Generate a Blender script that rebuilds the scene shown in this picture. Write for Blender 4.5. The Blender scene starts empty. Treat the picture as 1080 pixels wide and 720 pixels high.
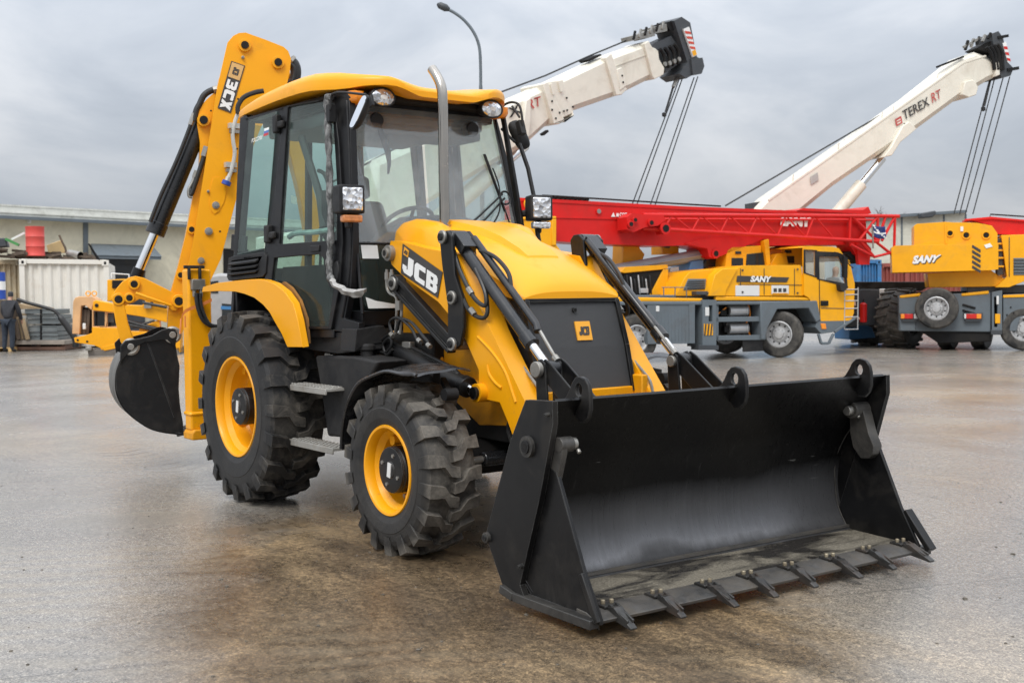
import bpy, bmesh, math, random
from mathutils import Vector, Matrix
from mathutils.geometry import tessellate_polygon
random.seed(7)
PI = math.pi
S = bpy.context.scene
COL = S.collection
V = Vector

# ------------------------------------------------------------------ camera model (measured from the place)
FPX = 1184.663
CAM = V((7.78003, -4.31318, 1.49603))
CR = V((0.59718974, 0.8020117, -0.01190129))
CU = V((-0.02645809, 0.03452633, 0.9990535))
CF = V((-0.80166351, 0.59630962, -0.04183847))
FH = V((CF.x, CF.y, 0)).normalized()
RH = V((FH.y, -FH.x, 0))

def ray(px, py):
    return CR * ((px - 540) / FPX) - CU * ((py - 360) / FPX) + CF

def on(axis, val, *pts):
    """points of the machine that lie on the plane axis = val"""
    i = 'xyz'.index(axis)
    out = []
    for p in pts:
        d = ray(*p)
        out.append(CAM + d * ((val - CAM[i]) / d[i]))
    return out

def plane(pt, nrm, off, *pts):
    """points on the plane through pt with normal nrm, moved off along the normal"""
    nrm = V(nrm).normalized(); pt = V(pt) + nrm * off
    out = []
    for p in pts:
        d = ray(*p)
        out.append(CAM + d * ((pt - CAM).dot(nrm) / d.dot(nrm)))
    return out

class Frame:
    """an upright working plane somewhere in the yard: s along it, d behind it, w up"""
    def __init__(self, px, D, psi=0.0):
        psi = math.radians(psi)
        self.s = RH * math.cos(psi) + FH * math.sin(psi)
        self.n = FH * math.cos(psi) - RH * math.sin(psi)
        r = ray(px, 360)
        r = r * (D / r.dot(FH))
        self.O = V(((CAM + r).x, (CAM + r).y, 0))
    def p(self, off, *pts):
        out = []
        for q in pts:
            d = ray(*q)
            t = (self.n.dot(self.O - CAM) + off) / self.n.dot(d)
            P = CAM + d * t - self.O
            out.append(V((P.dot(self.s), off, P.z)))
        return out
    def rot(self):
        return math.atan2(self.s.y, self.s.x)

# ------------------------------------------------------------------ mesh builder
def smooth_path(pts, k=6):
    pts = [V(p) for p in pts]
    out = []
    n = len(pts)
    for i in range(n - 1):
        p0 = pts[max(i - 1, 0)]; p1 = pts[i]; p2 = pts[i + 1]; p3 = pts[min(i + 2, n - 1)]
        for j in range(k):
            t = j / k
            out.append(0.5 * ((2 * p1) + (p2 - p0) * t + (2 * p0 - 5 * p1 + 4 * p2 - p3) * t * t + (3 * p1 - p0 - 3 * p2 + p3) * t ** 3))
    out.append(pts[-1])
    return out

def basis(a):
    a = V(a).normalized()
    r = V((0, 0, 1)) if abs(a.z) < 0.9 else V((1, 0, 0))
    u = a.cross(r).normalized()
    return a, u, a.cross(u).normalized()

class MB:
    def __init__(self):
        self.v = []; self.f = []; self.m = []; self.flat = set()
    def add(self, vs, fs, m=0):
        o = len(self.v)
        self.v += [V(v) for v in vs]
        for f in fs:
            self.f.append([o + i for i in f]); self.m.append(m)
        return self
    def box(self, c, s, m=0, rot=None):
        c = V(c); hx, hy, hz = [x / 2 for x in s]
        vs = [V((x, y, z)) for x in (-hx, hx) for y in (-hy, hy) for z in (-hz, hz)]
        if rot is not None: vs = [rot @ v for v in vs]
        return self.add([v + c for v in vs], [(0, 1, 3, 2), (4, 6, 7, 5), (0, 4, 5, 1), (2, 3, 7, 6), (0, 2, 6, 4), (1, 5, 7, 3)], m)
    def bb(self, x0, x1, y0, y1, z0, z1, m=0):
        return self.box(((x0 + x1) / 2, (y0 + y1) / 2, (z0 + z1) / 2), (abs(x1 - x0), abs(y1 - y0), abs(z1 - z0)), m)
    def beam(self, a, b, w, h, m=0, up=(0, 0, 1)):
        a = V(a); b = V(b); d = (b - a); L = d.length; d.normalize()
        s = d.cross(V(up))
        if s.length < 1e-4: s = d.cross(V((0, 1, 0)))
        s.normalize(); u = s.cross(d)
        vs = [p + s * (w / 2 * i) + u * (h / 2 * j) for p in (a, b) for i in (-1, 1) for j in (-1, 1)]
        return self.add(vs, [(0, 1, 3, 2), (4, 6, 7, 5), (0, 4, 5, 1), (2, 3, 7, 6), (0, 2, 6, 4), (1, 5, 7, 3)], m)
    def plate(self, outer, vec, holes=(), m=0):
        loops = [[V(p) for p in outer]] + [[V(p) for p in h] for h in holes]
        flat = [p for l in loops for p in l]
        n = len(flat); vec = V(vec)
        if holes:
            tris = [list(t) for t in tessellate_polygon(loops)]
        else:
            tris = [list(range(n))]
        fs = [t for t in tris] + [[i + n for i in reversed(t)] for t in tris]
        o = 0
        for l in loops:
            k = len(l)
            for i in range(k):
                a = o + i; b = o + (i + 1) % k
                fs.append([a, b, b + n, a + n])
            o += k
        return self.add(flat + [p + vec for p in flat], fs, m)
    def tube(self, pts, r, n=10, m=0, caps=True):
        pts = [V(p) for p in pts]
        k = len(pts)
        rs = r if isinstance(r, (list, tuple)) else [r] * k
        tang = []
        for i in range(k):
            a = pts[max(i - 1, 0)]; b = pts[min(i + 1, k - 1)]
            t = b - a
            tang.append(t.normalized() if t.length > 1e-9 else V((0, 0, 1)))
        _, u, w = basis(tang[0])
        vs = []
        for i in range(k):
            t = tang[i]
            u = (u - t * u.dot(t)).normalized(); w = t.cross(u)
            for j in range(n):
                a = 2 * PI * j / n
                vs.append(pts[i] + (u * math.cos(a) + w * math.sin(a)) * rs[i])
        fs = []
        for i in range(k - 1):
            for j in range(n):
                j2 = (j + 1) % n
                fs.append((i * n + j, i * n + j2, (i + 1) * n + j2, (i + 1) * n + j))
        if caps:
            fs.append(tuple(range(n - 1, -1, -1))); fs.append(tuple(range((k - 1) * n, k * n)))
        return self.add(vs, fs, m)
    def cyl(self, a, b, r, n=16, m=0, r2=None):
        return self.tube([a, b], [r, r if r2 is None else r2], n, m)
    def lathe(self, prof, O, axis, n=32, m=0, closed=False, caps=True):
        O = V(O); a, u, w = basis(axis)
        vs = []; k = len(prof)
        for (r, h) in prof:
            for j in range(n):
                t = 2 * PI * j / n
                vs.append(O + a * h + (u * math.cos(t) + w * math.sin(t)) * r)
        fs = []
        for i in range(k if closed else k - 1):
            i2 = (i + 1) % k
            for j in range(n):
                j2 = (j + 1) % n
                fs.append((i * n + j, i * n + j2, i2 * n + j2, i2 * n + j))
        if not closed and caps:
            fs.append(tuple(range(n))); fs.append(tuple(range(k * n - 1, (k - 1) * n - 1, -1)))
        return self.add(vs, fs, m)
    def grid(self, rows, m=0, close_u=False, cap=False):
        k = len(rows); n = len(rows[0])
        vs = [p for r in rows for p in r]; fs = []
        for i in range(k - 1):
            for j in range(n if close_u else n - 1):
                j2 = (j + 1) % n
                fs.append((i * n + j, i * n + j2, (i + 1) * n + j2, (i + 1) * n + j))
        if cap:
            fs.append(tuple(range(n))); fs.append(tuple(range(k * n - 1, (k - 1) * n - 1, -1)))
        return self.add(vs, fs, m)
    def mirror_y(self):
        for v in self.v: v.y = -v.y
        return self
    def build(self, name, mats, parent=None, bevel=0, seg=2, angle=38, subsurf=0):
        if not isinstance(mats, (list, tuple)): mats = [mats]
        me = bpy.data.meshes.new(name)
        me.from_pydata([tuple(v) for v in self.v], [], self.f)
        for mt in mats: me.materials.append(mt)
        me.polygons.foreach_set('material_index', self.m)
        bm = bmesh.new(); bm.from_mesh(me)
        bmesh.ops.recalc_face_normals(bm, faces=bm.faces)
        bm.to_mesh(me); bm.free()
        me.polygons.foreach_set('use_smooth', [True] * len(me.polygons))
        me.set_sharp_from_angle(angle=math.radians(angle))
        me.update()
        o = bpy.data.objects.new(name, me); COL.objects.link(o)
        if bevel:
            b = o.modifiers.new('bevel', 'BEVEL'); b.width = bevel; b.segments = seg
            b.limit_method = 'ANGLE'; b.angle_limit = math.radians(40)
        if subsurf:
            s = o.modifiers.new('sub', 'SUBSURF'); s.levels = subsurf; s.render_levels = subsurf
        if parent is not None: o.parent = parent
        return o

def tag(o, label, cat=None, group=None, kind=None):
    if label: o['label'] = label
    if cat: o['category'] = cat
    if group: o['group'] = group
    if kind: o['kind'] = kind
    return o
def thing(name, label, cat, loc=(0, 0, 0), rz=0.0, group=None):
    o = bpy.data.objects.new(name, None); COL.objects.link(o)
    o.location = loc; o.rotation_euler = (0, 0, rz); o.empty_display_size = 0.3
    return tag(o, label, cat, group)
def kids(o): return [c for c in bpy.data.objects if c.parent == o]
def copy_tree(o, parent=None):
    c = o.copy(); COL.objects.link(c)
    if parent is not None: c.parent = parent
    for ch in kids(o): copy_tree(ch, c)
    return c
def circ(c, r, axis, n=16):
    a, u, w = basis(axis)
    return [V(c) + (u * math.cos(2 * PI * i / n) + w * math.sin(2 * PI * i / n)) * r for i in range(n)]

# ------------------------------------------------------------------ lettering
GLYPH = {
 'J': [[(.5, 1), (1, 1), (1, .2), (.82, 0), (.18, 0), (0, .18), (0, .42), (.38, .42), (.38, .27), (.5, .27)]],
 'C': [[(1, 1), (.16, 1), (0, .84), (0, .16), (.16, 0), (1, 0), (1, .27), (.46, .27), (.42, .31), (.42, .69), (.46, .73), (1, .73)]],
 'B': [[(0, 0), (.84, 0), (1, .15), (1, .4), (.9, .5), (1, .6), (1, .85), (.84, 1), (0, 1)], [(.38, .21), (.62, .21), (.62, .4), (.38, .4)], [(.38, .6), (.62, .6), (.62, .79), (.38, .79)]],
 '3': [[(0, 1), (.84, 1), (1, .85), (1, .6), (.9, .5), (1, .4), (1, .15), (.84, 0), (0, 0), (0, .25), (.6, .25), (.6, .4), (.2, .4), (.2, .6), (.6, .6), (.6, .75), (0, .75)]],
 'X': [[(0, 1), (.4, 1), (.5, .78), (.6, 1), (1, 1), (.72, .5), (1, 0), (.6, 0), (.5, .22), (.4, 0), (0, 0), (.28, .5)]],
}
def bilin(q, u, v):
    """q = lower left, lower right, upper right, upper left"""
    return (V(q[0]) * (1 - u) + V(q[1]) * u) * (1 - v) + (V(q[3]) * (1 - u) + V(q[2]) * u) * v
def block_text(mb, word, q, vec, m=0, gap=.12):
    n = len(word); w = 1.0 / (n + (n - 1) * gap)
    for i, ch in enumerate(word):
        x0 = i * w * (1 + gap)
        loops = [[bilin(q, x0 + a * w, b) for a, b in l] for l in GLYPH[ch]]
        mb.plate(loops[0], vec, loops[1:], m)
_tc = {}
def font_mesh(word, bold=.02, shear=0.0):
    k = (word, bold, shear)
    if k in _tc: return _tc[k]
    c = bpy.data.curves.new('lettering', 'FONT'); c.body = word; c.offset = bold; c.resolution_u = 3; c.shear = shear
    o = bpy.data.objects.new('lettering', c); COL.objects.link(o)
    dg = bpy.context.evaluated_depsgraph_get(); dg.update()
    me = bpy.data.meshes.new_from_object(o.evaluated_get(dg))
    vs = [v.co.copy() for v in me.vertices]; fs = [list(p.vertices) for p in me.polygons]
    bpy.data.objects.remove(o); bpy.data.curves.remove(c); bpy.data.meshes.remove(me)
    x0 = min(v.x for v in vs); x1 = max(v.x for v in vs); y0 = min(v.y for v in vs); y1 = max(v.y for v in vs)
    _tc[k] = ([((v.x - x0) / (x1 - x0), (v.y - y0) / (y1 - y0)) for v in vs], fs)
    return _tc[k]
def font_text(mb, word, q, m=0, bold=.02, shear=0.0):
    vs, fs = font_mesh(word, bold, shear)
    return mb.add([bilin(q, a, b) for a, b in vs], fs, m)

# ------------------------------------------------------------------ materials
def srgb(r, g, b):
    f = lambda c: (c / 255 / 12.92) if c / 255 <= .04045 else ((c / 255 + .055) / 1.055) ** 2.4
    return (f(r), f(g), f(b), 1)
def newmat(name):
    m = bpy.data.materials.new(name); m.use_nodes = True
    nt = m.node_tree; nt.nodes.clear()
    out = nt.nodes.new('ShaderNodeOutputMaterial')
    return m, nt, out
def N(nt, t, **kw):
    n = nt.nodes.new(t)
    for k, v in kw.items():
        if hasattr(n, k): setattr(n, k, v)
        else: n.inputs[k].default_value = v
    return n
def L(nt, a, b): nt.links.new(a, b)
def ramp(nt, fac, stops):
    r = nt.nodes.new('ShaderNodeValToRGB')
    e = r.color_ramp.elements
    while len(e) < len(stops): e.new(.5)
    for i, (p, c) in enumerate(stops):
        e[i].position = p; e[i].color = c if len(c) == 4 else (*c, 1)
    L(nt, fac, r.inputs[0])
    return r.outputs[0]
def noise(nt, scale, detail=4, rough=.55, vec=None, dist=0.0):
    n = N(nt, 'ShaderNodeTexNoise'); n.inputs['Scale'].default_value = scale
    n.inputs['Detail'].default_value = detail; n.inputs['Roughness'].default_value = rough; n.inputs['Distortion'].default_value = dist
    if vec is not None: L(nt, vec, n.inputs['Vector'])
    return n.outputs[0]
def mixc(nt, fac, a, b, mode='MIX'):
    m = nt.nodes.new('ShaderNodeMix'); m.data_type = 'RGBA'; m.blend_type = mode
    for s, x in ((m.inputs[0], fac), (m.inputs[6], a), (m.inputs[7], b)):
        if hasattr(x, 'links') or hasattr(x, 'is_linked'): L(nt, x, s)
        else: s.default_value = x
    return m.outputs[2]
def math_n(nt, op, a, b=0.0, c=0.0, clamp=False):
    m = nt.nodes.new('ShaderNodeMath'); m.operation = op; m.use_clamp = clamp
    for s, x in zip(m.inputs, (a, b, c)):
        if hasattr(x, 'is_linked'): L(nt, x, s)
        else: s.default_value = x
    return m.outputs[0]

def edge_mask(nt, radius, lo=.985, hi=.90):
    """1 on the sharp edges of a part, where handling rubs paint or rubber"""
    bv = N(nt, 'ShaderNodeBevel'); bv.samples = 4; bv.inputs['Radius'].default_value = radius
    ge = N(nt, 'ShaderNodeNewGeometry')
    d = N(nt, 'ShaderNodeVectorMath', operation='DOT_PRODUCT'); L(nt, bv.outputs[0], d.inputs[0]); L(nt, ge.outputs['Normal'], d.inputs[1])
    return math_n(nt, 'DIVIDE', math_n(nt, 'SUBTRACT', lo, d.outputs['Value']), lo - hi, clamp=True)

def paint(name, col, rough=.4, metal=0.0, var=.12, scale=3.0, dirt=None, dirt_amt=.3, dirt_scale=2.2, bump=0.0, bump_scale=60, coat=0.0, rvar=.12, stretch=None, spec=.5, splash=0.0, edge=None):
    """painted or bare surface: slow tone variation, blotchy dirt with its own shape, roughness breakup"""
    m, nt, out = newmat(name)
    b = N(nt, 'ShaderNodeBsdfPrincipled')
    tc = N(nt, 'ShaderNodeTexCoord'); vec = tc.outputs['Object']
    if stretch:
        mp = N(nt, 'ShaderNodeMapping'); mp.inputs['Scale'].default_value = stretch; L(nt, vec, mp.inputs[0]); vec2 = mp.outputs[0]
    else: vec2 = vec
    n1 = noise(nt, scale, 5, .6, vec2)
    lo = tuple(max(0, c * (1 - var)) for c in col[:3]) + (1,); hi = tuple(c * (1 + var) for c in col[:3]) + (1,)
    c = ramp(nt, n1, [(.3, lo), (.7, hi)])
    n2 = noise(nt, dirt_scale, 8, .68, vec2, .6)
    dm = ramp(nt, n2, [(.62 - dirt_amt * .5, (0, 0, 0)), (.78 - dirt_amt * .2, (1, 1, 1))])
    if dirt is not None:
        f = math_n(nt, 'MULTIPLY', dm, min(1, .25 + dirt_amt))
        c = mixc(nt, f, c, dirt)
    if splash:        # dried mud specks low down and small chips and scuffs anywhere
        sz = N(nt, 'ShaderNodeSeparateXYZ'); L(nt, vec, sz.inputs[0])
        low = ramp(nt, math_n(nt, 'MULTIPLY', sz.outputs[2], .5), [(.22, (1, 1, 1)), (.62, (0, 0, 0))])
        spk = math_n(nt, 'MULTIPLY', ramp(nt, noise(nt, 26, 6, .75, vec, .3), [(.55, (0, 0, 0)), (.68, (1, 1, 1))]), ramp(nt, noise(nt, 3.5, 5, .65, vec), [(.42, (0, 0, 0)), (.66, (1, 1, 1))]))
        c = mixc(nt, math_n(nt, 'MULTIPLY', math_n(nt, 'MULTIPLY', spk, low), splash), c, (.16, .115, .065, 1))
        mpx = N(nt, 'ShaderNodeMapping'); mpx.inputs['Rotation'].default_value = (.5, .9, .3); mpx.inputs['Scale'].default_value = (6, 60, 60); L(nt, vec, mpx.inputs[0])
        scf = math_n(nt, 'MULTIPLY', ramp(nt, noise(nt, 1.0, 3, .6, mpx.outputs[0]), [(.70, (0, 0, 0)), (.74, (1, 1, 1))]), ramp(nt, noise(nt, 2.3, 4, .6, vec), [(.54, (0, 0, 0)), (.64, (1, 1, 1))]))
        c = mixc(nt, math_n(nt, 'MULTIPLY', scf, .5), c, (.30, .13, .03, 1))
    if edge:
        em = math_n(nt, 'MULTIPLY', edge_mask(nt, edge[1]), ramp(nt, noise(nt, 7, 6, .7, vec), [(.36, (.1, .1, .1)), (.6, (1, 1, 1))]))
        c = mixc(nt, math_n(nt, 'MULTIPLY', em, edge[2]), c, edge[0])
    L(nt, c, b.inputs['Base Color'])
    r = ramp(nt, noise(nt, scale * 4, 6, .65, vec2), [(.25, (max(.03, rough - rvar),) * 3), (.75, (min(1, rough + rvar),) * 3)])
    if dirt is not None:
        r = mixc(nt, dm, r, (min(1, rough + .3),) * 3 + (1,)) if dirt_amt > 0 else r
    L(nt, r, b.inputs['Roughness'])
    b.inputs['Metallic'].default_value = metal; b.inputs['Specular IOR Level'].default_value = spec
    b.inputs['Coat Weight'].default_value = coat; b.inputs['Coat Roughness'].default_value = .12
    if bump:
        bp = N(nt, 'ShaderNodeBump'); bp.inputs['Strength'].default_value = bump; bp.inputs['Distance'].default_value = .01
        L(nt, noise(nt, bump_scale, 4, .6, vec), bp.inputs['Height']); L(nt, bp.outputs[0], b.inputs['Normal'])
    L(nt, b.outputs[0], out.inputs[0])
    return m

def glass_mat(name, tint, refl=.5, dirt=.05, film=(.6, .65, .62, 1)):
    """thin pane: tinted see-through, sky reflections that grow to grazing angles, a pale film: dust, plus sky sheen painted on the windscreen"""
    m, nt, out = newmat(name)
    tr = N(nt, 'ShaderNodeBsdfTransparent'); tr.inputs[0].default_value = tint
    gl = N(nt, 'ShaderNodeBsdfGlossy'); gl.inputs['Roughness'].default_value = .02
    lw = N(nt, 'ShaderNodeLayerWeight'); lw.inputs[0].default_value = .5
    f = math_n(nt, 'MULTIPLY', math_n(nt, 'MULTIPLY_ADD', math_n(nt, 'POWER', lw.outputs['Facing'], 5.0), .95, .04), refl * 2, clamp=True)
    mx = N(nt, 'ShaderNodeMixShader'); L(nt, f, mx.inputs[0]); L(nt, tr.outputs[0], mx.inputs[1]); L(nt, gl.outputs[0], mx.inputs[2])
    df = N(nt, 'ShaderNodeBsdfDiffuse'); df.inputs[0].default_value = film
    tc = N(nt, 'ShaderNodeTexCoord')
    d = ramp(nt, noise(nt, 4, 6, .65, tc.outputs['Object'], .5), [(.35, (dirt * .3,) * 3), (.75, (dirt,) * 3)])
    m2 = N(nt, 'ShaderNodeMixShader'); L(nt, d, m2.inputs[0]); L(nt, mx.outputs[0], m2.inputs[1]); L(nt, df.outputs[0], m2.inputs[2])
    L(nt, m2.outputs[0], out.inputs[0])
    return m

YEL = paint('yellow_paint', (.84, .362, .004, 1), .36, var=.05, scale=1.4, dirt=(.38, .19, .03, 1), dirt_amt=.12, coat=.08, rvar=.07, spec=.32, splash=.55)
YELD = paint('yellow_frame_paint', (.76, .32, .003, 1), .45, spec=.3, splash=.8, var=.08, scale=2, dirt=(.22, .12, .05, 1), dirt_amt=.34, dirt_scale=2.8, rvar=.1)
YELB = paint('crane_yellow_paint', (.84, .385, .006, 1), .42, var=.05, dirt=(.45, .24, .05, 1), dirt_amt=.18, spec=.35)
BLK = paint('black_paint', (.006, .006, .0064, 1), .38, edge=((.13, .13, .125, 1), .006, .8), spec=.28, var=.25, dirt=(.045, .04, .034, 1), dirt_amt=.28, dirt_scale=3.2, rvar=.12)
BLKM = paint('black_plastic', (.009, .009, .0098, 1), .5, spec=.32, var=.2, dirt=(.055, .052, .048, 1), dirt_amt=.35, bump=.15, bump_scale=180)
FRM = paint('cab_frame_black', (.006, .006, .0068, 1), .38, spec=.3, var=.2, dirt=(.05, .047, .043, 1), dirt_amt=.22, dirt_scale=4)
GREYB = paint('grey_black_ram', (.014, .0145, .016, 1), .27, var=.15, dirt=(.06, .055, .05, 1), dirt_amt=.2)
CHR = paint('chrome', (.72, .72, .72, 1), .12, 1.0, var=.03, rvar=.05)
STEEL = paint('zinc_steel', (.33, .32, .295, 1), .42, .8, var=.15, dirt=(.18, .15, .11, 1), dirt_amt=.3, dirt_scale=9)
STAIN = paint('exhaust_steel', (.40, .37, .33, 1), .17, 1.0, var=.08, scale=3, dirt=(.26, .20, .15, 1), dirt_amt=.12, dirt_scale=1.2, rvar=.04)
def tyre_mat(name, r0, r1, amt, dust, ax='XZ'):
    m, nt, out = newmat(name)
    b = N(nt, 'ShaderNodeBsdfPrincipled'); tc = N(nt, 'ShaderNodeTexCoord'); vec = tc.outputs['Object']
    sp = N(nt, 'ShaderNodeSeparateXYZ'); L(nt, vec, sp.inputs[0])
    r = math_n(nt, 'SQRT', math_n(nt, 'ADD', math_n(nt, 'MULTIPLY', sp.outputs[0], sp.outputs[0]), math_n(nt, 'MULTIPLY', sp.outputs[2], sp.outputs[2])))
    tread = ramp(nt, math_n(nt, 'DIVIDE', math_n(nt, 'SUBTRACT', r, r0), r1 - r0, clamp=True), [(0, (.12, .12, .12)), (.6, (.85, .85, .85)), (1, (1, 1, 1))])
    n1 = noise(nt, 5, 8, .7, vec, .6); n2 = noise(nt, 60, 4, .7, vec)
    d = ramp(nt, n1, [(.62 - .35 * amt, (0, 0, 0)), (.80 - .25 * amt, (1, 1, 1))])
    d2 = math_n(nt, 'MULTIPLY', math_n(nt, 'MULTIPLY', d, tread), math_n(nt, 'MULTIPLY_ADD', n2, .9, .35), clamp=True)
    c = mixc(nt, d2, ramp(nt, n1, [(.3, (.010, .010, .0105)), (.7, (.018, .0175, .017))]), dust)
    em = math_n(nt, 'MULTIPLY', math_n(nt, 'MULTIPLY', edge_mask(nt, .007), tread), ramp(nt, n1, [(.34, (.15, .15, .15)), (.6, (1, 1, 1))]))
    c = mixc(nt, math_n(nt, 'MULTIPLY', em, .75), c, dust)
    L(nt, c, b.inputs['Base Color']); L(nt, mixc(nt, d2, (.52, .52, .52, 1), (.9, .9, .9, 1)), b.inputs['Roughness'])
    b.inputs['Specular IOR Level'].default_value = .4
    bp = N(nt, 'ShaderNodeBump'); bp.inputs['Strength'].default_value = .3; bp.inputs['Distance'].default_value = .008; L(nt, n2, bp.inputs['Height']); L(nt, bp.outputs[0], b.inputs['Normal'])
    L(nt, b.outputs[0], out.inputs[0]); return m
RUB = tyre_mat('tyre_rubber', .60, .695, .45, (.13, .115, .095, 1))
RUBD = tyre_mat('dusty_tyre_rubber', .43, .50, .85, (.17, .152, .127, 1))
RUBT = tyre_mat('truck_tyre_rubber', .2, .5, .75, (.12, .11, .095, 1))
HOSE = paint('hose_rubber', (.014, .014, .014, 1), .5, var=.2)
GREY = paint('light_grey_step', (.27, .262, .24, 1), .6, var=.15, dirt=(.16, .13, .1, 1), dirt_amt=.45, dirt_scale=7, bump=.3, bump_scale=70)
WHITE = paint('white_lettering', (.78, .78, .76, 1), .4, var=.04)
LABEL = paint('white_sticker', (.66, .66, .64, 1), .5, var=.05)
DECB = paint('decal_dark', (.045, .042, .04, 1), .4, var=.1)
ORANGE = paint('amber_plastic', (.85, .26, .01, 1), .2, var=.08, coat=.6)
EMB = paint('emblem_orange', (.80, .36, .02, 1), .4, var=.04)
FOAM = paint('grey_foil_wrap', (.36, .36, .35, 1), .4, var=.6, scale=50, dirt=(.03, .03, .03, 1), dirt_amt=.75, dirt_scale=24, bump=.8, bump_scale=70, stretch=(1, 1, .45))
FILM = paint('torn_white_film', (.40, .39, .37, 1), .35, var=.3, scale=20, dirt=(.2, .19, .18, 1), dirt_amt=.4, dirt_scale=15, bump=.6, bump_scale=40)
SEATM = paint('seat_fabric', (.03, .034, .035, 1), .9, var=.25, scale=30, bump=.3, bump_scale=300)
INT = paint('cab_interior_plastic', (.055, .058, .06, 1), .65, var=.15)
LINER = paint('cab_headliner', (.16, .17, .175, 1), .8, var=.1)
GLASS = glass_mat('cab_glass', (.80, .895, .865, 1), .42, .05)
GLASSW = glass_mat('windscreen_glass', (.95, .975, .97, 1), .9, .24, (.56, .59, .60, 1))  # strong grey film paints the reflected sky onto the pane
GLASSD = glass_mat('dusty_lower_glass', (.70, .80, .76, 1), .3, .16, (.14, .16, .15, 1))
MIRR = paint('mirror_glass', (.85, .86, .88, 1), .03, 1.0, var=.01, rvar=.01)
LENS, nt, out = newmat('lamp_reflector')
b = N(nt, 'ShaderNodeBsdfPrincipled'); tc = N(nt, 'ShaderNodeTexCoord')
vo = N(nt, 'ShaderNodeTexVoronoi'); vo.inputs['Scale'].default_value = 34; L(nt, tc.outputs['Object'], vo.inputs['Vector'])
L(nt, ramp(nt, vo.outputs['Color'], [(.1, (.30, .30, .31)), (.55, (.70, .71, .73)), (.9, (.95, .95, .95))]), b.inputs['Base Color'])
b.inputs['Metallic'].default_value = .75; b.inputs['Roughness'].default_value = .12; b.inputs['Coat Weight'].default_value = .6; b.inputs['Coat Roughness'].default_value = .02
bp = N(nt, 'ShaderNodeBump'); bp.inputs['Strength'].default_value = .7; bp.inputs['Distance'].default_value = .01; L(nt, vo.outputs['Distance'], bp.inputs['Height']); L(nt, bp.outputs[0], b.inputs['Normal']); L(nt, b.outputs[0], out.inputs[0])
MUDG = paint('mudguard_plastic', (.010, .010, .011, 1), .24, var=.2, dirt=(.10, .10, .105, 1), dirt_amt=.3, dirt_scale=3, bump=.2, bump_scale=14)
RED = paint('crane_red_paint', (.60, .013, .011, 1), .42, var=.06, dirt=(.36, .03, .02, 1), dirt_amt=.2, coat=.05, spec=.3)
CREAM = paint('cream_boom_paint', (.74, .70, .60, 1), .42, var=.05, dirt=(.42, .36, .27, 1), dirt_amt=.22, dirt_scale=1.2)
GRC = paint('chassis_grey_paint', (.115, .138, .155, 1), .45, var=.08, dirt=(.1, .1, .1, 1), dirt_amt=.25)
GRD = paint('dark_grey_paint', (.045, .05, .056, 1), .5, var=.12, dirt=(.1, .095, .09, 1), dirt_amt=.25)
DARK = paint('dark_iron', (.007, .007, .0075, 1), .7, spec=.3, var=.3, scale=9, dirt=(.03, .027, .023, 1), dirt_amt=.4)  # near-black iron, slightly varied tone, lighter dirt blotches
RIMW = paint('silver_wheel', (.52, .52, .52, 1), .4, .5, var=.1, dirt=(.2, .19, .17, 1), dirt_amt=.3)
WIN = paint('truck_window', (.02, .024, .026, 1), .06, var=.1, rvar=.02)
LENSR = paint('red_tail_lens', (.55, .02, .015, 1), .2, var=.05)
# =================================================================== THE BACKHOE LOADER  (x forward, y to its left, z up)
M = thing('backhoe_loader', 'large yellow backhoe loader with black front bucket, glazed cab and raised rear arm', 'backhoe loader')
def yflip(pts, sg):
    return [V((p.x, -p.y if sg > 0 else p.y, p.z)) for p in pts]

# ---------------- wheels
def tyre_mesh(R, W, rim, nlug, lugh, wl, seed=0):
    """tyre round the y axis, centre at the origin"""
    rnd = random.Random(seed)
    mb = MB(); c = R - lugh; h = W / 2
    half = [(rim, -.40 * W), (rim + .012, -.445 * W), (rim + .05, -.485 * W), (rim + (c - rim) * .42, -.505 * W), (rim + (c - rim) * .5, -.508 * W), (rim + (c - rim) * .52, -.50 * W),
            (rim + (c - rim) * .72, -.49 * W), (c - .035, -.465 * W), (c - .012, -.42 * W), (c - .003, -.3 * W), (c, -.12 * W), (c, 0)]
    prof = half + [(r, -y) for r, y in reversed(half[:-1])]
    mb.lathe(prof, (0, 0, 0), (0, 1, 0), 96, 0, caps=False)
    # chunky lugs, one row each side, meeting near the centre line
    for s in (-1, 1):
        for k in range(nlug):
            a0 = 2 * PI * (k + (.5 if s > 0 else 0)) / nlug + rnd.uniform(-.006, .006)
            st = []
            #   t along lug: y fraction, angle, base r, top r, half width (m)
            for (yf, da, rb, rt, hw) in ((-.05, .00, c - .01, R, wl * .44), (.115, .022, c - .01, R, wl * .46), (.225, .120, c - .012, R - .001, wl * .46), (.485, .138, c - .05, R - .014, wl * .58), (.512, .14, c - .085, c - .045, wl * .54)):
                st.append((s * yf * W, a0 - da * (.7 / R) ** .35, rb, rt, hw / R))
            rows = []
            for (y, a, rb, rt, hw) in st:
                hb = hw * 1.06
                rows.append([V((math.sin(b) * r, y, math.cos(b) * r)) for b, r in ((a - hb, rb), (a - hw, rt), (a + hw, rt), (a + hb, rb))])
            mb.grid(rows, 0, close_u=True, cap=True)
    return mb
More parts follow.
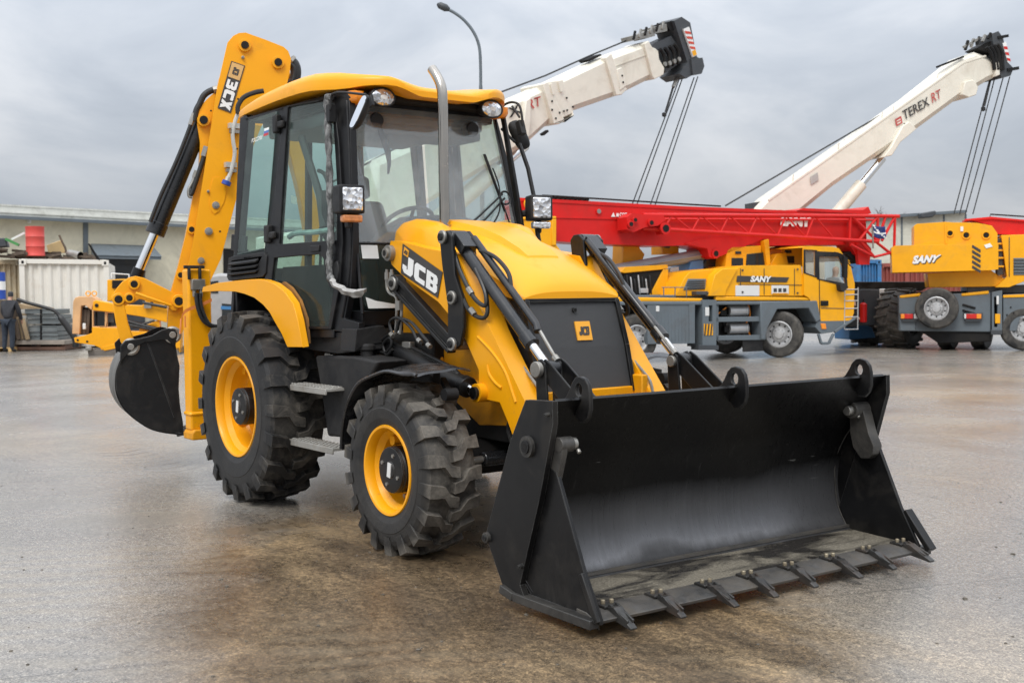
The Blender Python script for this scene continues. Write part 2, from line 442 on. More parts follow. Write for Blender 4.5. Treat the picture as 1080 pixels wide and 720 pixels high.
def rim_mesh(rim, W, hubr, side, deep):
    """side = -1: outer face towards -y"""
    mb = MB(); o = .44 * W
    pr = [(rim * .985, o - .05), (rim + .012, o - .006), (rim + .006, o + .008), (rim - .008, o + .006), (rim - .018, o - .012), (rim - .022, o - .05), (rim - .05, o - .085), (rim - .056, o - deep + .03), (rim - .075, o - deep), (hubr, o - deep + .005), (hubr, o - deep - .02), (rim - .04, o - deep - .02), (rim - .02, -o), (rim + .01, -o - .004), (rim * .985, -o + .04)]
    mb.lathe([(r, side * h) for r, h in pr], (0, 0, 0), (0, 1, 0), 64, 0, closed=True)
    for k in range(4):                       # clamp lugs welded inside the barrel
        a = PI / 4 + k * PI / 2 + .3
        d = V((math.sin(a), 0, math.cos(a)))
        mb.cyl(d * (rim - .075) + V((0, side * (o - deep + .005), 0)), d * (rim - .075) + V((0, side * (o - deep + .075), 0)), .03, 12, 0)
    for k in range(10):
        a = k * PI / 5 + .2
        d = V((math.sin(a), 0, math.cos(a)))
        q = d * (hubr + .035)
        mb.cyl(q + V((0, side * (o - deep), 0)), q + V((0, side * (o - deep + .03), 0)), .014, 6, 1)
    return mb
def hub_mesh(W, side, deep, r, out):
    mb = MB(); o = .44 * W
    e = o - out
    mb.lathe([(x, side * h) for x, h in ((r, o - deep - .03), (r, e - .03), (r - .006, e - .022), (r - .006, e - .016), (r, e - .012), (r - .004, e - .002), (r - .012, e), (.05, e), (.045, e + .006), (.0, e + .006))], (0, 0, 0), (0, 1, 0), 40, 0)
    for k in range(4):
        a = k * PI / 2 + .4; d = V((math.sin(a), 0, math.cos(a)))
        mb.cyl(d * (r * .68) + V((0, side * (e - .004), 0)), d * (r * .68) + V((0, side * (e + .008), 0)), .012, 6, 1)
    mb.box((0, side * (e + .008), .0), (.036, .006, .085), 2, Matrix.Rotation(.15, 3, 'Y'))
    return mb
for (nm, x, z, R, W, rim, nl, lh, wl, yc, tm, deep, hr) in (('rear_wheel', 0, .70, .70, .44,   .36, 20, .042, .074, .858, RUB, .20, .136), ('front_wheel', 2.17, .49, .505, .35, .255, 18, .038, .068, .895, RUBD, .16, .136)):
    tyre = tyre_mesh(R, W, rim, nl, lh, wl, 3)
    for sg in (-1, 1):
        w = rim_mesh(rim, W, hr, sg, deep).build(nm, [YEL, STEEL], M, bevel=0, angle=30)
        w.location = (x, sg * yc, z)
        t = tyre.build('tyre', tm, w, angle=9)
        t.rotation_euler = (0, .11 if sg < 0 else .4, PI if sg > 0 else 0)
        hub_mesh(W, sg, deep, hr, .02).build('hub', [BLK, STEEL, LABEL], w, angle=30)

# ---------------- chassis, axles
mb = MB()
for sg in (-1, 1):
    mb.bb(-1.2, 2.55, sg * .30, sg * .40, .62, .86, 0)
mb.bb(.5, 1.5, -.3, .3, .55, 1.0, 0)
mb.bb(-.6, .5, -.36, .36, .6, 1.15, 0)
mb.bb(1.4, 2.4, -.28, .28, .62, 1.3, 0)
chassis = mb.build('chassis', [DARK], M, bevel=.01)
mb = MB()
mb.tube([(2.17, -.74, .49), (2.17, -.45, .50), (2.17, -.2, .54), (2.17, .2, .54), (2.17, .45, .50), (2.17, .74, .49)], [.09, .1, .14, .14, .1, .09], 16, 0)
mb.cyl((2.34, -.5, .52), (2.34, .5, .52), .045, 12, 1); mb.cyl((2.34, -.7, .52), (2.34, .7, .52), .022, 10, 2)
mb.bb(2.05, 2.5, -.22, .22, .45, .72, 0)
mb.cyl((2.45, -.34, .60), (2.45, -.27, .60), .05, 14, 0)
mb.build('front_axle', [DARK, GREYB, STEEL], M, bevel=.01)
mb = MB()
mb.tube([(0, -.66, .7), (0, -.3, .7), (0, -.2, .7), (0, .2, .7), (0, .3, .7), (0, .66, .7)], [.13, .15, .24, .24, .15, .13], 20, 0)
mb.build('rear_axle', DARK, M)

# loader tower: the two upright yellow side plates behind the arms, the nose that carries the front axle
mb = MB()
for sg in (-1, 1):
    poly = [(1.30, .86), (1.30, 1.72), (1.38, 1.88), (1.52, 1.88), (1.75, 1.72), (2.0, 1.62), (2.35, 1.44), (2.62, 1.0), (2.70, .74), (2.18, .70), (1.9, .84)]
    mb.plate([V((x, sg * .405, z)) for x, z in poly], (0, -sg * .05, 0), m=0)
    # welded lower rail, the small triangular window frame
    mb.beam((1.55, sg * .425, 1.03), (2.62, sg * .425, .90), .035, .05, 0)
    mb.beam((1.80, sg * .42, 1.0), (1.72, sg * .42, 1.36), .03, .045, 0)
mb.bb(2.55, 2.73, -.37, .37, .70, .93, 0)
mb.bb(2.58, 2.80, -.42, -.37, .70, 1.0, 0); mb.bb(2.58, 2.80, .37, .42, .70, 1.0, 0)
mb.build('loader_tower', [YELD], M, bevel=.008)

# ---------------- bonnet
def bonnet_row(x, hw, zs, zc, zb):
    row = []
    ys = [-1, -1, -.985, -.95, -.88, -.76, -.6, -.4, -.2, 0, .2, .4, .6, .76, .88, .95, .985, 1, 1]
    for i, a in enumerate(ys):
        z = zs + (zc - zs) * (1 - abs(a) ** 3.2)
        if i in (0, len(ys) - 1): z = zb
        row.append(V((x, a * hw, z)))
    return row
mb = MB()
st = [(1.34, .47, 1.82, 2.00, 1.74), (1.6, .46, 1.80, 1.955, 1.72), (1.9, .445, 1.76, 1.88, 1.68), (2.1, .435, 1.71, 1.815, 1.62), (2.3, .42, 1.63, 1.73, 1.54), (2.42, .41, 1.575, 1.672, 1.50), (2.5, .402, 1.535, 1.625, 1.475), (2.55, .392, 1.51, 1.585, 1.468), (2.585, .375, 1.49, 1.545, 1.465), (2.60, .36, 1.475, 1.51, 1.465)]
rows = [bonnet_row(*a) for a in st]
mb.grid(rows, 0)
mb.add([p for p in rows[-1]], [tuple(range(len(rows[-1])))], 0)
# underside
low = [bonnet_row(x, hw - .012, zs - .02, zc - .02, zb) for x, hw, zs, zc, zb in st]
mb.grid(low, 1)
for i in range(len(rows) - 1):
    for e in (0, -1):
        mb.add([rows[i][e], rows[i + 1][e], low[i + 1][e], low[i][e]], [(0, 1, 2, 3)], 0)
bon = mb.build('bonnet', [YEL, DARK], M, angle=50)
# raised centre panel, and the two humps beside the windscreen
mb = MB()
def raised(x0, x1, hw0, hw1, lift, z0, z1, ed=.03):
    rows = []
    for t in (0, .02, .1, .3, .5, .7, .9, .98, 1):
        x = x0 + (x1 - x0) * t; hw = hw0 + (hw1 - hw0) * t
        zb = z0(x); l = lift if .05 < t < .95 else 0 if t in (0, 1) else lift * .8
        rows.append([V((x, a * hw, zb + (l if abs(a) < .93 else -.03) - .004 * abs(a))) for a in (-1.12, -.9, -.5, 0, .5, .9, 1.12)])
    return rows
zc = lambda x: 2.00 + (x - 1.34) * (-.18) - max(0, x - 1.75) ** 2 * .36
mb.grid(raised(1.42, 2.33, .20, .13, .030, zc, None), 0)
mb.build('bonnet_panel', [YEL], bon, angle=20)
for sg in (-1, 1):
    mb = MB(); rows = []
    for (x, y0, y1, zt, zb) in ((1.23, .27, .41, 1.945, 1.86), (1.27, .26, .43, 1.985, 1.85), (1.44, .25, .435, 2.0, 1.83), (1.60, .25, .435, 1.975, 1.81), (1.70, .26, .43, 1.945, 1.79), (1.79, .28, .42, 1.87, 1.77)):
        rows.append([V((x, sg * y, z)) for y, z in ((y1 + .012, zb), (y1 - .004, zt - .055), (y1 - .045, zt - .012), (y1 - .065, zt), (y0 + .05, zt), (y0 + .015, zt - .012), (y0 - .01, zt - .06), (y0 - .015, zb))])
    mb.grid(rows, 0, cap=True)
    mb.build('bonnet_hump', [YEL], bon, bevel=.006, angle=45)
mb = MB()
mb.tube(smooth_path([(1.30, -.475, 1.80), (1.36, -.485, 1.835), (1.48, -.487, 1.82), (1.62, -.485, 1.765), (1.72, -.47, 1.74)], 5), .016, 8, 0)
mb.tube(smooth_path([(1.55, -.47, 1.79), (1.75, -.475, 1.76), (1.95, -.47, 1.75)], 5), .014, 8, 0)
mb.build('bonnet_hose', HOSE, M)

# ---------------- grille and engine side panels
mesh_m, nt, out = newmat('grille_mesh')
b = N(nt, 'ShaderNodeBsdfPrincipled'); tc = N(nt, 'ShaderNodeTexCoord')
mp = N(nt, 'ShaderNodeMapping'); mp.inputs['Scale'].default_value = (1, 1, 1); L(nt, tc.outputs['Object'], mp.inputs[0])
wv = N(nt, 'ShaderNodeTexWave'); wv.bands_direction = 'Y'; wv.inputs['Scale'].default_value = 38; L(nt, mp.outputs[0], wv.inputs[0])
wz = N(nt, 'ShaderNodeTexWave'); wz.bands_direction = 'Z'; wz.inputs['Scale'].default_value = 60; L(nt, mp.outputs[0], wz.inputs[0])
g = math_n(nt, 'MULTIPLY', wv.outputs[1], wz.outputs[1])
L(nt, ramp(nt, g, [(.1, (.055, .056, .058)), (.6, (.018, .018, .019))]), b.inputs['Base Color'])
L(nt, ramp(nt, noise(nt, 3, 5, .6, tc.outputs['Object']), [(.3, (.4,) * 3), (.7, (.62,) * 3)]), b.inputs['Roughness'])
bp = N(nt, 'ShaderNodeBump'); bp.inputs['Strength'].default_value = .6; bp.inputs['Distance'].default_value = .004; bp.invert = True
L(nt, g, bp.inputs['Height']); L(nt, bp.outputs[0], b.inputs['Normal']); L(nt, b.outputs[0], out.inputs[0])
mb = MB()
fr = [(2.585, 1.455), (2.66, 1.18), (2.715, .90)]
for i in range(2):
    (x0, z0), (x1, z1) = fr[i], fr[i + 1]
    hw0 = .335 if i == 0 else .352; hw1 = .352 if i == 0 else .36
    mb.add([V((x0, -hw0, z0)), V((x0, hw0, z0)), V((x1, hw1, z1)), V((x1, -hw1, z1))], [(0, 1, 2, 3)], 0)
for sg in (-1, 1):
    mb.plate([V((x, sg * .365, z)) for x, z in ((1.95, 1.46), (2.575, 1.46), (2.65, 1.18), (2.70, .90), (1.95, .90))], (0, -sg * .02, 0), m=1)
    pts = [V((x, sg * hw, z)) for (x, z), hw in zip(fr, (.35, .365, .372))]
    for i in range(2): mb.beam(pts[i], pts[i + 1], .03, .04, 2, up=(1, 0, 0))
mb.beam((2.585, -.36, 1.458), (2.585, .36, 1.458), .035, .022, 2)
mb.cyl((2.59, .0, 1.40), (2.62, .0, 1.397), .014, 10, 2)
gr = mb.build('grille', [mesh_m, BLKM, BLK], M, angle=25)
d = (V((2.66, 0, 1.18)) - V((2.585, 0, 1.455))).normalized(); nrm = d.cross(V((0, 1, 0))).normalized()
if nrm.x < 0: nrm = -nrm
c0 = V((2.635, .045, 1.272)); q = [c0 + V((0, a * .058, 0)) - d * (b_ * .058) for a, b_ in ((-1, -1), (1, -1), (1, 1), (-1, 1))]
def emblem(q, nv, parent):
    mb = MB(); mb.plate(q, nv * .008, m=0)
    qq = [bilin(q, u, v) + nv * .0085 for u, v in ((.16, .26), (.82, .26), (.88, .72), (.22, .72))]
    block_text(mb, 'JCB', qq, nv * .003, 1, .1)
    e = mb.build('emblem', [EMB, DECB], parent); return e
emblem(q, nrm, gr)

# ---------------- exhaust
mb = MB()
pth = [(1.545, -.22, 1.86), (1.545, -.22, 2.72)] + smooth_path([(1.545, -.22, 2.76), (1.540, -.22, 2.83), (1.520, -.222, 2.89), (1.480, -.227, 2.95), (1.440, -.231, 2.995)], 4)
mb.tube(pth, .034, 18, 0, caps=False)
mb.tube([p for p in reversed(pth)], .030, 18, 1, caps=False)
mb.cyl((1.545, -.22, 1.90), (1.545, -.22, 1.96), .05, 18, 0); mb.cyl((1.545, -.22, 2.30), (1.545, -.22, 2.315), .0355, 18, 0)
mb.build('exhaust_stack', [STAIN, DARK], M)

# ---------------- loader arms and their linkage, both sides
ARM = on('y', -.54, (412, 254), (424, 255), (450, 262), (482, 268), (493, 293), (504, 320), (530, 374), (556, 428), (578, 474), (562, 492), (545, 470), (535, 443), (527, 424), (513, 421), (505, 413), (505, 390), (487, 349), (473, 331), (462, 318), (427, 293), (413, 279), (410, 266))
for sg in (-1, 1):
    mb = MB()
    mb.plate(yflip(ARM, sg), (0, -sg * .13, 0), m=0)
    if True:
        mb.tube(yflip(smooth_path(on('y', -.541, (504, 355), (520, 372), (533, 392), (541, 415), (544, 424)), 5), sg), .009, 8, 0)
        mb.tube(yflip(smooth_path(on('y', -.541, (514, 385), (516, 394), (522, 403), (529, 409)), 5), sg), .009, 8, 0)
    for px in ((413, 267), (419, 298)):
        c = yflip(on('y', -.54, px), sg)[0]
        mb.cyl(c, c + V((0, sg * .035, 0)), .052, 20, 1); mb.cyl(c + V((0, sg * .03, 0)), c + V((0, sg * .055, 0)), .034, 16, 1); mb.cyl(c + V((0, sg * .056, 0)), c + V((0, sg * .0565, 0)), .02, 12, 2)
    c = yflip(on('y', -.56, (506, 414)), sg)[0]
    mb.cyl(c + V((0, -sg * .06, 0)), c + V((0, sg * .03, 0)), .055, 18, 0); mb.cyl(c + V((0, sg * .02, 0)), c + V((0, sg * .05, 0)), .038, 14, 3)
    arm = mb.build('loader_arm', [YEL, STEEL, DARK, BLK], M, bevel=.012, seg=3)
    # steel pipe along the arm's front edge
    mb = MB()
    mb.tube(smooth_path(yflip(on('y', -.43, (516, 318), (532, 350), (548, 381), (560, 398), (568, 410), (571, 424)), sg), 4), .009, 8, 0)
    mb.tube(smooth_path(yflip(on('y', -.46, (541, 470), (536, 452), (541, 436), (552, 428)), sg), 5), .012, 8, 1)
    mb.build('arm_pipe', [STEEL, HOSE], M)
    if sg < 0:
        q = on('y', -.5425, (423, 288), (462, 314), (467, 287), (425, 257))
        mb = MB(); mb.plate(q, (0, -.003, 0), m=0)
        qq = [bilin(q, u, v) + V((0, -.0035, 0)) for u, v in ((.05, .10), (.97, .10), (.93, .74), (.05, .70))]
        block_text(mb, 'JCB', qq, (0, -.003, 0), 1, .14)
        dec = mb.build('logo_panel', [DECB, WHITE], arm)
        q2 = [bilin(q, u, v) + V((0, -.004, 0)) for u, v in ((.05, .68), (.17, .68), (.18, .92), (.06, .95))]
        mb = MB(); mb.plate(q2, (0, -.003, 0), m=0)
        block_text(mb, 'JCB', [bilin(q2, u, v) + V((0, -.0045, 0)) for u, v in ((.15, .25), (.85, .25), (.85, .75), (.15, .75))], (0, -.001, 0), 1)
        mb.build('emblem', [EMB, DECB], arm)
    # lever pair
    LEV = on('y', -.60, (463, 250), (466, 244), (471, 243), (476, 249), (479, 290), (487, 314), (488.5, 345), (485, 364), (479, 369), (472, 365), (472, 322), (466, 280))
    mb = MB()
    mb.plate(yflip(LEV, sg), (0, -sg * .025, 0), m=0)
    mb.plate([p + V((0, -sg * .15, 0)) for p in yflip(LEV, sg)], (0, -sg * .025, 0), m=0)
    for px in ((468, 250), (478, 314), (478, 363)):
        c = yflip(on('y', -.60, px), sg)[0]
        mb.cyl(c + V((0, -sg * .17, 0)), c + V((0, sg * .012, 0)), .036, 18, 1)
        mb.cyl(c + V((0, sg * .0, 0)), c + V((0, sg * .022, 0)), .042, 18, 1); mb.cyl(c + V((0, sg * .022, 0)), c + V((0, sg * .034, 0)), .026, 6, 2)
    mb.build('loader_lever', [BLK, STEEL, DARK], M, bevel=.006)
    # level link from the tower to the foot of the lever
    a, b2 = yflip(on('y', -.56, (420, 299), (478, 363)), sg)
    mb = MB()
    mb.beam(a + V((0, sg * .012, 0)), b2 + V((0, sg * .012, 0)), .016, .075, 0, up=(0, 0, 1)); mb.beam(a + V((0, sg * .01, .045)), b2 + V((0, sg * .01, .045)), .05, .03, 0); mb.beam(a + V((0, sg * .01, -.045)), b2 + V((0, sg * .01, -.045)), .06, .022, 0)
    mb.cyl(a + V((0, -sg * .03, 0)), a + V((0, sg * .04, 0)), .058, 20, 0); mb.cyl(a + V((0, sg * .03, 0)), a + V((0, sg * .052, 0)), .045, 18, 1); mb.cyl(a + V((0, sg * .05, 0)), a + V((0, sg * .062, 0)), .022, 12, 2)
    mb.build('level_link', [BLK, STEEL, DARK], M, bevel=.005)
    # tipping ram
    a = V((2.13, sg * .515, 1.835)); e = V((2.99, sg * .50, 1.088)); d = (e - a).normalized(); ln = (e - a).length
    up = V((d.z, 0, -d.x)) * (-1 if d.x > 0 else 1)
    if up.z < 0: up = -up
    mb = MB()
    mb.cyl(a, a + d * (ln * .80), .037, 20, 0); mb.cyl(a + d * (ln * .76), a + d * (ln * .81), .045, 20, 0)
    mb.cyl(a - V((0, .06, 0)), a + V((0, .06, 0)), .05, 16, 0)
    mb.box(a + d * .08 + up * .03, (.13, .10, .06), 0, Matrix.Rotation(math.atan2(-d.z, d.x), 3, 'Y'))
    o1 = up * .055 + V((0, -sg * .065, 0))
    mb.tube([a + d * .06 + o1, a + d * (ln * .74) + o1, a + d * (ln * .78) + o1 * .8], .023, 12, 0)
    ram = mb.build('tipping_ram', [GREYB], M, bevel=.004)
    mb = MB(); mb.cyl(a + d * (ln * .80), e, .026, 18, 0)
    mb.cyl(e - V((0, .05, 0)), e + V((0, .05, 0)), .046, 18, 1); mb.cyl(a + d * (ln * .805), a + d * (ln * .83), .046, 18, 1)
    mb.build('rod', [CHR, GREYB], ram)
    mb = MB()
    mb.tube([a + d * (ln * .74) + o1, a + d * (ln * .97) + o1 * .75, a + d * (ln * 1.0) + o1 * .3], .010, 8, 0)
    mb.cyl(a + d * (ln * .955) + o1 * .75, a + d * (ln * .985) + o1 * .75, .02, 8, 0)
    mb.build('ram_pipe', [STEEL], ram)
    mb = MB()      # slack hoses beside the ram
    mb.tube(smooth_path([a + d * .05 + V((0, sg * .05, -.04)), a + d * .16 + V((0, sg * .06, -.10)), a + d * .34 + V((0, sg * .065, -.13)), a + d * .46 + V((0, sg * .05, -.10)), a + d * .44 + V((0, sg * .04, -.03)), a + d * .30 + V((0, sg * .03, .01))], 6), .013, 8, 0)
    mb.tube(smooth_path([a + d * .02 + V((0, sg * .05, -.06)), a + d * .10 + V((0, sg * .06, -.17)), a + d * .26 + V((0, sg * .07, -.24)), a + d * .40 + V((0, sg * .055, -.21)), a + d * .47 + V((0, sg * .04, -.13)), a + d * .40 + V((0, sg * .02, .0))], 6), .013, 8, 0)
    mb.tube(smooth_path([a + d * .20 + up * .02 + V((0, -sg * .05, .04)), a + d * .30 + up * .10 + V((0, -sg * .07, 0)), a + d * .45 + up * .10 + V((0, -sg * .08, 0)), a + d * .56 + up * .04 + V((0, -sg * .06, 0))], 6), .013, 8, 0)
    for t_, dz in ((.27, -.125), (.30, -.225)):
        c = a + d * t_ + V((0, sg * .066, dz)); mb.cyl(c, c + d * .05, .018, 8, 1)
    mb.build('ram_hose', [HOSE, STEEL], M)
    # bucket link plates
    mb = MB()
    for o in (-.062, .05):
        y = sg * .5 + o
        mb.plate([V((x, y, z)) for x, z in ((2.945, 1.10), (2.965, 1.135), (2.995, 1.145), (3.03, 1.12), (3.06, .80), (2.96, .78))], (0, .014, 0), m=0)
        mb.plate([V((x, y + .016, z)) for x, z in ((2.97, 1.12), (3.01, 1.145), (3.06, 1.12), (3.46, .83), (3.42, .74), (3.36, .75), (2.99, 1.04))], (0, .012, 0), m=0)
    mb.cyl((2.99, sg * .5 - .08, 1.088), (2.99, sg * .5 + .085, 1.088), .034, 16, 1); mb.cyl((2.99, sg * .5 + sg * .07, 1.088), (2.99, sg * .5 + sg * .1, 1.088), .044, 18, 1)
    mb.cyl((3.41, sg * .5 - .08, .79), (3.41, sg * .5 + .08, .79), .035, 14, 0)
    mb.build('bucket_link', [BLK, STEEL], M, bevel=.004)
    # lift ram
    a = V((1.24, sg * .53, 1.19)); e = yflip(on('y', -.555, (506, 414)), sg)[0]; e.y = sg * .565; d = (e - a).normalized(); ln = (e - a).length
    mb = MB(); mb.cyl(a, a + d * (ln * .9), .055, 22, 0); mb.cyl(a + d * (ln * .865), a + d * (ln * .91), .064, 22, 0); mb.cyl(a - V((0, .06, 0)), a + V((0, .06, 0)), .065, 16, 0)
    mb.tube([a + d * .30 + V((0, 0, .065)), a + d * .9 + V((0, 0, .068)), a + d * .98 + V((0, 0, .05))], .014, 8, 0)
    mb.box(a + d * .36 + V((0, 0, .07)), (.1, .04, .04), 1)
    ram = mb.build('lift_ram', [BLK, STEEL], M, bevel=.004)
    mb = MB(); mb.cyl(a + d * (ln * .9), e, .036, 18, 0); mb.build('rod', [CHR], ram)

# ---------------- loader bucket
scr, nt, out = newmat('worn_bucket_black')
b = N(nt, 'ShaderNodeBsdfPrincipled'); tc = N(nt, 'ShaderNodeTexCoord'); vec = tc.outputs['Object']
mp = N(nt, 'ShaderNodeMapping'); mp.inputs['Scale'].default_value = (9, 16, 1.1); L(nt, vec, mp.inputs[0])
streak = noise(nt, 2.2, 6, .7, mp.outputs[0])
blot = noise(nt, 2.1, 7, .65, vec, .8)
c = ramp(nt, blot, [(.35, (.0035, .0035, .0038)), (.7, (.010, .0098, .0095))])
s = ramp(nt, streak, [(.60, (0, 0, 0)), (.74, (.5, .5, .5))])
c = mixc(nt, s, c, (.05, .048, .045, 1))
mp2 = N(nt, 'ShaderNodeMapping'); mp2.inputs['Scale'].default_value = (30, 2.6, 46); mp2.inputs['Rotation'].default_value = (.12, 0, 0); L(nt, vec, mp2.inputs[0])
sc = ramp(nt, noise(nt, 1.3, 3, .6, mp2.outputs[0]), [(.69, (0, 0, 0)), (.72, (.8, .8, .8))])
sc2 = ramp(nt, noise(nt, 1.7, 4, .6, vec, .3), [(.58, (0, 0, 0)), (.66, (1, 1, 1))])
sc = math_n(nt, 'MULTIPLY', sc, sc2)
c = mixc(nt, sc, c, (.22, .215, .2, 1))
# spoil-polished paint on the lower curve, with a sky sheen painted into the colour
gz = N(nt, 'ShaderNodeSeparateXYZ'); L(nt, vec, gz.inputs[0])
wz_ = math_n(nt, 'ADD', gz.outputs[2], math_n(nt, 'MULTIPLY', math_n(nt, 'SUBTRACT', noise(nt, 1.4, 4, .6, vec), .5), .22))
wear_sheen = ramp(nt, wz_, [(.12, (.25, .25, .25)), (.18, (1, 1, 1)), (.27, (.75, .75, .75)), (.50, (0, 0, 0))])
wear_sheen = math_n(nt, 'MULTIPLY', wear_sheen, ramp(nt, streak, [(.3, (.78, .78, .78)), (.62, (1, 1, 1))]))
c = mixc(nt, wear_sheen, c, (.15, .15, .155, 1))
L(nt, math_n(nt, 'MULTIPLY', wear_sheen, .75), b.inputs['Metallic']); b.inputs['Specular IOR Level'].default_value = .24
L(nt, c, b.inputs['Base Color'])
L(nt, ramp(nt, noise(nt, 5, 6, .65, mp.outputs[0]), [(.3, (.24,) * 3), (.7, (.42,) * 3)]), b.inputs['Roughness'])
bp = N(nt, 'ShaderNodeBump'); bp.inputs['Strength'].default_value = .12; bp.inputs['Distance'].default_value = .01
L(nt, noise(nt, 2.5, 4, .5, vec), bp.inputs['Height']); L(nt, bp.outputs[0], b.inputs['Normal']); L(nt, b.outputs[0], out.inputs[0])
flo, nt, out = newmat('sandy_bucket_floor')
b = N(nt, 'ShaderNodeBsdfPrincipled'); tc = N(nt, 'ShaderNodeTexCoord'); vec = tc.outputs['Object']
mp = N(nt, 'ShaderNodeMapping'); mp.inputs['Scale'].default_value = (3.2, 1.1, 1); L(nt, vec, mp.inputs[0])
n1 = noise(nt, 1.6, 8, .65, mp.outputs[0], .5); n2 = noise(nt, 90, 3, .7, vec)
sand = ramp(nt, n2, [(.3, (.08, .07, .052)), (.55, (.165, .146, .11)), (.8, (.27, .245, .20))])
wet = ramp(nt, n1, [(.42, (1, 1, 1)), (.54, (0, 0, 0))])
L(nt, mixc(nt, wet, sand, (.020, .0175, .015, 1)), b.inputs['Base Color'])
L(nt, mixc(nt, wet, (.85, .85, .85, 1), (.25, .25, .25, 1)), b.inputs['Roughness'])
bp = N(nt, 'ShaderNodeBump'); bp.inputs['Strength'].default_value = .7; bp.inputs['Distance'].default_value = .006
L(nt, n2, bp.inputs['Height']); L(nt, bp.outputs[0], b.inputs['Normal']); L(nt, b.outputs[0], out.inputs[0])
EDGE = paint('worn_cutting_edge', (.10, .098, .095, 1), .42, .5, var=.3, scale=6, dirt=(.12, .10, .075, 1), dirt_amt=.5, dirt_scale=6, bump=.3)

mb = MB()
inner = smooth_path([(3.70, 0, .105), (3.645, 0, .15), (3.605, 0, .22), (3.580, 0, .31), (3.576, 0, .42), (3.602, 0, .54), (3.66, 0, .68), (3.74, 0, .80), (3.825, 0, .91), (3.905, 0, 1.012)], 4)
rows = []
for p in inner: rows.append([V((p.x, y, p.z)) for y in (-1.15, -.6, 0, .6, 1.15)])
outr = []
for i, p in enumerate(inner):
    t = (inner[min(i + 1, len(inner) - 1)] - inner[max(i - 1, 0)]).normalized(); nn = V((t.z, 0, -t.x))
    if nn.x > 0 and nn.z > 0: nn = -nn
    nn = V((-abs(t.z), 0, t.x)) if t.z > 0 else V((t.z, 0, -t.x))
    q = p + nn * .016
    outr.append([V((q.x, y, q.z)) for y in (-1.15, -.6, 0, .6, 1.15)])
mb.grid(rows, 0); mb.grid(outr, 0)
mb.add(rows[-1] + outr[-1], [(i, i + 1, i + 6, i + 5) for i in range(4)], 0)
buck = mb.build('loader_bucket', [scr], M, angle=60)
buck.rotation_euler = (0, 0, math.radians(-2.6)); buck.location = (.004, .177, 0)      # the bucket hangs a touch askew
RUSTE = paint('worn_tooth_steel', (.05, .049, .047, 1), .42, .5, var=.35, scale=9, dirt=(.12, .08, .055, 1), dirt_amt=.3, dirt_scale=7, bump=.3)
BOLT = paint('brassy_bolt', (.36, .31, .22, 1), .45, .6, var=.2, dirt=(.15, .11, .07, 1), dirt_amt=.4, dirt_scale=20)
WORN = paint('worn_black_steel', (.035, .034, .033, 1), .38, .4, var=.35, scale=5, dirt=(.12, .11, .095, 1), dirt_amt=.45, dirt_scale=4, bump=.2)
mb = MB(); mb.tube(smooth_path([(3.74, 1.118, .74), (3.66, 1.118, .65), (3.585, 1.118, .50), (3.585, 1.118, .34), (3.61, 1.118, .22), (3.67, 1.118, .12)], 5), .004, 6, 0); mb.build('weld_seam', [WORN], buck)
mb = MB(); mb.plate([V((x, -1.12, z)) for x, z in ((3.655, .085), (3.645, .112), (4.085, .097), (4.085, .068))], (0, 2.24, 0)); mb.build('bucket_floor', [flo], buck)
mb = MB(); mb.plate([V((x, -1.15, z)) for x, z in ((4.04, .064), (4.04, .104), (4.11, .100), (4.185, .076), (4.18, .060))], (0, 2.30, 0)); mb.build('cutting_edge', [EDGE], buck, bevel=.003)
mb = MB(); mb.beam((3.66, -1.12, .128), (3.66, 1.12, .128), .05, .014, 0); mb.build('hinge_strip', [EDGE], buck)
PLT = on('y', -1.18, (552.5, 421.7), (582.5, 423), (583, 447), (569, 522), (546, 617), (554.6, 640), (529.6, 626), (507.5, 565), (536, 463))
CLM = [(3.56, .045), (4.165, .062), (4.165, .085), (4.06, .262), (4.045, .29), (3.86, .69), (3.80, .71), (3.755, .62), (3.59, .16)]
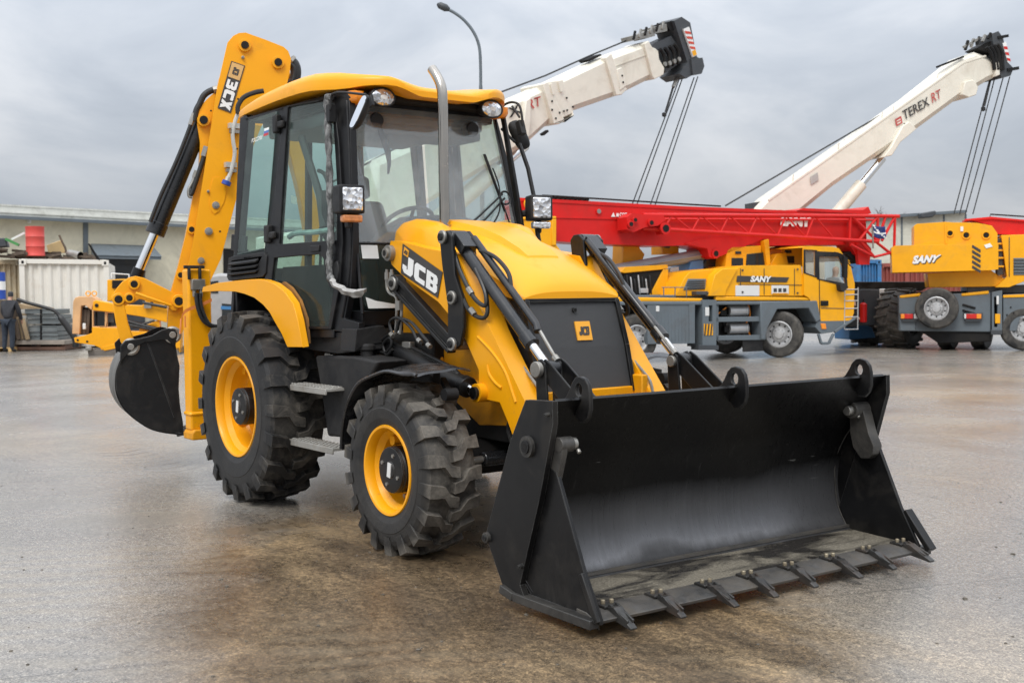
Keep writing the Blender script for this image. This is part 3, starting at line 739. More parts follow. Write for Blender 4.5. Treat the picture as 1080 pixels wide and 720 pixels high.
for sg in (-1, 1):
    mb = MB()
    pl_ = [p + V((.053, 0, 0)) for p in yflip(PLT, sg)]
    if sg > 0:
        for i_ in (1, 2): pl_[i_] = pl_[i_] + V((.0, 0, 0))
    mb.plate(pl_, (0, -sg * .03, 0), m=0)
    for px, r in (((556, 471), .05), ((510, 567), .026), ((549, 597), .012), ((579, 437), .010)):
        c = yflip(on('y', -1.18, px), sg)[0] + V((.053, 0, 0))
        mb.cyl(c, c + V((0, sg * .018, 0)), r, 18, 1); mb.cyl(c + V((0, sg * .015, 0)), c + V((0, sg * .026, 0)), r * .62, 14, 0); mb.cyl(c + V((0, sg * .0262, 0)), c + V((0, sg * .027, 0)), r * .36, 12, 2)
    mb.build('side_plate', [BLK, WORN, DARK], buck, bevel=.004)
    mb = MB()
    mb.plate([V((x + (.035 if sg < 0 else -.01), sg * 1.145, z)) for x, z in CLM], (0, -sg * .022, 0), m=0)
    mb.beam((3.60, sg * 1.170, .064), (4.185, sg * 1.162, .066), .055, .042, 1); mb.beam((3.50, sg * 1.185, .085), (3.60, sg * 1.18, .064), .04, .042, 1)
    mb.beam((4.09 if sg < 0 else 4.05, sg * 1.158, .27), (4.20 if sg < 0 else 4.21, sg * 1.158, .075), .022 if sg < 0 else .06, .03, 0, up=(1, 0, .6))
    mb.build('jaw_plate', [BLK, WORN], buck, bevel=.004)
    mb = MB()      # hinge bracket of the opening jaw
    mb.cyl((3.868, sg * 1.145, .815), (3.868, sg * (1.02 if sg > 0 else 1.07), .815), .047 if sg > 0 else .036, 20, 0); mb.cyl((3.868, sg * 1.07, .815), (3.868, sg * (.985 if sg > 0 else 1.045), .815), .028, 14, 1)
    mb.cyl((3.89, sg * 1.05, .79), (3.905, sg * 1.05, .775), .011, 8, 1)
    if sg > 0: prof = [(3.82, .83), (3.85, .86), (3.90, .85), (3.925, .79), (3.955, .69), (3.99, .62), (3.985, .57), (3.955, .545), (3.90, .54), (3.845, .60), (3.825, .68)]
    else: prof = [(3.83, .82), (3.90, .83), (3.90, .78), (3.86, .66), (3.78, .62), (3.775, .68)]
    mb.plate([V((x, sg * 1.143, z)) for x, z in prof], (0, -sg * (.075 if sg > 0 else .03), 0), m=0)
    if sg > 0:
        for v in mb.v: v.x -= .095
    else:
        for v in mb.v: v.x += .04
    mb.build('jaw_hinge', [WORN, STEEL], buck, bevel=.014, seg=3)
for y in (-.995, 0.0, .965):
    mb = MB()
    out_ = [(3.75, .995), (3.79, 1.02), (3.815, 1.055), (3.835, 1.09), (3.86, 1.112), (3.895, 1.118), (3.93, 1.108), (3.955, 1.08), (3.965, 1.04), (3.965, .97), (3.95, .93), (3.92, .905), (3.89, .905), (3.86, .93), (3.80, .955)]
    hole = [V((3.885 + math.cos(t) * .024, y - .011, 1.055 + math.sin(t) * .030)) for t in [2 * PI * i / 14 for i in range(14)]]
    mb.plate([V((x, y - .011, z)) for x, z in out_], (0, .022, 0), [hole], 0)
    mb.plate([V((3.80, y + .012, .985)), V((3.80, y + .10, .985)), V((3.86, y + .012, .90))], (.01, 0, .004), m=0)
    mb.build('lifting_eye', [BLK], buck, bevel=.004)
rt_ = random.Random(4)
for k in range(8):
    y = -1.005 + k * .2935 + rt_.uniform(-.012, .012)
    dx = rt_.uniform(-.012, .008); tw = rt_.uniform(-.008, .008)
    mb = MB()
    mb.add([V((4.06, y - .026, .100)), V((4.06, y + .026, .100)), V((4.16, y + .026, .116)), V((4.16, y - .026, .116)),
            V((4.15, y - .026, .060)), V((4.15, y + .026, .060))] + [V((4.285 + dx, y - .018 + tw, .046)), V((4.285 + dx, y + .018 + tw, .046)), V((4.28 + dx, y + .018 + tw, .036)), V((4.28 + dx, y - .018 + tw, .036))],
           [(0, 1, 2, 3), (3, 2, 7, 6), (6, 7, 8, 9), (9, 8, 5, 4), (0, 3, 4), (1, 5, 2), (3, 6, 9, 4), (2, 5, 8, 7), (0, 4, 5, 1)], 0)
    for o in (-.019, .019): mb.beam((4.12, y + o, .114), (4.25, y + o * .8 + tw, .066), .010, .022, 0)
    mb.box((4.085, y, .108), (.075, .085, .012), 0)
    for o in (-.020, .022):
        c_ = V((4.085 + o * .2, y + o, .112)); mb.cyl(c_, c_ + V((0, 0, .020)), .0115, 6, 1)
    mb.build('bucket_tooth', [RUSTE, BOLT], buck, bevel=.003)
# ---------------- cab
YC = -.74
CN = V((.093, -1, .09)).normalized()        # the cab sides splay outwards to the rear and lean in towards the roof
def cs(off, *px): return plane((1.2, -.72, 1.9), CN, off, *px)
def cabp(*px): return cs(0, *px)
cab = None
mb = MB()
for sg in (-1, 1):
    # windscreen pillar, door pillar, rear pillar, cant rail, waist
    def pl(px, t, off=0, m=0):
        mb.plate(yflip([p + V((0, -off, 0)) for p in cabp(*px)], sg), (0, -sg * t, 0), m=m)
    if sg < 0: pl([(353, 100), (368, 103), (369, 130), (371, 197), (372, 253), (370, 300), (363, 336), (378, 340), (378, 352), (352, 349), (358, 300), (361.5, 255), (360.5, 200), (354, 115)], .05)
    else: pl([(363, 100), (368, 103), (369, 130), (371, 197), (372, 253), (370, 300), (363, 336), (378, 340), (378, 352), (354, 349), (363, 300), (366.5, 255), (365.5, 200), (364, 115)], .02)
    pl([(291, 116), (299, 113), (296, 160), (290, 212), (281, 291), (276, 291), (284, 212), (289, 150)], .07)
    pl([(253, 125), (259, 121), (262, 125), (250, 268), (246, 270)], .06)
    pl([(254, 126), (300, 112), (345, 100), (370, 97), (370, 104), (352, 105), (299, 116), (262, 128)], .06)
    pl([(246, 268), (276, 262), (281, 268), (281, 292), (242, 296)], .03)
    pl([(276, 290), (281, 291), (295, 303), (307, 320), (314, 347), (352, 347), (352, 356), (312, 356), (303, 322), (290, 304)], .05)
    mb.tube(yflip(smooth_path(cabp((366, 106), (368, 150), (369.5, 200), (370, 254), (367, 300), (361, 335)), 4), sg), .012, 8, 0)
# front lower frame, rear frame, roof frame, floor
mb.bb(.95, 1.28, -.70, .70, 1.30, 1.40, 0)
mb.bb(-.35, 1.2, -.68, .68, 1.26, 1.30, 0)
RB, RT = cs(-.03, (251, 270), (260, 124))
RB = RB + (RB - RT) * .45
for f in (-1, -.3, .3, 1): mb.beam(V((RB.x, RB.y * f, RB.z)), V((RT.x, RT.y * f, RT.z)), .045, .045, 0)
mb.bb(RB.x - .02, RB.x + .06, RB.y, -RB.y, 1.3, 1.72, 0)
mb.bb(-.36, .92, -.63, .63, 2.80, 2.86, 0)
mb.bb(.86, .95, -.61, .61, 2.76, 2.84, 0)
cab = mb.build('cab_frame', [FRM], M, bevel=.006)
mb = MB()     # roof lining with sun blind
mb.bb(-.33, .84, -.60, .60, 2.71, 2.80, 0); mb.bb(.5, .86, -.57, .57, 2.64, 2.71, 0)
mb.build('headliner', [LINER], cab, bevel=.02)
# black skirt under each door
SKS = [(312, 349), (352, 351), (377, 347), (378, 369), (374, 371), (356, 373), (322, 368), (316, 364)]
for sg in (-1, 1):
    mb = MB()
    mb.plate(yflip(on('y', -.775, *SKS), sg), (0, -sg * .25, 0), m=0)
    mb.plate(yflip(on('x', 1.36, (376, 347), (405, 343), (410, 352), (408, 361), (385, 364), (374, 371)), sg), (-.2, 0, 0), m=0)
    for px in ((325, 355), (340, 355)):
        c = yflip(on('y', -.776, px), sg)[0]; mb.box(c, (.03, .01, .035), 1)
    mb.build('cab_skirt', [BLKM, DARK], cab, bevel=.015, seg=3)
# door, right and left
DO = [(299, 113), (325, 107), (351, 102), (357, 150), (360, 200), (361, 255), (358, 300), (349, 347), (314, 347), (311, 335), (304, 322), (292, 307), (279, 296), (279, 291), (289, 210)]
DG = [(303.5, 113), (350, 104), (355.5, 200), (355, 253), (294, 257.5)]
DL = [(289, 272), (310, 270), (338, 268), (342, 275), (343, 292), (347, 302), (352, 305), (346, 344), (319, 344), (315, 334), (307, 320), (297, 306), (286, 296)]
for sg in (-1, 1):
    mb = MB()
    mb.plate(yflip(cs(.02, *DO), sg), (0, -sg * .035, 0), [yflip(cs(.02, *DG), sg), yflip(cs(.02, *DL), sg)], 0)
    mb.plate(yflip(cs(.035, *[(352, 277), (355, 275), (357, 283), (355, 297), (351, 299), (349, 290)]), sg), (0, -sg * .02, 0), m=1)
    mb.plate(yflip(cs(.03, *[(327, 259), (336, 258.5), (336, 265), (327, 265.5)]), sg), (0, -sg * .02, 0), m=1)
    door = mb.build('cab_door', [FRM, BLKM], M, bevel=.004)
    if sg < 0: pass
    mb = MB(); mb.plate(yflip(cs(.006, *[(302, 112), (351, 103), (357, 200), (356, 254), (293, 259)]), sg), (0, -sg * .005, 0)); mb.build('upper_glass', [GLASS], door)
    mb = MB(); mb.plate(yflip(cs(.006, *[(287, 271), (310, 268.5), (339, 266.5), (344, 275), (345, 291), (354, 303), (348, 346), (317, 346), (313, 335), (305, 321), (295, 307), (284, 297)]), sg), (0, -sg * .005, 0)); mb.build('lower_glass', [GLASSD], door)
    for px, s_ in (((292, 131), 1), ((283, 247), 1)):
        c = yflip(cs(.03, px), sg)[0]
        mb = MB(); mb.box(c, (.07, .05, .13), 0); mb.box(c + V((.06, 0, -.01)), (.1, .035, .05), 0); mb.build('hinge', [BLKM], door, bevel=.012)
    # rear side window, louvre
    mb = MB()
    w = yflip(cs(.012, (262, 127), (292, 117), (284, 212), (277, 263), (250, 269)), sg)
    mb.plate(w, (0, -sg * .006, 0), m=0)
    sw = mb.build('side_window', [GLASS], M)
    if sg < 0:
        mb = MB()
        q = cs(.014, (265, 151), (283, 145), (284, 134), (267, 140)); font_text(mb, 'POCCИИ', [bilin(q, u, v) for u, v in ((0, 0), (.62, 0), (.62, .45), (0, .45))], 0, .01)
        for (u0, u1, mt) in ((.70, .98, 0), (.70, .98, 1), (.70, .98, 2)):
            v0 = .75 - mt * .25
            qq = [bilin(q, u, v) for u, v in ((u0, v0), (u1, v0), (u1, v0 + .25), (u0, v0 + .25))]
            mb.plate(qq, (0, .001, 0), m=mt)
        STB = paint('sticker_blue', (.08, .15, .42, 1), .5); STR = paint('sticker_red', (.5, .04, .04, 1), .5)
        mb.build('sticker', [WHITE, STB, STR], sw)
    mb = MB()
    mb.plate(yflip(cs(.03, (241, 272), (246, 270), (278, 266), (281, 270), (280, 288), (277, 292), (241, 296), (239, 292)), sg), (0, -sg * .03, 0), [yflip(cs(.03, (244, 275), (272, 271), (271, 288), (243, 292)), sg)], 0)
    mb.plate(yflip(cs(.004, (243, 274), (273, 270), (272, 289), (242, 293)), sg), (0, -sg * .01, 0), m=1)
    for k in range(3):
        y0 = 277.5 + k * 5.2
        a, b2 = yflip(cs(.035, (243, y0 + .8), (272, y0 - 3)), sg); mb.beam(a, b2, .05, .016, 0, up=(0, sg * .5, 1))
    mb.build('air_vent', [BLKM, DARK], M, bevel=.004)
    # small black latch bracket behind the window
    mb = MB(); mb.plate(yflip(cs(-.02, (244, 247), (259, 249), (258, 266), (243, 264)), sg), (0, -sg * .02, 0), [yflip(cs(-.02, (250, 252), (254, 253), (253, 260), (249, 259)), sg)]); mb.build('window_latch', [BLKM], M, bevel=.004)
# rear window
mb = MB(); mb.plate([V((RB.x, RB.y, 1.72)), V((RB.x, -RB.y, 1.72)), V((RT.x, -RT.y, 2.82)), V((RT.x, RT.y, 2.82))], (.005, 0, 0)); mb.build('rear_window', [GLASS], M)
# windscreen: full height, leaning back
W0, W1 = V((1.285, 0, 1.40)), V((.965, 0, 2.80))
def whw(z): return .705 - .06 * (z - 1.40)
def wsc(y, z, o=0): t = (z - W0.z) / (W1.z - W0.z); return V((W0.x + (W1.x - W0.x) * t + o, y, z))
mb = MB()
zs_ = [1.855, 2.2, 2.5, 2.80]
mb.plate([wsc(-whw(z), z) for z in zs_] + [wsc(whw(z), z) for z in reversed(zs_)], (0.006, 0, 0))
ws = mb.build('windscreen', [GLASSW], M)
mb = MB()
mb.plate([wsc(y, z) for y, z in ((-.695, 1.84), (-.70, 1.50), (-.685, 1.44), (-.64, 1.41), (.64, 1.41), (.685, 1.44), (.70, 1.50), (.695, 1.84))], (.006, 0, 0))
mb.build('lower_screen', [GLASSD], ws)
mb = MB()
for sg in (-1, 1):
    mb.tube([wsc(sg * whw(1.38), 1.38, .004), wsc(sg * whw(2.8), 2.80, .004)], .011, 8, 0)
mb.tube([wsc(-.69, 1.848, .008), wsc(.69, 1.848, .008)], .009, 8, 1)
mb.build('screen_frame', [FRM, GREYB], ws)
mb = MB(); rws = []
for (px, py, r) in ((398, 130, .010), (401, 137, .024), (405, 148, .030), (409, 160, .026), (410.5, 172, .016), (409.5, 183, .008)):
    q = on('x', .86, (px, py))[0]; rws.append([q + V((0.008 * math.sin(t), r * math.cos(t), r * .5 * math.sin(t))) for t in [2 * PI * i / 10 for i in range(10)]])
mb.grid(rws, 0, close_u=True, cap=True); mb.build('inner_mirror', [BLKM], cab, angle=60)
mb = MB(); mb.plate([wsc(y, z, .009) for y, z in ((-.655, 1.745), (-.53, 1.745), (-.53, 1.835), (-.655, 1.835))], (.001, 0, 0)); mb.build('sticker', [LABEL], ws)
mb = MB(); mb.plate([wsc(y, z, .010) for y, z in ((-.66, 1.415), (-.36, 1.415), (-.36, 1.43), (-.48, 1.445), (-.6, 1.465), (-.67, 1.49))], (.001, 0, 0)); mb.build('sticker', [LABEL], ws)
mb = MB()     # wiper
mb.tube(smooth_path([wsc(.40, 1.97, .04), wsc(.50, 2.10, .05), wsc(.545, 2.28, .03), wsc(.52, 2.42, .02)], 5), .006, 6, 0)
mb.tube([wsc(.615, 1.92, .03), wsc(.54, 2.22, .03), wsc(.47, 2.52, .018)], .006, 6, 0); mb.tube([wsc(.57, 2.10, .02), wsc(.46, 2.52, .016)], .008, 6, 0)
mb.tube(smooth_path([wsc(.14, 1.93, .03), wsc(.36, 2.08, .03), wsc(.56, 2.23, .04)], 4), .007, 6, 0); mb.tube([wsc(.26, 1.94, .02), wsc(.44, 2.08, .02), wsc(.58, 2.20, .03)], .007, 6, 0)
mb.lathe([(.05, 0), (.055, .006), (.05, .012), (.04, .006)], wsc(.58, 2.20, .03), (1, 0, .1), 16, 0, closed=True)
mb.build('wiper', [BLKM], ws)
# roof
mb = MB()
def lerp_t(tab, x):
    for (x0, a0), (x1, a1) in zip(tab, tab[1:]):
        if x <= x1: return a0 + (a1 - a0) * max(0, (x - x0) / (x1 - x0))
    return tab[-1][1]
SIDE_T = [(-.66, 2.915), (-.5, 2.945), (-.14, 3.0), (.34, 3.022), (.74, 3.022), (.95, 3.004), (1.10, 2.978), (1.33, 2.945)]
MID_T = [(-.66, 2.93), (-.1, 3.01), (.4, 3.03), (.7, 3.0), (.9, 2.955), (1.05, 2.925), (1.2, 2.912), (1.33, 2.905)]
def rtop(x, y):
    t = max(0, min(1, (abs(y) - .16) / .30)); t = t * t * (3 - 2 * t)
    return lerp_t(MID_T, x) * (1 - t) + lerp_t(SIDE_T, x) * t
def rbot(x, y):
    t = max(0, min(1, (x + .6) / 1.1))
    z = 2.875 + .035 * math.sin(PI * min(1, max(0, (x + .62) / 1.95)))
    f = max(0, min(1, (x - .80) / .40))
    ay = abs(y)
    lip = 2.838 + .062 * max(0, min(1, (ay - .22) / .20)) - .03 * max(0, min(1, (ay - .58) / .14))
    return z * (1 - f) + lip * f
ysn = [-1, -.985, -.95, -.88, -.78, -.66, -.55, -.44, -.33, -.22, -.1, 0, .1, .22, .33, .44, .55, .66, .78, .88, .95, .985, 1]
rows = []
xs = [-.52, -.50, -.46, -.36, -.2, 0, .2, .4, .6, .75, .87, .97, 1.06, 1.13, 1.19, 1.235, 1.262, 1.275]
HW_T = [(-.53, .75), (-.44, .785), (.6, .79), (.75, .775), (.87, .745), (.97, .70), (1.06, .645), (1.13, .59), (1.19, .53), (1.235, .465), (1.262, .40), (1.275, .35)]
for x in xs:
    hw = lerp_t(HW_T, x)
    row = []
    for a in ysn:
        y = a * hw
        zt = rtop(x, y); zb = rbot(x, y)
        ed = max(0, (abs(a) - .95) / .05)
        if x > 1.235: ed = max(ed, (x - 1.235) / .04)
        if x < -.47: ed = max(ed, (-.47 - x) / .05)
        row.append(V((x, y, zt - (zt - zb) * .45 * min(1, ed) ** 2)))
    for a in reversed(ysn):
        y = a * hw * (1 if abs(a) < .9 else .995)
        row.append(V((x, y, rbot(x, y))))
    rows.append(row)
mb.grid(rows, 0, close_u=True, cap=True)
roof = mb.build('cab_roof', [YEL], M, angle=50)
mb = MB()
mb.bb(-.42, .80, -.70, .70, 2.84, 2.872, 0); mb.bb(.80, 1.08, -.56, .56, 2.83, 2.868, 0)
mb.build('roof_underside', [DARK], roof, bevel=.01)
for sg in (-1, 1):
    mb = MB()
    c = V((1.15, sg * .45, 2.83))
    ax = V((1, 0, -.06)); u = V((0, 1, 0))
    def ell(o, ry, rz, n=24): return [c + V((o, ry * math.cos(2 * PI * i / n), rz * math.sin(2 * PI * i / n) - .06 * o)) for i in range(n)]
    rws = [ell(-.10, .03, .02), ell(-.09, .06, .04), ell(-.03, .093, .062), ell(.02, .098, .066), ell(.025, .094, .062), ell(.02, .087, .056)]
    mb.grid(rws, 0, close_u=True, cap=True)
    mb.beam(c + V((-.05, 0, .02)), c + V((-.05, 0, .07)), .03, .04, 0)
    lamp = mb.build('work_lamp', [BLKM], roof, angle=40)
    mb = MB(); rws = [ell(.0212, .086, .055), ell(.030, .07, .043), ell(.034, .035, .02)]; mb.grid(rws, 0, close_u=True, cap=True); mb.grid([ell(.031, .03, .016), ell(.036, .026, .014)], 1, close_u=True, cap=True)
    mb.build('lamp_lens', [LENS, WHITE], roof)
    mb = MB()
    rws = []
    for (x, hy, z0, z1) in ((.97, .04, 2.80, 2.865), (1.02, .050, 2.782, 2.868), (1.08, .048, 2.778, 2.868), (1.115, .034, 2.79, 2.866), (1.13, .014, 2.815, 2.86)):
        rws.append([V((x, sg * (.60 + y), z)) for y, z in ((-hy, z0 + .02), (-hy * .7, z0), (hy * .7, z0 + .012), (hy, z0 + .03), (hy, z1), (-hy, z1))])
    mb.grid(rws, 0, close_u=True, cap=True)
    mb.build('turn_signal', [ORANGE], roof, angle=50)
    # black lamp tail behind the screen / interior lamp
    mb = MB(); mb.lathe([(.0, 0), (.05, .0), (.056, .03), (.04, .1), (.0, .11)], (1.0, sg * .40, 2.70), (-1, 0, .1), 16, 0); mb.build('inner_lamp', [BLKM], cab)

# interior
mb = MB()
mb.bb(.02, .52, -.26, .26, 1.62, 1.76, 0); mb.bb(.1, .45, -.2, .2, 1.3, 1.62, 1)
seat = mb.build('driver_seat', [SEATM, INT], M, bevel=.05, seg=3)
mb = MB(); mb.plate([V((.04, y, z)) for y, z in ((-.25, 1.74), (.25, 1.74), (.24, 2.12), (.2, 2.24), (-.2, 2.24), (-.24, 2.12))], (-.13, 0, .0)); mb.plate([V((-.02, y, z)) for y, z in ((-.13, 2.26), (.13, 2.26), (.12, 2.44), (-.12, 2.44))], (-.09, 0, 0)); mb.build('backrest', [SEATM], seat, bevel=.04, seg=3)
mb = MB()
c = V((.72, 0, 2.02)); a, u, w = basis((-.55, 0, .83))
mb.lathe([(.19 + .016 * math.cos(t), .016 * math.sin(t)) for t in [2 * PI * i / 8 for i in range(8)]], c, a, 36, 0, closed=True)
for t in (0.3, 2.4, 4.5): mb.tube([c - a * .03, c + (u * math.cos(t) + w * math.sin(t)) * .185], .014, 6, 0)
mb.cyl(c - a * .04, c + a * .01, .045, 14, 0); mb.tube([c - a * .02, V((.95, 0, 1.62)), V((1.02, 0, 1.35))], [.035, .06, .08], 10, 0)
mb.cyl(c + u * .19 + a * .0, c + u * .19 + a * .06, .025, 10, 0)
mb.build('steering_wheel', [BLKM], M)
mb = MB()
rws = []
for y, z in ((-.50, 1.80), (-.40, 1.95), (-.22, 2.04), (0, 2.06), (.25, 2.05), (.42, 2.0), (.54, 1.86)):
    rws.append([V((1.12, y, z)), V((.98, y, z + .005)), V((.9, y, z - .1)), V((.93, y, 1.4)), V((1.15, y, 1.4))])
mb.grid(rws, 0, close_u=True, cap=True)
mb.bb(.0, .75, -.66, -.42, 1.32, 1.72, 1); mb.bb(-.1, .6, .42, .66, 1.32, 1.70, 1)
for (x, y) in ((.45, -.53), (.30, -.50), (-.25, -.18), (-.25, .18)):
    mb.tube([(x, y, 1.7), (x + .03, y, 1.95)], .012, 6, 1); mb.lathe([(0, -.03), (.022, -.02), (.026, .01), (.016, .035), (0, .04)], (x + .032, y, 1.97), (.1, 0, 1), 10, 1)
mb.box((.62, -.56, 2.13), (.05, .18, .22), 1, Matrix.Rotation(.4, 3, 'Z')); mb.tube([(.60, -.60, 1.7), (.61, -.58, 2.03)], .018, 6, 1)
mb.build('cab_console', [BLKM, BLKM], M, bevel=.012)
mb = MB()     # grab bar and pale film across the door inside
mb.tube(smooth_path(cs(-.07, (305, 250), (312, 246), (330, 245), (352, 242)), 4), .02, 8, 0)
mb.build('grab_bar', [paint('pale_green_film', (.35, .45, .42, 1), .4, var=.3, scale=20, bump=.5)], M)
mb = MB()
mb.tube(cs(-.12, (318, 145), (337, 205), (341, 240)), .028, 8, 0); mb.tube(smooth_path(cs(-.2, (336, 180), (343, 185), (348, 205), (349, 240)), 5), .015, 8, 0)
mb.build('inner_rail', [INT], cab)

# foil wrapped handrail with a torn tail of film
mb = MB()
pts = smooth_path([p + V((0, -.05, 0)) for p in cabp((356, 103), (352, 108), (353.5, 150), (355, 200), (356, 250), (354.5, 275), (355.5, 292), (361, 300))], 6)
mb.tube(pts, [.023 + .004 * math.sin(i * 2.1) + .003 * math.sin(i * 5.3) for i in range(len(pts))], 10, 0)
hr = mb.build('handrail', [FOAM], M, angle=60)
mb = MB()
c = smooth_path([p + V((0, -.06, 0)) for p in cabp((359, 297), (366, 303), (375, 307.5), (385, 309.5), (394, 306.5))], 4)
rws = []
for i, p in enumerate(c):
    w_ = .026 * (1 if i < len(c) - 4 else 1 - .12 * (i - len(c) + 4)); k = .012 * math.sin(i * 1.3)
    rws.append([p + V((0, k, w_)), p + V((.01, -.03 + k, w_ * .3)), p + V((0, .0 - k, -w_)), p + V((-.005, .012, -w_ * .2))])
mb.grid(rws, 0, close_u=True, cap=True)
mb.build('torn_wrapping', [FILM], hr, angle=70)

# mirrors and lamps at the front corners
for sg in (-1, 1):
    mb = MB()
    if sg < 0:
        mb.tube(smooth_path(on('y', -.74, (349, 116), (349.5, 102), (353, 98.5), (362, 97.5), (386, 100)), 4), .009, 8, 0)
        mb.box(on('y', -.72, (349, 120))[0], (.05, .05, .12), 0)
        mb.beam(*on('y', -.76, (391, 101), (393, 112)), .02, .03, 0)
    else:
        mb.tube(smooth_path(on('y', .84, (527, 116), (533, 110), (541, 108), (548, 112), (551, 128), (550, 140)), 4), .010, 8, 0)
        mb.tube(on('y', .82, (529, 136), (543, 150)), .011, 8, 0); mb.tube(on('y', .82, (540, 112), (548, 124)), .009, 8, 0); mb.tube(on('y', .80, (530, 122), (535, 143)), .010, 8, 0)
        mb.beam(on('y', .84, (548, 128))[0], on('y', .84, (551, 142))[0], .05, .05, 0)
    mr = mb.build('mirror_arm', [BLKM], M, bevel=.004)
def mirror_head(c, ax_up, ax_w, nrm, hu, hw, dep, face):
    """rounded mirror shell: c centre, ax_up long axis, ax_w short axis, nrm towards the back of the shell"""
    n = 20; rws = []
    for (o, k) in ((0, 1.0), (.012, 1.03), (dep * .5, .95), (dep * .85, .7), (dep, .3)):
        rws.append([c + nrm * o + ax_up * (hu * k * math.copysign(abs(math.sin(t)) ** .6, math.sin(t))) + ax_w * (hw * k * math.copysign(abs(math.cos(t)) ** .6, math.cos(t))) for t in [2 * PI * i / n for i in range(n)]])
    mb = MB(); mb.grid(rws, 0, close_u=True, cap=True)
    o = mb.build('mirror', [BLKM], M, angle=45)
    mb = MB(); f = [c - nrm * .002 + ax_up * (hu * .93 * math.copysign(abs(math.sin(t)) ** .6, math.sin(t))) + ax_w * (hw * .9 * math.copysign(abs(math.cos(t)) ** .6, math.cos(t))) for t in [2 * PI * i / n for i in range(n)]]
    mb.plate(f, -nrm * .003); mb.build('mirror_glass', [MIRR], o)
def mir(c, tilt, turn, hu, hw):
    up = (RH * tilt + V((0, 0, 1))).normalized()
    b0 = (RH - up * RH.dot(up)).normalized()
    nb = (b0 * math.cos(turn) + FH * math.sin(turn)); nb = (nb - up * nb.dot(up)).normalized()
    mirror_head(c, up, up.cross(nb).normalized(), nb, hu, hw, .05, None)
mir(on('y', -.80, (378, 118))[0], .46, .50, .118, .060)
mir(on('y', .90, (547, 143))[0], -.47, -1.15, .115, .06)
mb = MB(); mb.tube(on('y', .83, (548, 152), (557, 178), (563, 207)), .016, 8, 0); mb.build('lamp_post', [BLKM], M)
for sg in (-1, 1):
    c = V((1.30, sg * .775, 2.125)) if sg < 0 else V((1.30, sg * .785, 2.125))
    R_ = Matrix.Rotation(-.10 if sg < 0 else -.32, 3, 'Z')
    mb = MB(); mb.box(c + R_ @ V((-.045, 0, 0)), (.13, .175, .185), 0, R_)
    mb.box(c + R_ @ V((-.14, 0, 0)), (.08, .13, .12), 0, R_)
    mb.box(c + R_ @ V((-.06, 0, -.135)), (.08, .03, .1), 0, R_)
    mb.beam(c + V((-.10, 0, -.02)), V((1.12, sg * .70, 2.08)), .035, .05, 0)
    hl = mb.build('headlamp', [BLKM], M, bevel=.018, seg=3)
    mb = MB(); mb.box(c + R_ @ V((.018, 0, .0)), (.02, .142, .15), 0, R_); mb.build('lens', [LENS], hl, bevel=.012)
    mb = MB(); mb.box(c + R_ @ V((-.02, .005, -.125)), (.06, .14, .05), 0 if sg < 0 else 1, R_)
    mb.build('turn_signal', [paint('amber_lens', (.55, .20, .06, 1), .15, var=.3, scale=30, coat=.5), LENS], hl, bevel=.012)
    if sg > 0:
        mb = MB(); mb.tube(smooth_path([c + V((-.05, 0, -.14)), c + V((-.04, .01, -.25)), c + V((-.03, .03, -.36))], 4), .018, 8, 0); mb.build('lamp_post', [BLKM], M)

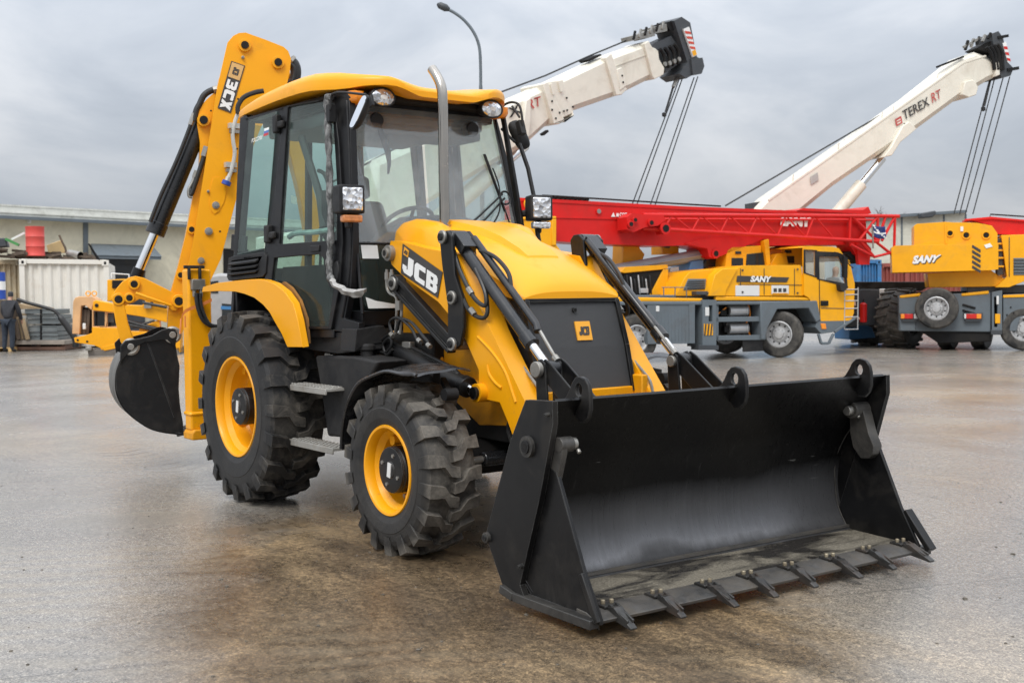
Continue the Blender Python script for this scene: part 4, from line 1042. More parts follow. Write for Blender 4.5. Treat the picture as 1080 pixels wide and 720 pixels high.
# ---------------- fenders, mudguards, tank, steps
FEN_T = [(213, 308), (214, 302.5), (228, 298.5), (244, 296.5), (258, 295), (270, 294.5), (279, 295.5), (289, 299), (300, 307.5), (309, 320), (314, 338), (319, 366)]
FEN_B = [(303, 366), (297, 352), (290, 340), (284, 329), (277, 321), (268, 314), (258, 310), (248, 307.5), (228, 307)]
for sg in (-1, 1):
    mb = MB()
    f = yflip(on('y', -.925, *(FEN_T + FEN_B)), sg)
    mb.plate(f, (0, -sg * .02, 0), m=0)
    t = yflip(on('y', -.925, *FEN_T[1:]), sg)
    t0 = [p + V((0, -sg * .004, -.002)) for p in t]; t1 = [p + V((0, -sg * .05, .004)) for p in t]
    d0 = [p + V((0, -sg * .004, -.018)) if i < 8 else p + V((-.018, -sg * .004, 0)) for i, p in enumerate(t)]; d1 = [p + V((0, -sg * .05, -.004)) if i < 8 else p + V((-.018, -sg * .05, 0)) for i, p in enumerate(t)]
    mb.grid([t0, t1, d1, d0], 0)
    fe = mb.build('rear_fender', [YEL], M, bevel=.012, seg=3, angle=50)
    mb = MB(); bl = yflip(on('y', -.925, *FEN_B), sg); r0 = [p + V((-.01, -sg * .03, .03)) for p in bl]; r1 = [p + V((-.01, -sg * (.05 if i < 4 else .05 + .06 * (i - 3)), .03)) for i, p in enumerate(bl)]
    mb.grid([r0, r1], 0); mb.plate(yflip(cs(.034, (296, 299), (302, 305), (310, 317), (317, 336), (319.5, 362), (325, 362), (323, 336), (316, 316), (307, 303), (299, 297)), sg), (0, -sg * .02, 0), m=0); mb.build('fender_lining', [paint('rusty_yellow_underside', (.30, .13, .02, 1), .7, var=.3, dirt=(.06, .045, .03, 1), dirt_amt=.6)], fe)
    # front mudguard: thin curved plastic sheet, wavy along its top
    mb = MB(); prof = smooth_path([(1.665, 0, .60), (1.69, 0, .74), (1.755, 0, .88), (1.87, 0, .995), (2.04, 0, 1.065), (2.22, 0, 1.098), (2.40, 0, 1.10), (2.50, 0, 1.085)], 4)
    rws = []
    for i, p in enumerate(prof):
        rw = []
        for j in range(9):
            y = .72 + .355 * j / 8 - (.03 if i > len(prof) - 4 else 0)
            z = p.z + .006 * math.sin(i * .9 + j * 1.1) * (i / len(prof)) + .02 * math.cos((j - 3) * .4) - .02
            rw.append(V((p.x, sg * y, z)))
        rws.append(rw)
    lowr = [[p + V((.012, 0, -.012)) for p in rw] for rw in rws]
    mb.grid(rws, 0); mb.grid(lowr, 0)
    for a_, b_ in ((rws[0], lowr[0]), (rws[-1], lowr[-1]), ([r[0] for r in rws], [r[0] for r in lowr]), ([r[-1] for r in rws], [r[-1] for r in lowr])): mb.grid([a_, b_], 0)
    mb.tube([p[-1] + V((.004, sg * .004, -.006)) for p in rws], .012, 6, 0)
    for p in (prof[2], prof[9]): mb.cyl(V((p.x + .02, sg * 1.0, p.z - .03)), V((p.x + .05, sg * 1.0, p.z - .05)), .014, 8, 1)
    mb.beam((2.17, sg * .70, .60), (2.2, sg * .72, 1.07), .04, .06, 1); mb.beam((2.3, sg * .74, 1.0), (2.52, sg * .84, .94), .03, .04, 1); mb.cyl((2.52, sg * .80, .94), (2.52, sg * .88, .94), .035, 12, 1)
    mb.build('front_mudguard', [MUDG, DARK], M, angle=60)
mb = MB()
TK = [(332, 375), (372, 375), (399, 381), (392, 395), (375, 420), (370, 462), (345, 460), (338, 410)]
mb.plate(on('y', -.80, *TK), (0, .42, 0), m=0)
tb = mb.build('fuel_tank', [BLKM], M, bevel=.02, seg=3)
mb = MB()
c = on('y', -.70, (387, 378))[0]
mb.cyl(c + V((0, 0, -.03)), c + V((0, 0, .07)), .042, 18, 0); mb.lathe([(.0, .10), (.045, .098), (.056, .085), (.056, .06), (.045, .05)], c, (0, 0, 1), 18, 0)
mb.build('filler_cap', [BLKM], tb)
mb = MB()
for (px, s_) in (((348, 373.5), .05), ((352, 375), .035), ((367, 378), .03)): mb.box(on('y', -.72, px)[0], (s_, .06, .02), 0, Matrix.Rotation(.4, 3, 'Z'))
mb.build('tank_fitting', [STEEL], tb, bevel=.004)
for (x0, x1, z) in ((.56, 1.20, .885), (.60, 1.28, .505)):
    mb = MB()
    mb.bb(x0, x1, -.930, -.79, z - .010, z + .010, 0)
    mb.bb(x0, x1, -.937, -.925, z - .030, z + .010, 0)
    n = 14
    for i in range(n):
        x = x0 + .02 + (x1 - x0 - .04) * i / (n - 1)
        for j in range(3): mb.box((x, -.91 + j * .045, z + .013), (.018, .03, .012), 0)
    mb.build('step', [GREY], M, bevel=.003, seg=1)
mb = MB(); mb.bb(.9, 1.25, -.42, .42, .45, .8, 0); mb.bb(1.3, 1.8, -.5, -.3, .9, 1.25, 0)
mb.build('gearbox', [DARK], M, bevel=.03)
# pipes and hoses on the right side between cab and tower
mb = MB()
for k, (dx, m_) in enumerate(((0, 0), (5, 0))):
    mb.tube(smooth_path(on('y', -.57 - .01 * k, (408 + dx, 284), (408 + dx, 302), (411 + dx, 309), (418 + dx, 314), (418.5 + dx, 330), (417 + dx, 352)), 4), .010, 8, 0)
    c, e = on('y', -.57 - .01 * k, (408 + dx, 287), (408 + dx, 295)); mb.cyl(c, e, .016, 8, 0)
c = on('y', -.59, (421, 322))[0]; mb.box(c, (.05, .03, .06), 0)
for pts in ([(415, 355), (411, 340), (420, 335), (433, 345), (440, 358), (446, 363)], [(418, 350), (422, 337), (434, 340), (446, 354), (452, 361)], [(396, 367), (405, 372), (412, 366), (413, 358), (409, 357), (404, 364), (408, 374), (414, 368)], [(398, 364), (404, 357), (411, 352)]):
    mb.tube(smooth_path(on('y', -.60, *pts), 5), .010, 8, 1)
for px in ((412, 352), (441, 358), (451, 363)):
    c = on('y', -.61, px)[0]; mb.cyl(c, c + V((.03, 0, -.015)), .016, 8, 0)
mb.build('hydraulic_pipe', [STEEL, HOSE], M)

# ---------------- rear: hitch frame, stabiliser legs, slewed backhoe
mb = MB()
mb.bb(-1.38, -1.20, -.80, .80, 1.10, 1.22, 0); mb.bb(-1.38, -1.20, -.80, .80, .62, .74, 0); mb.bb(-1.32, -1.22, -.86, -.80, .6, 1.3, 0); mb.bb(-1.32, -1.22, .80, .86, .6, 1.3, 0)
mb.bb(-1.20, -.3, -.42, .42, .7, 1.0, 0)
mb.build('hitch_frame', [YELD], M, bevel=.01)
for sg in (-1, 1):
    mb = MB()
    lo_ = on('x', -1.12, (192.5, 455), (221.5, 455), (221, 284), (189, 285))
    y0 = min(p.y for p in lo_[:2]) + .075; y1 = max(p.y for p in lo_[:2]) + .04; zt = lo_[2].z; zb = lo_[0].z
    def yy(y): return y if sg < 0 else -y
    mb.plate([V((-1.12, yy(y), z)) for y, z in ((y0, zb), (y1, zb), (y1, zt), (y0, zt))], (-.14, 0, 0), m=0)
    mb.bb(-1.11, -1.27, yy(y0 - .012), yy(y1 + .012), zb + .12, zb + .155, 0)
    lg = mb.build('stabiliser_leg', [YEL], M, bevel=.03, seg=3)
    mb = MB(); mb.plate([V((-1.08, yy(y), z)) for y, z in ((y0 - .01, zb - .075), (y1 + .03, zb - .075), (y1 + .03, zb - .02), (y1 - .01, zb + .01), (y0 + .015, zb + .01), (y0 - .01, zb - .02))], (-.20, 0, 0), m=0); mb.build('foot', [YELD], lg, bevel=.012, seg=3)
    if sg < 0:
        c = on('x', -1.10, (208.5, 300))[0]
        mb = MB(); mb.box(c, (.05, .11, .085), 0); mb.bb(-1.12, -1.09, c.y - .11, c.y + .06, c.z + .13, c.z + .155, 1)
        for o in (-.07, .02): mb.cyl(c + V((0, o, .04)), c + V((0, o, .14)), .014, 8, 1)
        for o in (-.03, .025): mb.cyl(c + V((0, o, -.04)), c + V((0, o, -.10)), .016, 8, 0)
        mb.build('hose_block', [STEEL, BLKM], lg, bevel=.004)
        mb = MB()
        for o in (0, 4): mb.tube(smooth_path(on('x', -1.08, (207 + o, 309), (208 + o, 322), (213 + o, 336), (221 + o * .5, 343), (236, 348 - o)), 5), .016, 8, 0)
        mb.build('leg_hose', [HOSE], M)
        mb = MB()
        rws = [[p, p + V((0, 0, .028))] for p in smooth_path([q + V((.03, 0, 0)) for q in on('x', -1.11, (190, 338), (193, 331), (200, 327), (211, 323), (222, 318))], 4)]
        mb.grid(rws, 0); a_, b_ = on('x', -1.085, (191, 336), (190, 352)); mb.beam(a_, b_, .02, .008, 0)
        a_, b_ = on('x', -1.085, (195, 333), (195.5, 345)); mb.beam(a_, b_, .015, .008, 0)
        mb.build('orange_ribbon', [paint('orange_ribbon', (.75, .24, .06, 1), .5)], M)
XB = 0.0
NB = V((.95, -.31, 0)).normalized()      # the backhoe is slewed across the machine's tail
def bh(off, *px): return plane((-1.78, -.45, 0), NB, off, *px)
mb = MB()      # kingpost and boom: boom rises across the back of the machine
mb.bb(-1.75, -1.38, .25, .85, .55, 1.25, 0); mb.cyl((-1.6, .55, .45), (-1.6, .55, 1.4), .16, 20, 0)
mb.build('kingpost', [YELD], M, bevel=.02)
mb = MB()
mb.plate(bh(-.20, (281, 62), (304, 60), (309, 100), (322, 168), (336, 218), (339, 240), (333, 262), (330, 315), (314, 315), (325, 255), (315, 200), (300, 140), (284, 90)), NB * (-.24), m=0)
boom = mb.build('boom', [YEL], M, bevel=.012)
mb = MB(); mb.plate(bh(-.195, (307, 206), (313, 208), (313, 216), (307, 214)), NB * .004); mb.build('sticker', [LABEL], boom)
mb = MB()
DIP = [(240, 45), (246, 38), (252, 35), (259, 34.5), (280, 42), (299, 49.5), (304, 54), (307, 62), (306, 74), (303, 88), (275, 135), (257, 180), (233, 273), (221, 298), (212, 332), (199, 332), (198, 283), (204, 253), (215.5, 180), (229, 93)]
mb.plate(bh(XB, *DIP), NB * (-.05), m=0)
LUG = [(232, 80), (229, 95), (218, 105), (209, 115), (207.5, 122), (208, 132), (211, 150), (210.5, 172), (204, 205), (196, 247), (188, 280), (181, 305), (177, 330), (177, 352), (182, 359), (190, 357), (198, 335), (215, 260), (250, 120)]
mb.plate(bh(XB - .09, *LUG), NB * (-.22), m=0)
mb.plate(bh(XB - .35, *DIP), NB * (-.05), m=0)
for px in ((258, 48.5), (293, 66.5)):
    c = bh(XB, px)[0]; mb.cyl(c, c + NB * (.03), .055, 20, 0); mb.cyl(c + NB * (.01), c + NB * (.045), .034, 16, 2)
for px in ((214.5, 127.5),):
    c = bh(XB - .09, px)[0]; mb.cyl(c, c + NB * (.05), .055, 20, 0); mb.cyl(c + NB * (.03), c + NB * (.065), .036, 16, 2)
for px, r in (((227.5, 216.5), .032), ((220, 244), .034), ((212, 275), .03), ((219.5, 202), .012), ((256, 61), .014)):
    c = bh(XB, px)[0]; mb.cyl(c, c + NB * (.02), r, 16, 1); mb.cyl(c + NB * (.015), c + NB * (.035), r * .6, 6, 1)
for px in ((190.5, 290), (202, 242)):
    c = bh(XB - .09, px)[0]; mb.cyl(c, c + NB * (.025), .04, 16, 0); mb.cyl(c + NB * (.02), c + NB * (.03), .024, 12, 2)
for px in ((251, 104.5), (250, 157), (257, 160), (252, 178), (232, 244), (222.5, 117), (255, 180), (225, 205)):
    c = bh(XB, px)[0]; mb.cyl(c, c + NB * (.003), .009, 8, 2)
pill = [(225, 187), (231, 187), (237, 192), (239, 201), (236, 214), (231, 223), (226, 226), (222.5, 222), (221, 212), (222, 198)]
mb.plate(bh(XB, *pill), NB * (.008), m=0)
dip = mb.build('dipper', [YEL, STEEL, DARK], M, bevel=.012, seg=3)
mb = MB()
q = bh(XB + .004, (229.5, 114), (243.5, 119.5), (258.5, 69.5), (244, 64.5))     # lower left, lower right, upper right, upper left on the plate
mb.plate(q, NB * .003, m=0)
rot = [q[3], q[0], q[1], q[2]]      # text runs downwards, letter tops to the right
qq = [bilin(rot, u, v) + NB * (.0035) for u, v in ((.37, .12), (.97, .12), (.97, .88), (.37, .88))]
block_text(mb, '3CX', qq, NB * .003, 1, .12)
mb.build('model_decal', [DECB, WHITE], dip)
emq = [bilin(rot, u, v) + NB * (.004) for u, v in ((.02, .07), (.325, .07), (.325, .93), (.02, .93))]
mb = MB(); mb.plate(emq, NB * .003, m=0); block_text(mb, 'JCB', [bilin(emq, u, v) + NB * (.0035) for u, v in ((.25, .25), (.75, .25), (.75, .75), (.25, .75))], NB * .002, 1); mb.build('emblem', [paint('emblem_sand', (.62, .38, .14, 1), .45), DECB], dip)
# service pipe with blue cap on the dipper
mb = MB()
mb.tube(smooth_path(bh(XB + .05, (251, 120), (248, 128), (245.5, 140), (246, 150), (247.5, 160), (246, 172), (241, 188)), 5), .018, 8, 0)
for px in ((247, 133), (243, 174)):
    c = bh(XB + .025, px)[0]; mb.box(c, (.05, .10, .045), 0); mb.box(c + V((.01, 0, -.05)), (.04, .09, .03), 1)
c, e, f_ = bh(XB + .06, (241, 187), (239.5, 191), (238, 195)); mb.cyl(c, e, .024, 10, 0); mb.cyl(e, f_, .04, 14, 2)
mb.tube(smooth_path(bh(XB + .08, (251, 120), (251, 112), (257, 103), (268, 98), (278, 96)), 5), .022, 8, 3)
mb.build('dipper_pipe', [paint('pale_pipe', (.55, .54, .5, 1), .35, .4), STEEL, paint('blue_cap', (.02, .06, .3, 1), .4), HOSE], dip)
for off, pts, r, mt in ((XB - .1, [(229, 94.5), (222, 96), (215, 101), (210.5, 110), (207, 117), (205, 128)], .028, HOSE), (XB - .1, [(205, 120), (198, 140), (186, 170), (170, 205), (162, 225), (158.5, 234)], .018, HOSE),
                        (XB - .05, [(218, 155), (213, 172), (207, 190), (203, 202), (201, 206)], .022, HOSE), (XB - .05, [(207, 180), (203, 192), (199, 200), (199.5, 207), (203, 208)], .014, STEEL), (XB - .1, [(305, 64), (310, 68), (312, 76), (310, 86), (304, 92)], .05, HOSE)):
    mb = MB(); mb.tube(smooth_path(bh(off, *pts), 5), r, 10, 0); e = bh(off, pts[0])[0]; f_ = bh(off, pts[1])[0]; mb.cyl(e, e + (f_ - e) * .6, r * 1.35, 8, 1)
    if r == .05:
        for k in range(3): mb.tube(smooth_path(bh(XB - .05 - k * .05, (302, 66), (309, 70 + k), (310.5, 77 + k), (308, 87), (303, 95)), 4), .02, 8, 0)
    mb.build('backhoe_hose', [mt, STEEL], M)
# bucket ram
a, k_, e = bh(XB - .20, (213, 127), (163.5, 246), (141, 299)); d = (e - a).normalized()
mb = MB(); mb.cyl(a, k_, .078, 24, 0); mb.cyl(k_ - d * .10, k_ + d * .01, .085, 24, 0)
ram = mb.build('bucket_ram', [GREYB], M, bevel=.005)
mb = MB(); mb.cyl(k_, e - d * .12, .042, 20, 0); mb.cyl(e - d * .14, e, .055, 18, 1); mb.build('rod', [CHR, BLK], ram)
# tipping link plates (front and rear) and drop link
TL = [(116.5, 314), (123, 304), (129, 297), (136, 292.5), (143, 291), (152, 293), (168, 301), (184, 309), (189.5, 314.5), (190, 322), (186, 328), (181, 327.5), (177, 322), (147, 315.5), (141, 319), (131, 322.5), (121, 322)]
mb = MB()
for o in (.0, -.30): mb.plate(bh(XB - .05 + o, *TL), NB * (-.04), m=0)
for px, r in (((141.5, 299.5), .05), ((125, 315.5), .055), ((136.5, 314), .045), ((188.5, 317.5), .06)):
    c = bh(XB - .05, px)[0]; mb.cyl(c + NB * (-.33), c + NB * (.03), r, 18, 0); mb.cyl(c + NB * (.02), c + NB * (.036), r * .62, 14, 1)
a_, b_ = bh(XB - .01, (143, 309), (181, 322.5)); mb.tube([a_, b_], .014, 8, 0)
mb.build('tipping_link', [YEL, DARK], M, bevel=.008)
mb = MB()
for o in (.02, -.26):
    mb.plate(bh(XB - .05 + o, (118.5, 320), (131, 319), (135, 340), (141, 357), (139, 366), (131, 367), (127, 360), (122, 340)), NB * (-.05), m=0)
mb.build('drop_link', [YEL], M, bevel=.01)
# digging bucket
XF, XD = XB + .06, .56
EX = V((-1, .215, 0)).normalized()
BO = [(127, 364), (132, 359), (148, 356.5), (160, 353.5), (170, 348), (178, 345.8), (184, 347), (187, 351), (185, 362), (187, 375), (189.5, 386), (189, 398), (188.5, 410), (190, 428), (193, 445), (193.5, 456.5), (182, 456), (168, 454), (156, 450), (143, 441), (132.5, 431), (126, 421), (122.5, 410), (122, 398), (123.5, 388), (127, 381), (129, 376)]
mb = MB()
side = bh(XF, *BO)
mb.plate(side, NB * -.025, m=0); mb.plate([p + EX * XD for p in side], NB * -.025, m=0)
back = bh(XF - .012, (129, 375), (125.5, 382), (122.3, 391), (121, 402), (121.8, 413), (125.2, 423), (132, 433.5), (143.5, 443.5), (157, 452), (170, 456), (184, 458), (195, 459))
back = smooth_path(back, 3)
mb.grid([back, [p + EX * (XD + .02) for p in back]], 1)
inn = [p + V((0, .012, .014)) for p in back]; mb.grid([inn, [p + EX * (XD + .02) for p in inn]], 1)
mb.grid([back, inn], 0); mb.grid([[p + EX * (XD + .02) for p in back], [p + EX * (XD + .02) for p in inn]], 0)
for px in ((138, 365.5), (182, 353)):
    c = bh(XF, px)[0]
    mb.lathe([(.075, 0), (.075, .02), (.055, .028), (.05, .02), (.03, .02), (.028, .034), (0, .034)], c, NB, 24, 2); mb.cyl(c + NB * (-XD), c, .045, 16, 0)
a_, b_, c_ = bh(XF + .002, (156, 353), (166, 400), (181, 432)); mb.tube([bh(XF + .001, (156, 362))[0], bh(XF + .001, (170, 400))[0], bh(XF + .001, (184, 440))[0]], .006, 6, 0)
bk = mb.build('digging_bucket', [BLK, paint('scuffed_shell_steel', (.16, .158, .15, 1), .45, .3, var=.25, dirt=(.08, .07, .06, 1), dirt_amt=.4), STEEL], M, bevel=.006, angle=40)
mb = MB()
ear = bh(XF + .03, (126.5, 384), (127, 365), (132, 359), (148, 356.5), (160, 353.5), (170, 348), (178, 345.8), (184, 347), (187, 351), (185, 366), (176, 358), (168, 358.5), (152, 361), (140, 368), (131, 377))
mb.plate(ear, NB * -.03, m=0); mb.build('bucket_ear', [BLK], bk, bevel=.006)
TAN = V((.31, .95, 0)).normalized()
for k in range(4):
    q0 = bh(XF, (194, 459))[0] - NB * (.06 + k * .15)
    mb = MB(); mb.beam(q0 - TAN * .06, q0 + TAN * .10 + V((0, 0, .03)), .05, .03, 0); mb.build('bucket_tooth', [EDGE], bk, bevel=.006)
# =================================================================== THE YARD BEHIND
def fthing(name, label, cat, fr, group=None):
    return thing(name, label, cat, fr.O, fr.rot(), group)
def slab(fr, off, th, pts, m=0, mb=None, holes=()):
    mb = mb or MB()
    return mb.plate(fr.p(off, *pts), (0, th, 0), [fr.p(off, *h) for h in holes], m)
def rect(x0, y0, x1, y1): return [(x0, y0), (x1, y0), (x1, y1), (x0, y1)]
def truck_wheel(parent, c, R, W, name='wheel', steer=0.0, rimr=None, lugs=0, dusty=False):
    rimr = rimr or R * .55
    mb = MB(); h = W / 2
    half = [(rimr, -h * .8), (rimr + .03, -h * .95), ((rimr + R) / 2, -h), (R - .04, -h * .95), (R - .008, -h * .78), (R, -h * .5), (R, 0)]
    mb.lathe(half + [(r, -y) for r, y in reversed(half[:-1])], (0, 0, 0), (0, 1, 0), 48, 0, caps=False)
    if lugs:
        for s in (-1, 1):
            for k in range(lugs):
                a = 2 * PI * (k + (.5 if s > 0 else 0)) / lugs
                rws = []
                for yf, da in ((0.02, 0), (.3, .06), (.5, .1)):
                    rws.append([V((math.sin(b) * r, s * yf * W, math.cos(b) * r)) for b, r in ((a - da - .05, R - .02), (a - da - .035, R + .04), (a - da + .035, R + .04), (a - da + .05, R - .02))])
                mb.grid(rws, 0, close_u=True, cap=True)
    t = mb.build(name, [RUBT], parent, angle=30); t.location = c; t.rotation_euler = (0, 0, steer)
    mb = MB()
    mb.lathe([(rimr + .012, -h * .86), (rimr - .01, -h * .9), (rimr - .03, -h * .7), (rimr - .05, -h * .35), (rimr * .66, -h * .30), (rimr * .5, -h * .62), (rimr * .36, -h * .64), (rimr * .33, -h * .85), (0, -h * .87)], (0, 0, 0), (0, 1, 0), 32, 0, caps=False)
    for k in range(10):
        a = 2 * PI * k / 10
        d = V((math.sin(a), 0, math.cos(a)))
        mb.cyl(d * rimr * .43 + V((0, -h * .6, 0)), d * rimr * .43 + V((0, -h * .74, 0)), .02, 6, 0)
        mb.cyl(d * rimr * .74 + V((0, -h * .30, 0)), d * rimr * .74 + V((0, -h * .345, 0)), rimr * .075, 10, 1)
    mb.build('rim', [RIMW, DARK], t, angle=30)
    return t
def bands(mb, fr, off, quad, n, m0, m1, th=.004):
    for i in range(n):
        u0, u1 = i / n, (i + .5) / n
        mb.plate([V(bilin(quad, max(0, u0), 0)), V(bilin(quad, u1, 0)), V(bilin(quad, min(1, u1 + .12), 1)), V(bilin(quad, min(1, u0 + .12), 1))], (0, -th, 0), m=m1)

# ---------------------------------------------- red boomed truck crane
T = Frame(822.5, 25.3, 25)
tc_ = fthing('truck_crane', 'truck crane with folded red lattice jib and yellow two-door cab, parked behind the front bucket', 'crane truck', T)
P = T.p
mb = MB()
slab(T, .45, 1.6, [(560, 322), (905, 322), (903, 345), (560, 350)], 0, mb)
slab(T, .3, 1.9, [(560, 311), (741, 311), (862, 311), (862, 320), (560, 320)], 1, mb)
slab(T, -.02, .5, [(640, 318), (862, 317.5), (862, 321), (640, 322)], 1, mb)
slab(T, .02, .1, [(640, 313), (741, 314.5), (741, 318), (640, 318)], 2, mb); slab(T, .02, .1, [(755, 312.5), (862, 313.5), (862, 317), (755, 317)], 2, mb)
mb.build('chassis', [DARK, GRC, YELB], tc_, bevel=.02)
mb = MB()
slab(T, .0, .5, [(683, 322), (733, 320.5), (733, 362), (683, 363)], 0, mb)
slab(T, -.015, .02, [(683, 322), (692, 321.5), (692, 362.5), (683, 363)], 0, mb); slab(T, -.015, .02, [(727, 321), (733, 320.5), (733, 362), (727, 362)], 0, mb)
for k in range(9):
    x = 694 + k * 3.6; slab(T, -.006, .01, [(x, 325), (x + .8, 325), (x + .8, 359), (x, 359.5)], 0, mb)
slab(T, -.01, .02, rect(690, 322.5, 695.5, 328.5), 1, mb)
mb.build('toolbox', [GRC, LABEL], tc_, bevel=.012)
mb = MB()
slab(T, -.05, .6, [(741, 316), (755.5, 316), (755.5, 366), (741, 366)], 0, mb, [[(747.5, 322), (751.5, 322), (751.5, 339), (747.5, 339)]])
slab(T, -.1, .3, [(737, 364), (758, 364), (758, 369), (737, 369)], 1, mb)
q = P(-.06, (742.5, 353.5), (752, 353.5), (752, 341.5), (742.5, 341.5)); mb.plate(q, (0, .008, 0), m=2)
bands(mb, T, 0, [p + V((0, -.002, 0)) for p in q], 3, 0, 3)
slab(T, -.06, .01, rect(744, 324, 748, 333), 4, mb)
mb.build('outrigger', [GRC, GRD, YELB, DECB, LABEL], tc_, bevel=.012)
mb = MB()
for y0, y1 in ((334, 339.5), (353.5, 359)): slab(T, .02, .12, [(755, y0 + .4), (807, y0 - .4), (807, y1 - .6), (755, y1)], 0, mb)
slab(T, .02, .12, rect(802, 319, 808, 358), 0, mb); slab(T, .02, .12, rect(755, 319, 758, 359), 0, mb); slab(T, .3, .1, rect(755, 319, 810, 359), 1, mb)
for (x, y, r) in ((787, 327.5, .125), (787, 346, .125)):
    c = P(.24, (x, y))[0]; mb.tube([c + V((-.5, .0, 0)), c + V((-.02, -.0, 0)), c + V((.03, -.06, 0))], [r, r, r * .5], 16, 2); mb.lathe([(r, 0), (r * .9, .03), (r * .4, .06), (0, .065)], c + V((-.01, -.03, 0)), (.8, -.6, 0), 18, 2)
for (x, y) in ((762, 330), (770, 328), (775, 348), (766, 347)): mb.box(P(.22, (x, y))[0], (.16, .1, .14), 1)
mb.beam(*P(.2, (757, 331), (766, 324)), .03, .03, 3); mb.beam(*P(.2, (760, 333), (764, 327)), .03, .03, 3)
for k in range(6):
    x = 757 + k * 8; mb.tube(smooth_path(P(.25 + .03 * (k % 2), (x, 321), (x + 2, 330 + k % 3 * 3), (x - 2, 342), (x + 3, 356)), 3), .022, 6, 1 if k % 2 else 3 if k == 4 else 1)
mb.build('tank_frame', [GRC, DARK, RIMW, ORANGE], tc_, bevel=.01)
mb = MB()
slab(T, -.03, .5, [(802, 318), (862, 317), (866, 337), (861, 340), (853, 325), (820, 326), (810, 345), (807, 358), (803, 358)], 0, mb)
mb.build('wheel_arch', [GRC], tc_, bevel=.02)
c = P(.16, (822.5, 352.3))[0]; c.z = .525
truck_wheel(tc_, c, .525, .32, steer=-.85)
truck_wheel(tc_, c + V((.05, 2.1, 0)), .525, .32, steer=-.85)
for px in (668, 640):
    c = P(.2, (px, 352))[0]; c.z = .525; truck_wheel(tc_, c, .525, .32); truck_wheel(tc_, c + V((0, 2.0, 0)), .525, .32)
# driver's cab
CABO = [(848, 261), (852, 259.3), (878, 260), (885, 262), (889, 268), (896, 275), (901.5, 299), (900.5, 330), (898, 338), (866, 338.5), (861, 330), (853, 314), (848, 311)]
mb = MB()
W1_ = [(849.5, 264), (860, 264.5), (860, 291), (849.8, 287.5)]; W2_ = [(864, 270.5), (884.5, 270.5), (889, 280), (892, 299), (887, 298), (864.5, 294)]
slab(T, 0, .06, CABO, 0, mb, [W1_, W2_])
slab(T, 2.2, .06, CABO, 0, mb, [W1_, W2_])
top = P(0, *CABO[:6]); mb.grid([top, [p + V((0, 2.26, 0)) for p in top]], 0)
bot = P(0, *CABO[6:]); mb.grid([bot, [p + V((0, 2.26, 0)) for p in bot]], 0)
slab(T, .06, 2.1, [(850, 300), (898, 312), (898, 337), (866, 337), (853, 314)], 2, mb)
slab(T, -.012, .02, [(848, 263), (862, 263.8), (862, 293), (848, 288)], 1, mb, [W1_])
slab(T, -.012, .02, [(862, 265), (884, 266), (892, 271), (894, 301), (886, 300.5), (862, 294.5)], 1, mb, [W2_])
slab(T, -.01, .012, [(864, 294.8), (864.6, 294.8), (865.2, 337), (864.6, 337)], 1, mb); slab(T, -.008, .01, [(866, 324.5), (896, 325), (896, 325.8), (866, 325.3)], 2, mb)
cb = mb.build('crane_cab', [YELB, BLKM, INT], tc_, bevel=.015)
TG = glass_mat('pale_truck_glass', (.86, .9, .88, 1), .4, .2, (.62, .65, .62, 1))
for q_ in ([(849, 263.5), (860.5, 264), (860.5, 291.5), (849, 288)], [(863.5, 270), (885, 270), (892.5, 299.5), (863.5, 294.5)]): mb = MB(); slab(T, .01, .01, q_, 0, mb); mb.build('window', [TG], cb)
mb = MB(); slab(T, -.04, .04, rect(866.5, 317, 874, 322.5), 0, mb); slab(T, -.05, .05, rect(868, 318, 873, 320), 0, mb); mb.build('handle', [DARK], cb, bevel=.01)
mb = MB()
mb.tube(smooth_path(P(-.12, (880, 266), (889, 269), (894, 277), (900, 283)), 4), .015, 6, 0); mb.tube(P(-.1, (889, 268), (896, 277)), .012, 6, 0)
slab(T, -.25, .1, [(891, 270), (894.5, 272), (894, 293), (890.5, 292)], 0, mb); slab(T, -.2, .14, [(886, 300), (893, 299), (895, 303), (890, 308), (887, 306)], 0, mb)
mb.build('mirror', [BLKM], cb, bevel=.01)
mb = MB()
slab(T, 0.0, .6, [(862, 338), (900, 338), (880, 350), (866, 352), (860, 345)], 0, mb)
slab(T, -.02, .1, [(866, 341), (871, 341), (872, 347), (867, 347)], 1, mb)
for a_, b_ in (((863, 352), (866, 362)), ((866, 362), (874, 362)), ((874, 362), (879, 352)), ((880, 350), (902, 335))): mb.beam(*P(.0, a_, b_), .05, .06, 0)
mb.build('entry_step', [GRC, ORANGE], tc_, bevel=.01)
mb = MB()
for x in (890.5, 904.5): mb.tube(P(.0, (x, 347), (x + .5, 303)), .014, 6, 0)
for y in (305, 310.5, 317, 325, 334, 347): mb.tube(P(.0, (891, y + .3), (905, y)), .014, 6, 0)
mb.build('ladder', [RIMW], tc_)
mb = MB()     # handrail along the deck, mudflap behind the front wheel
for x in (700, 712, 724): mb.tube(P(.15, (x, 313), (x, 303)), .012, 6, 0)
mb.tube(P(.15, (698, 303), (726, 303)), .012, 6, 0)
mb.build('handrail', [GRC], tc_)
mb = MB(); slab(T, .05, .03, [(783, 357), (804, 356), (805, 370), (784, 371)], 0, mb); mb.build('mudflap', [BLKM], tc_)
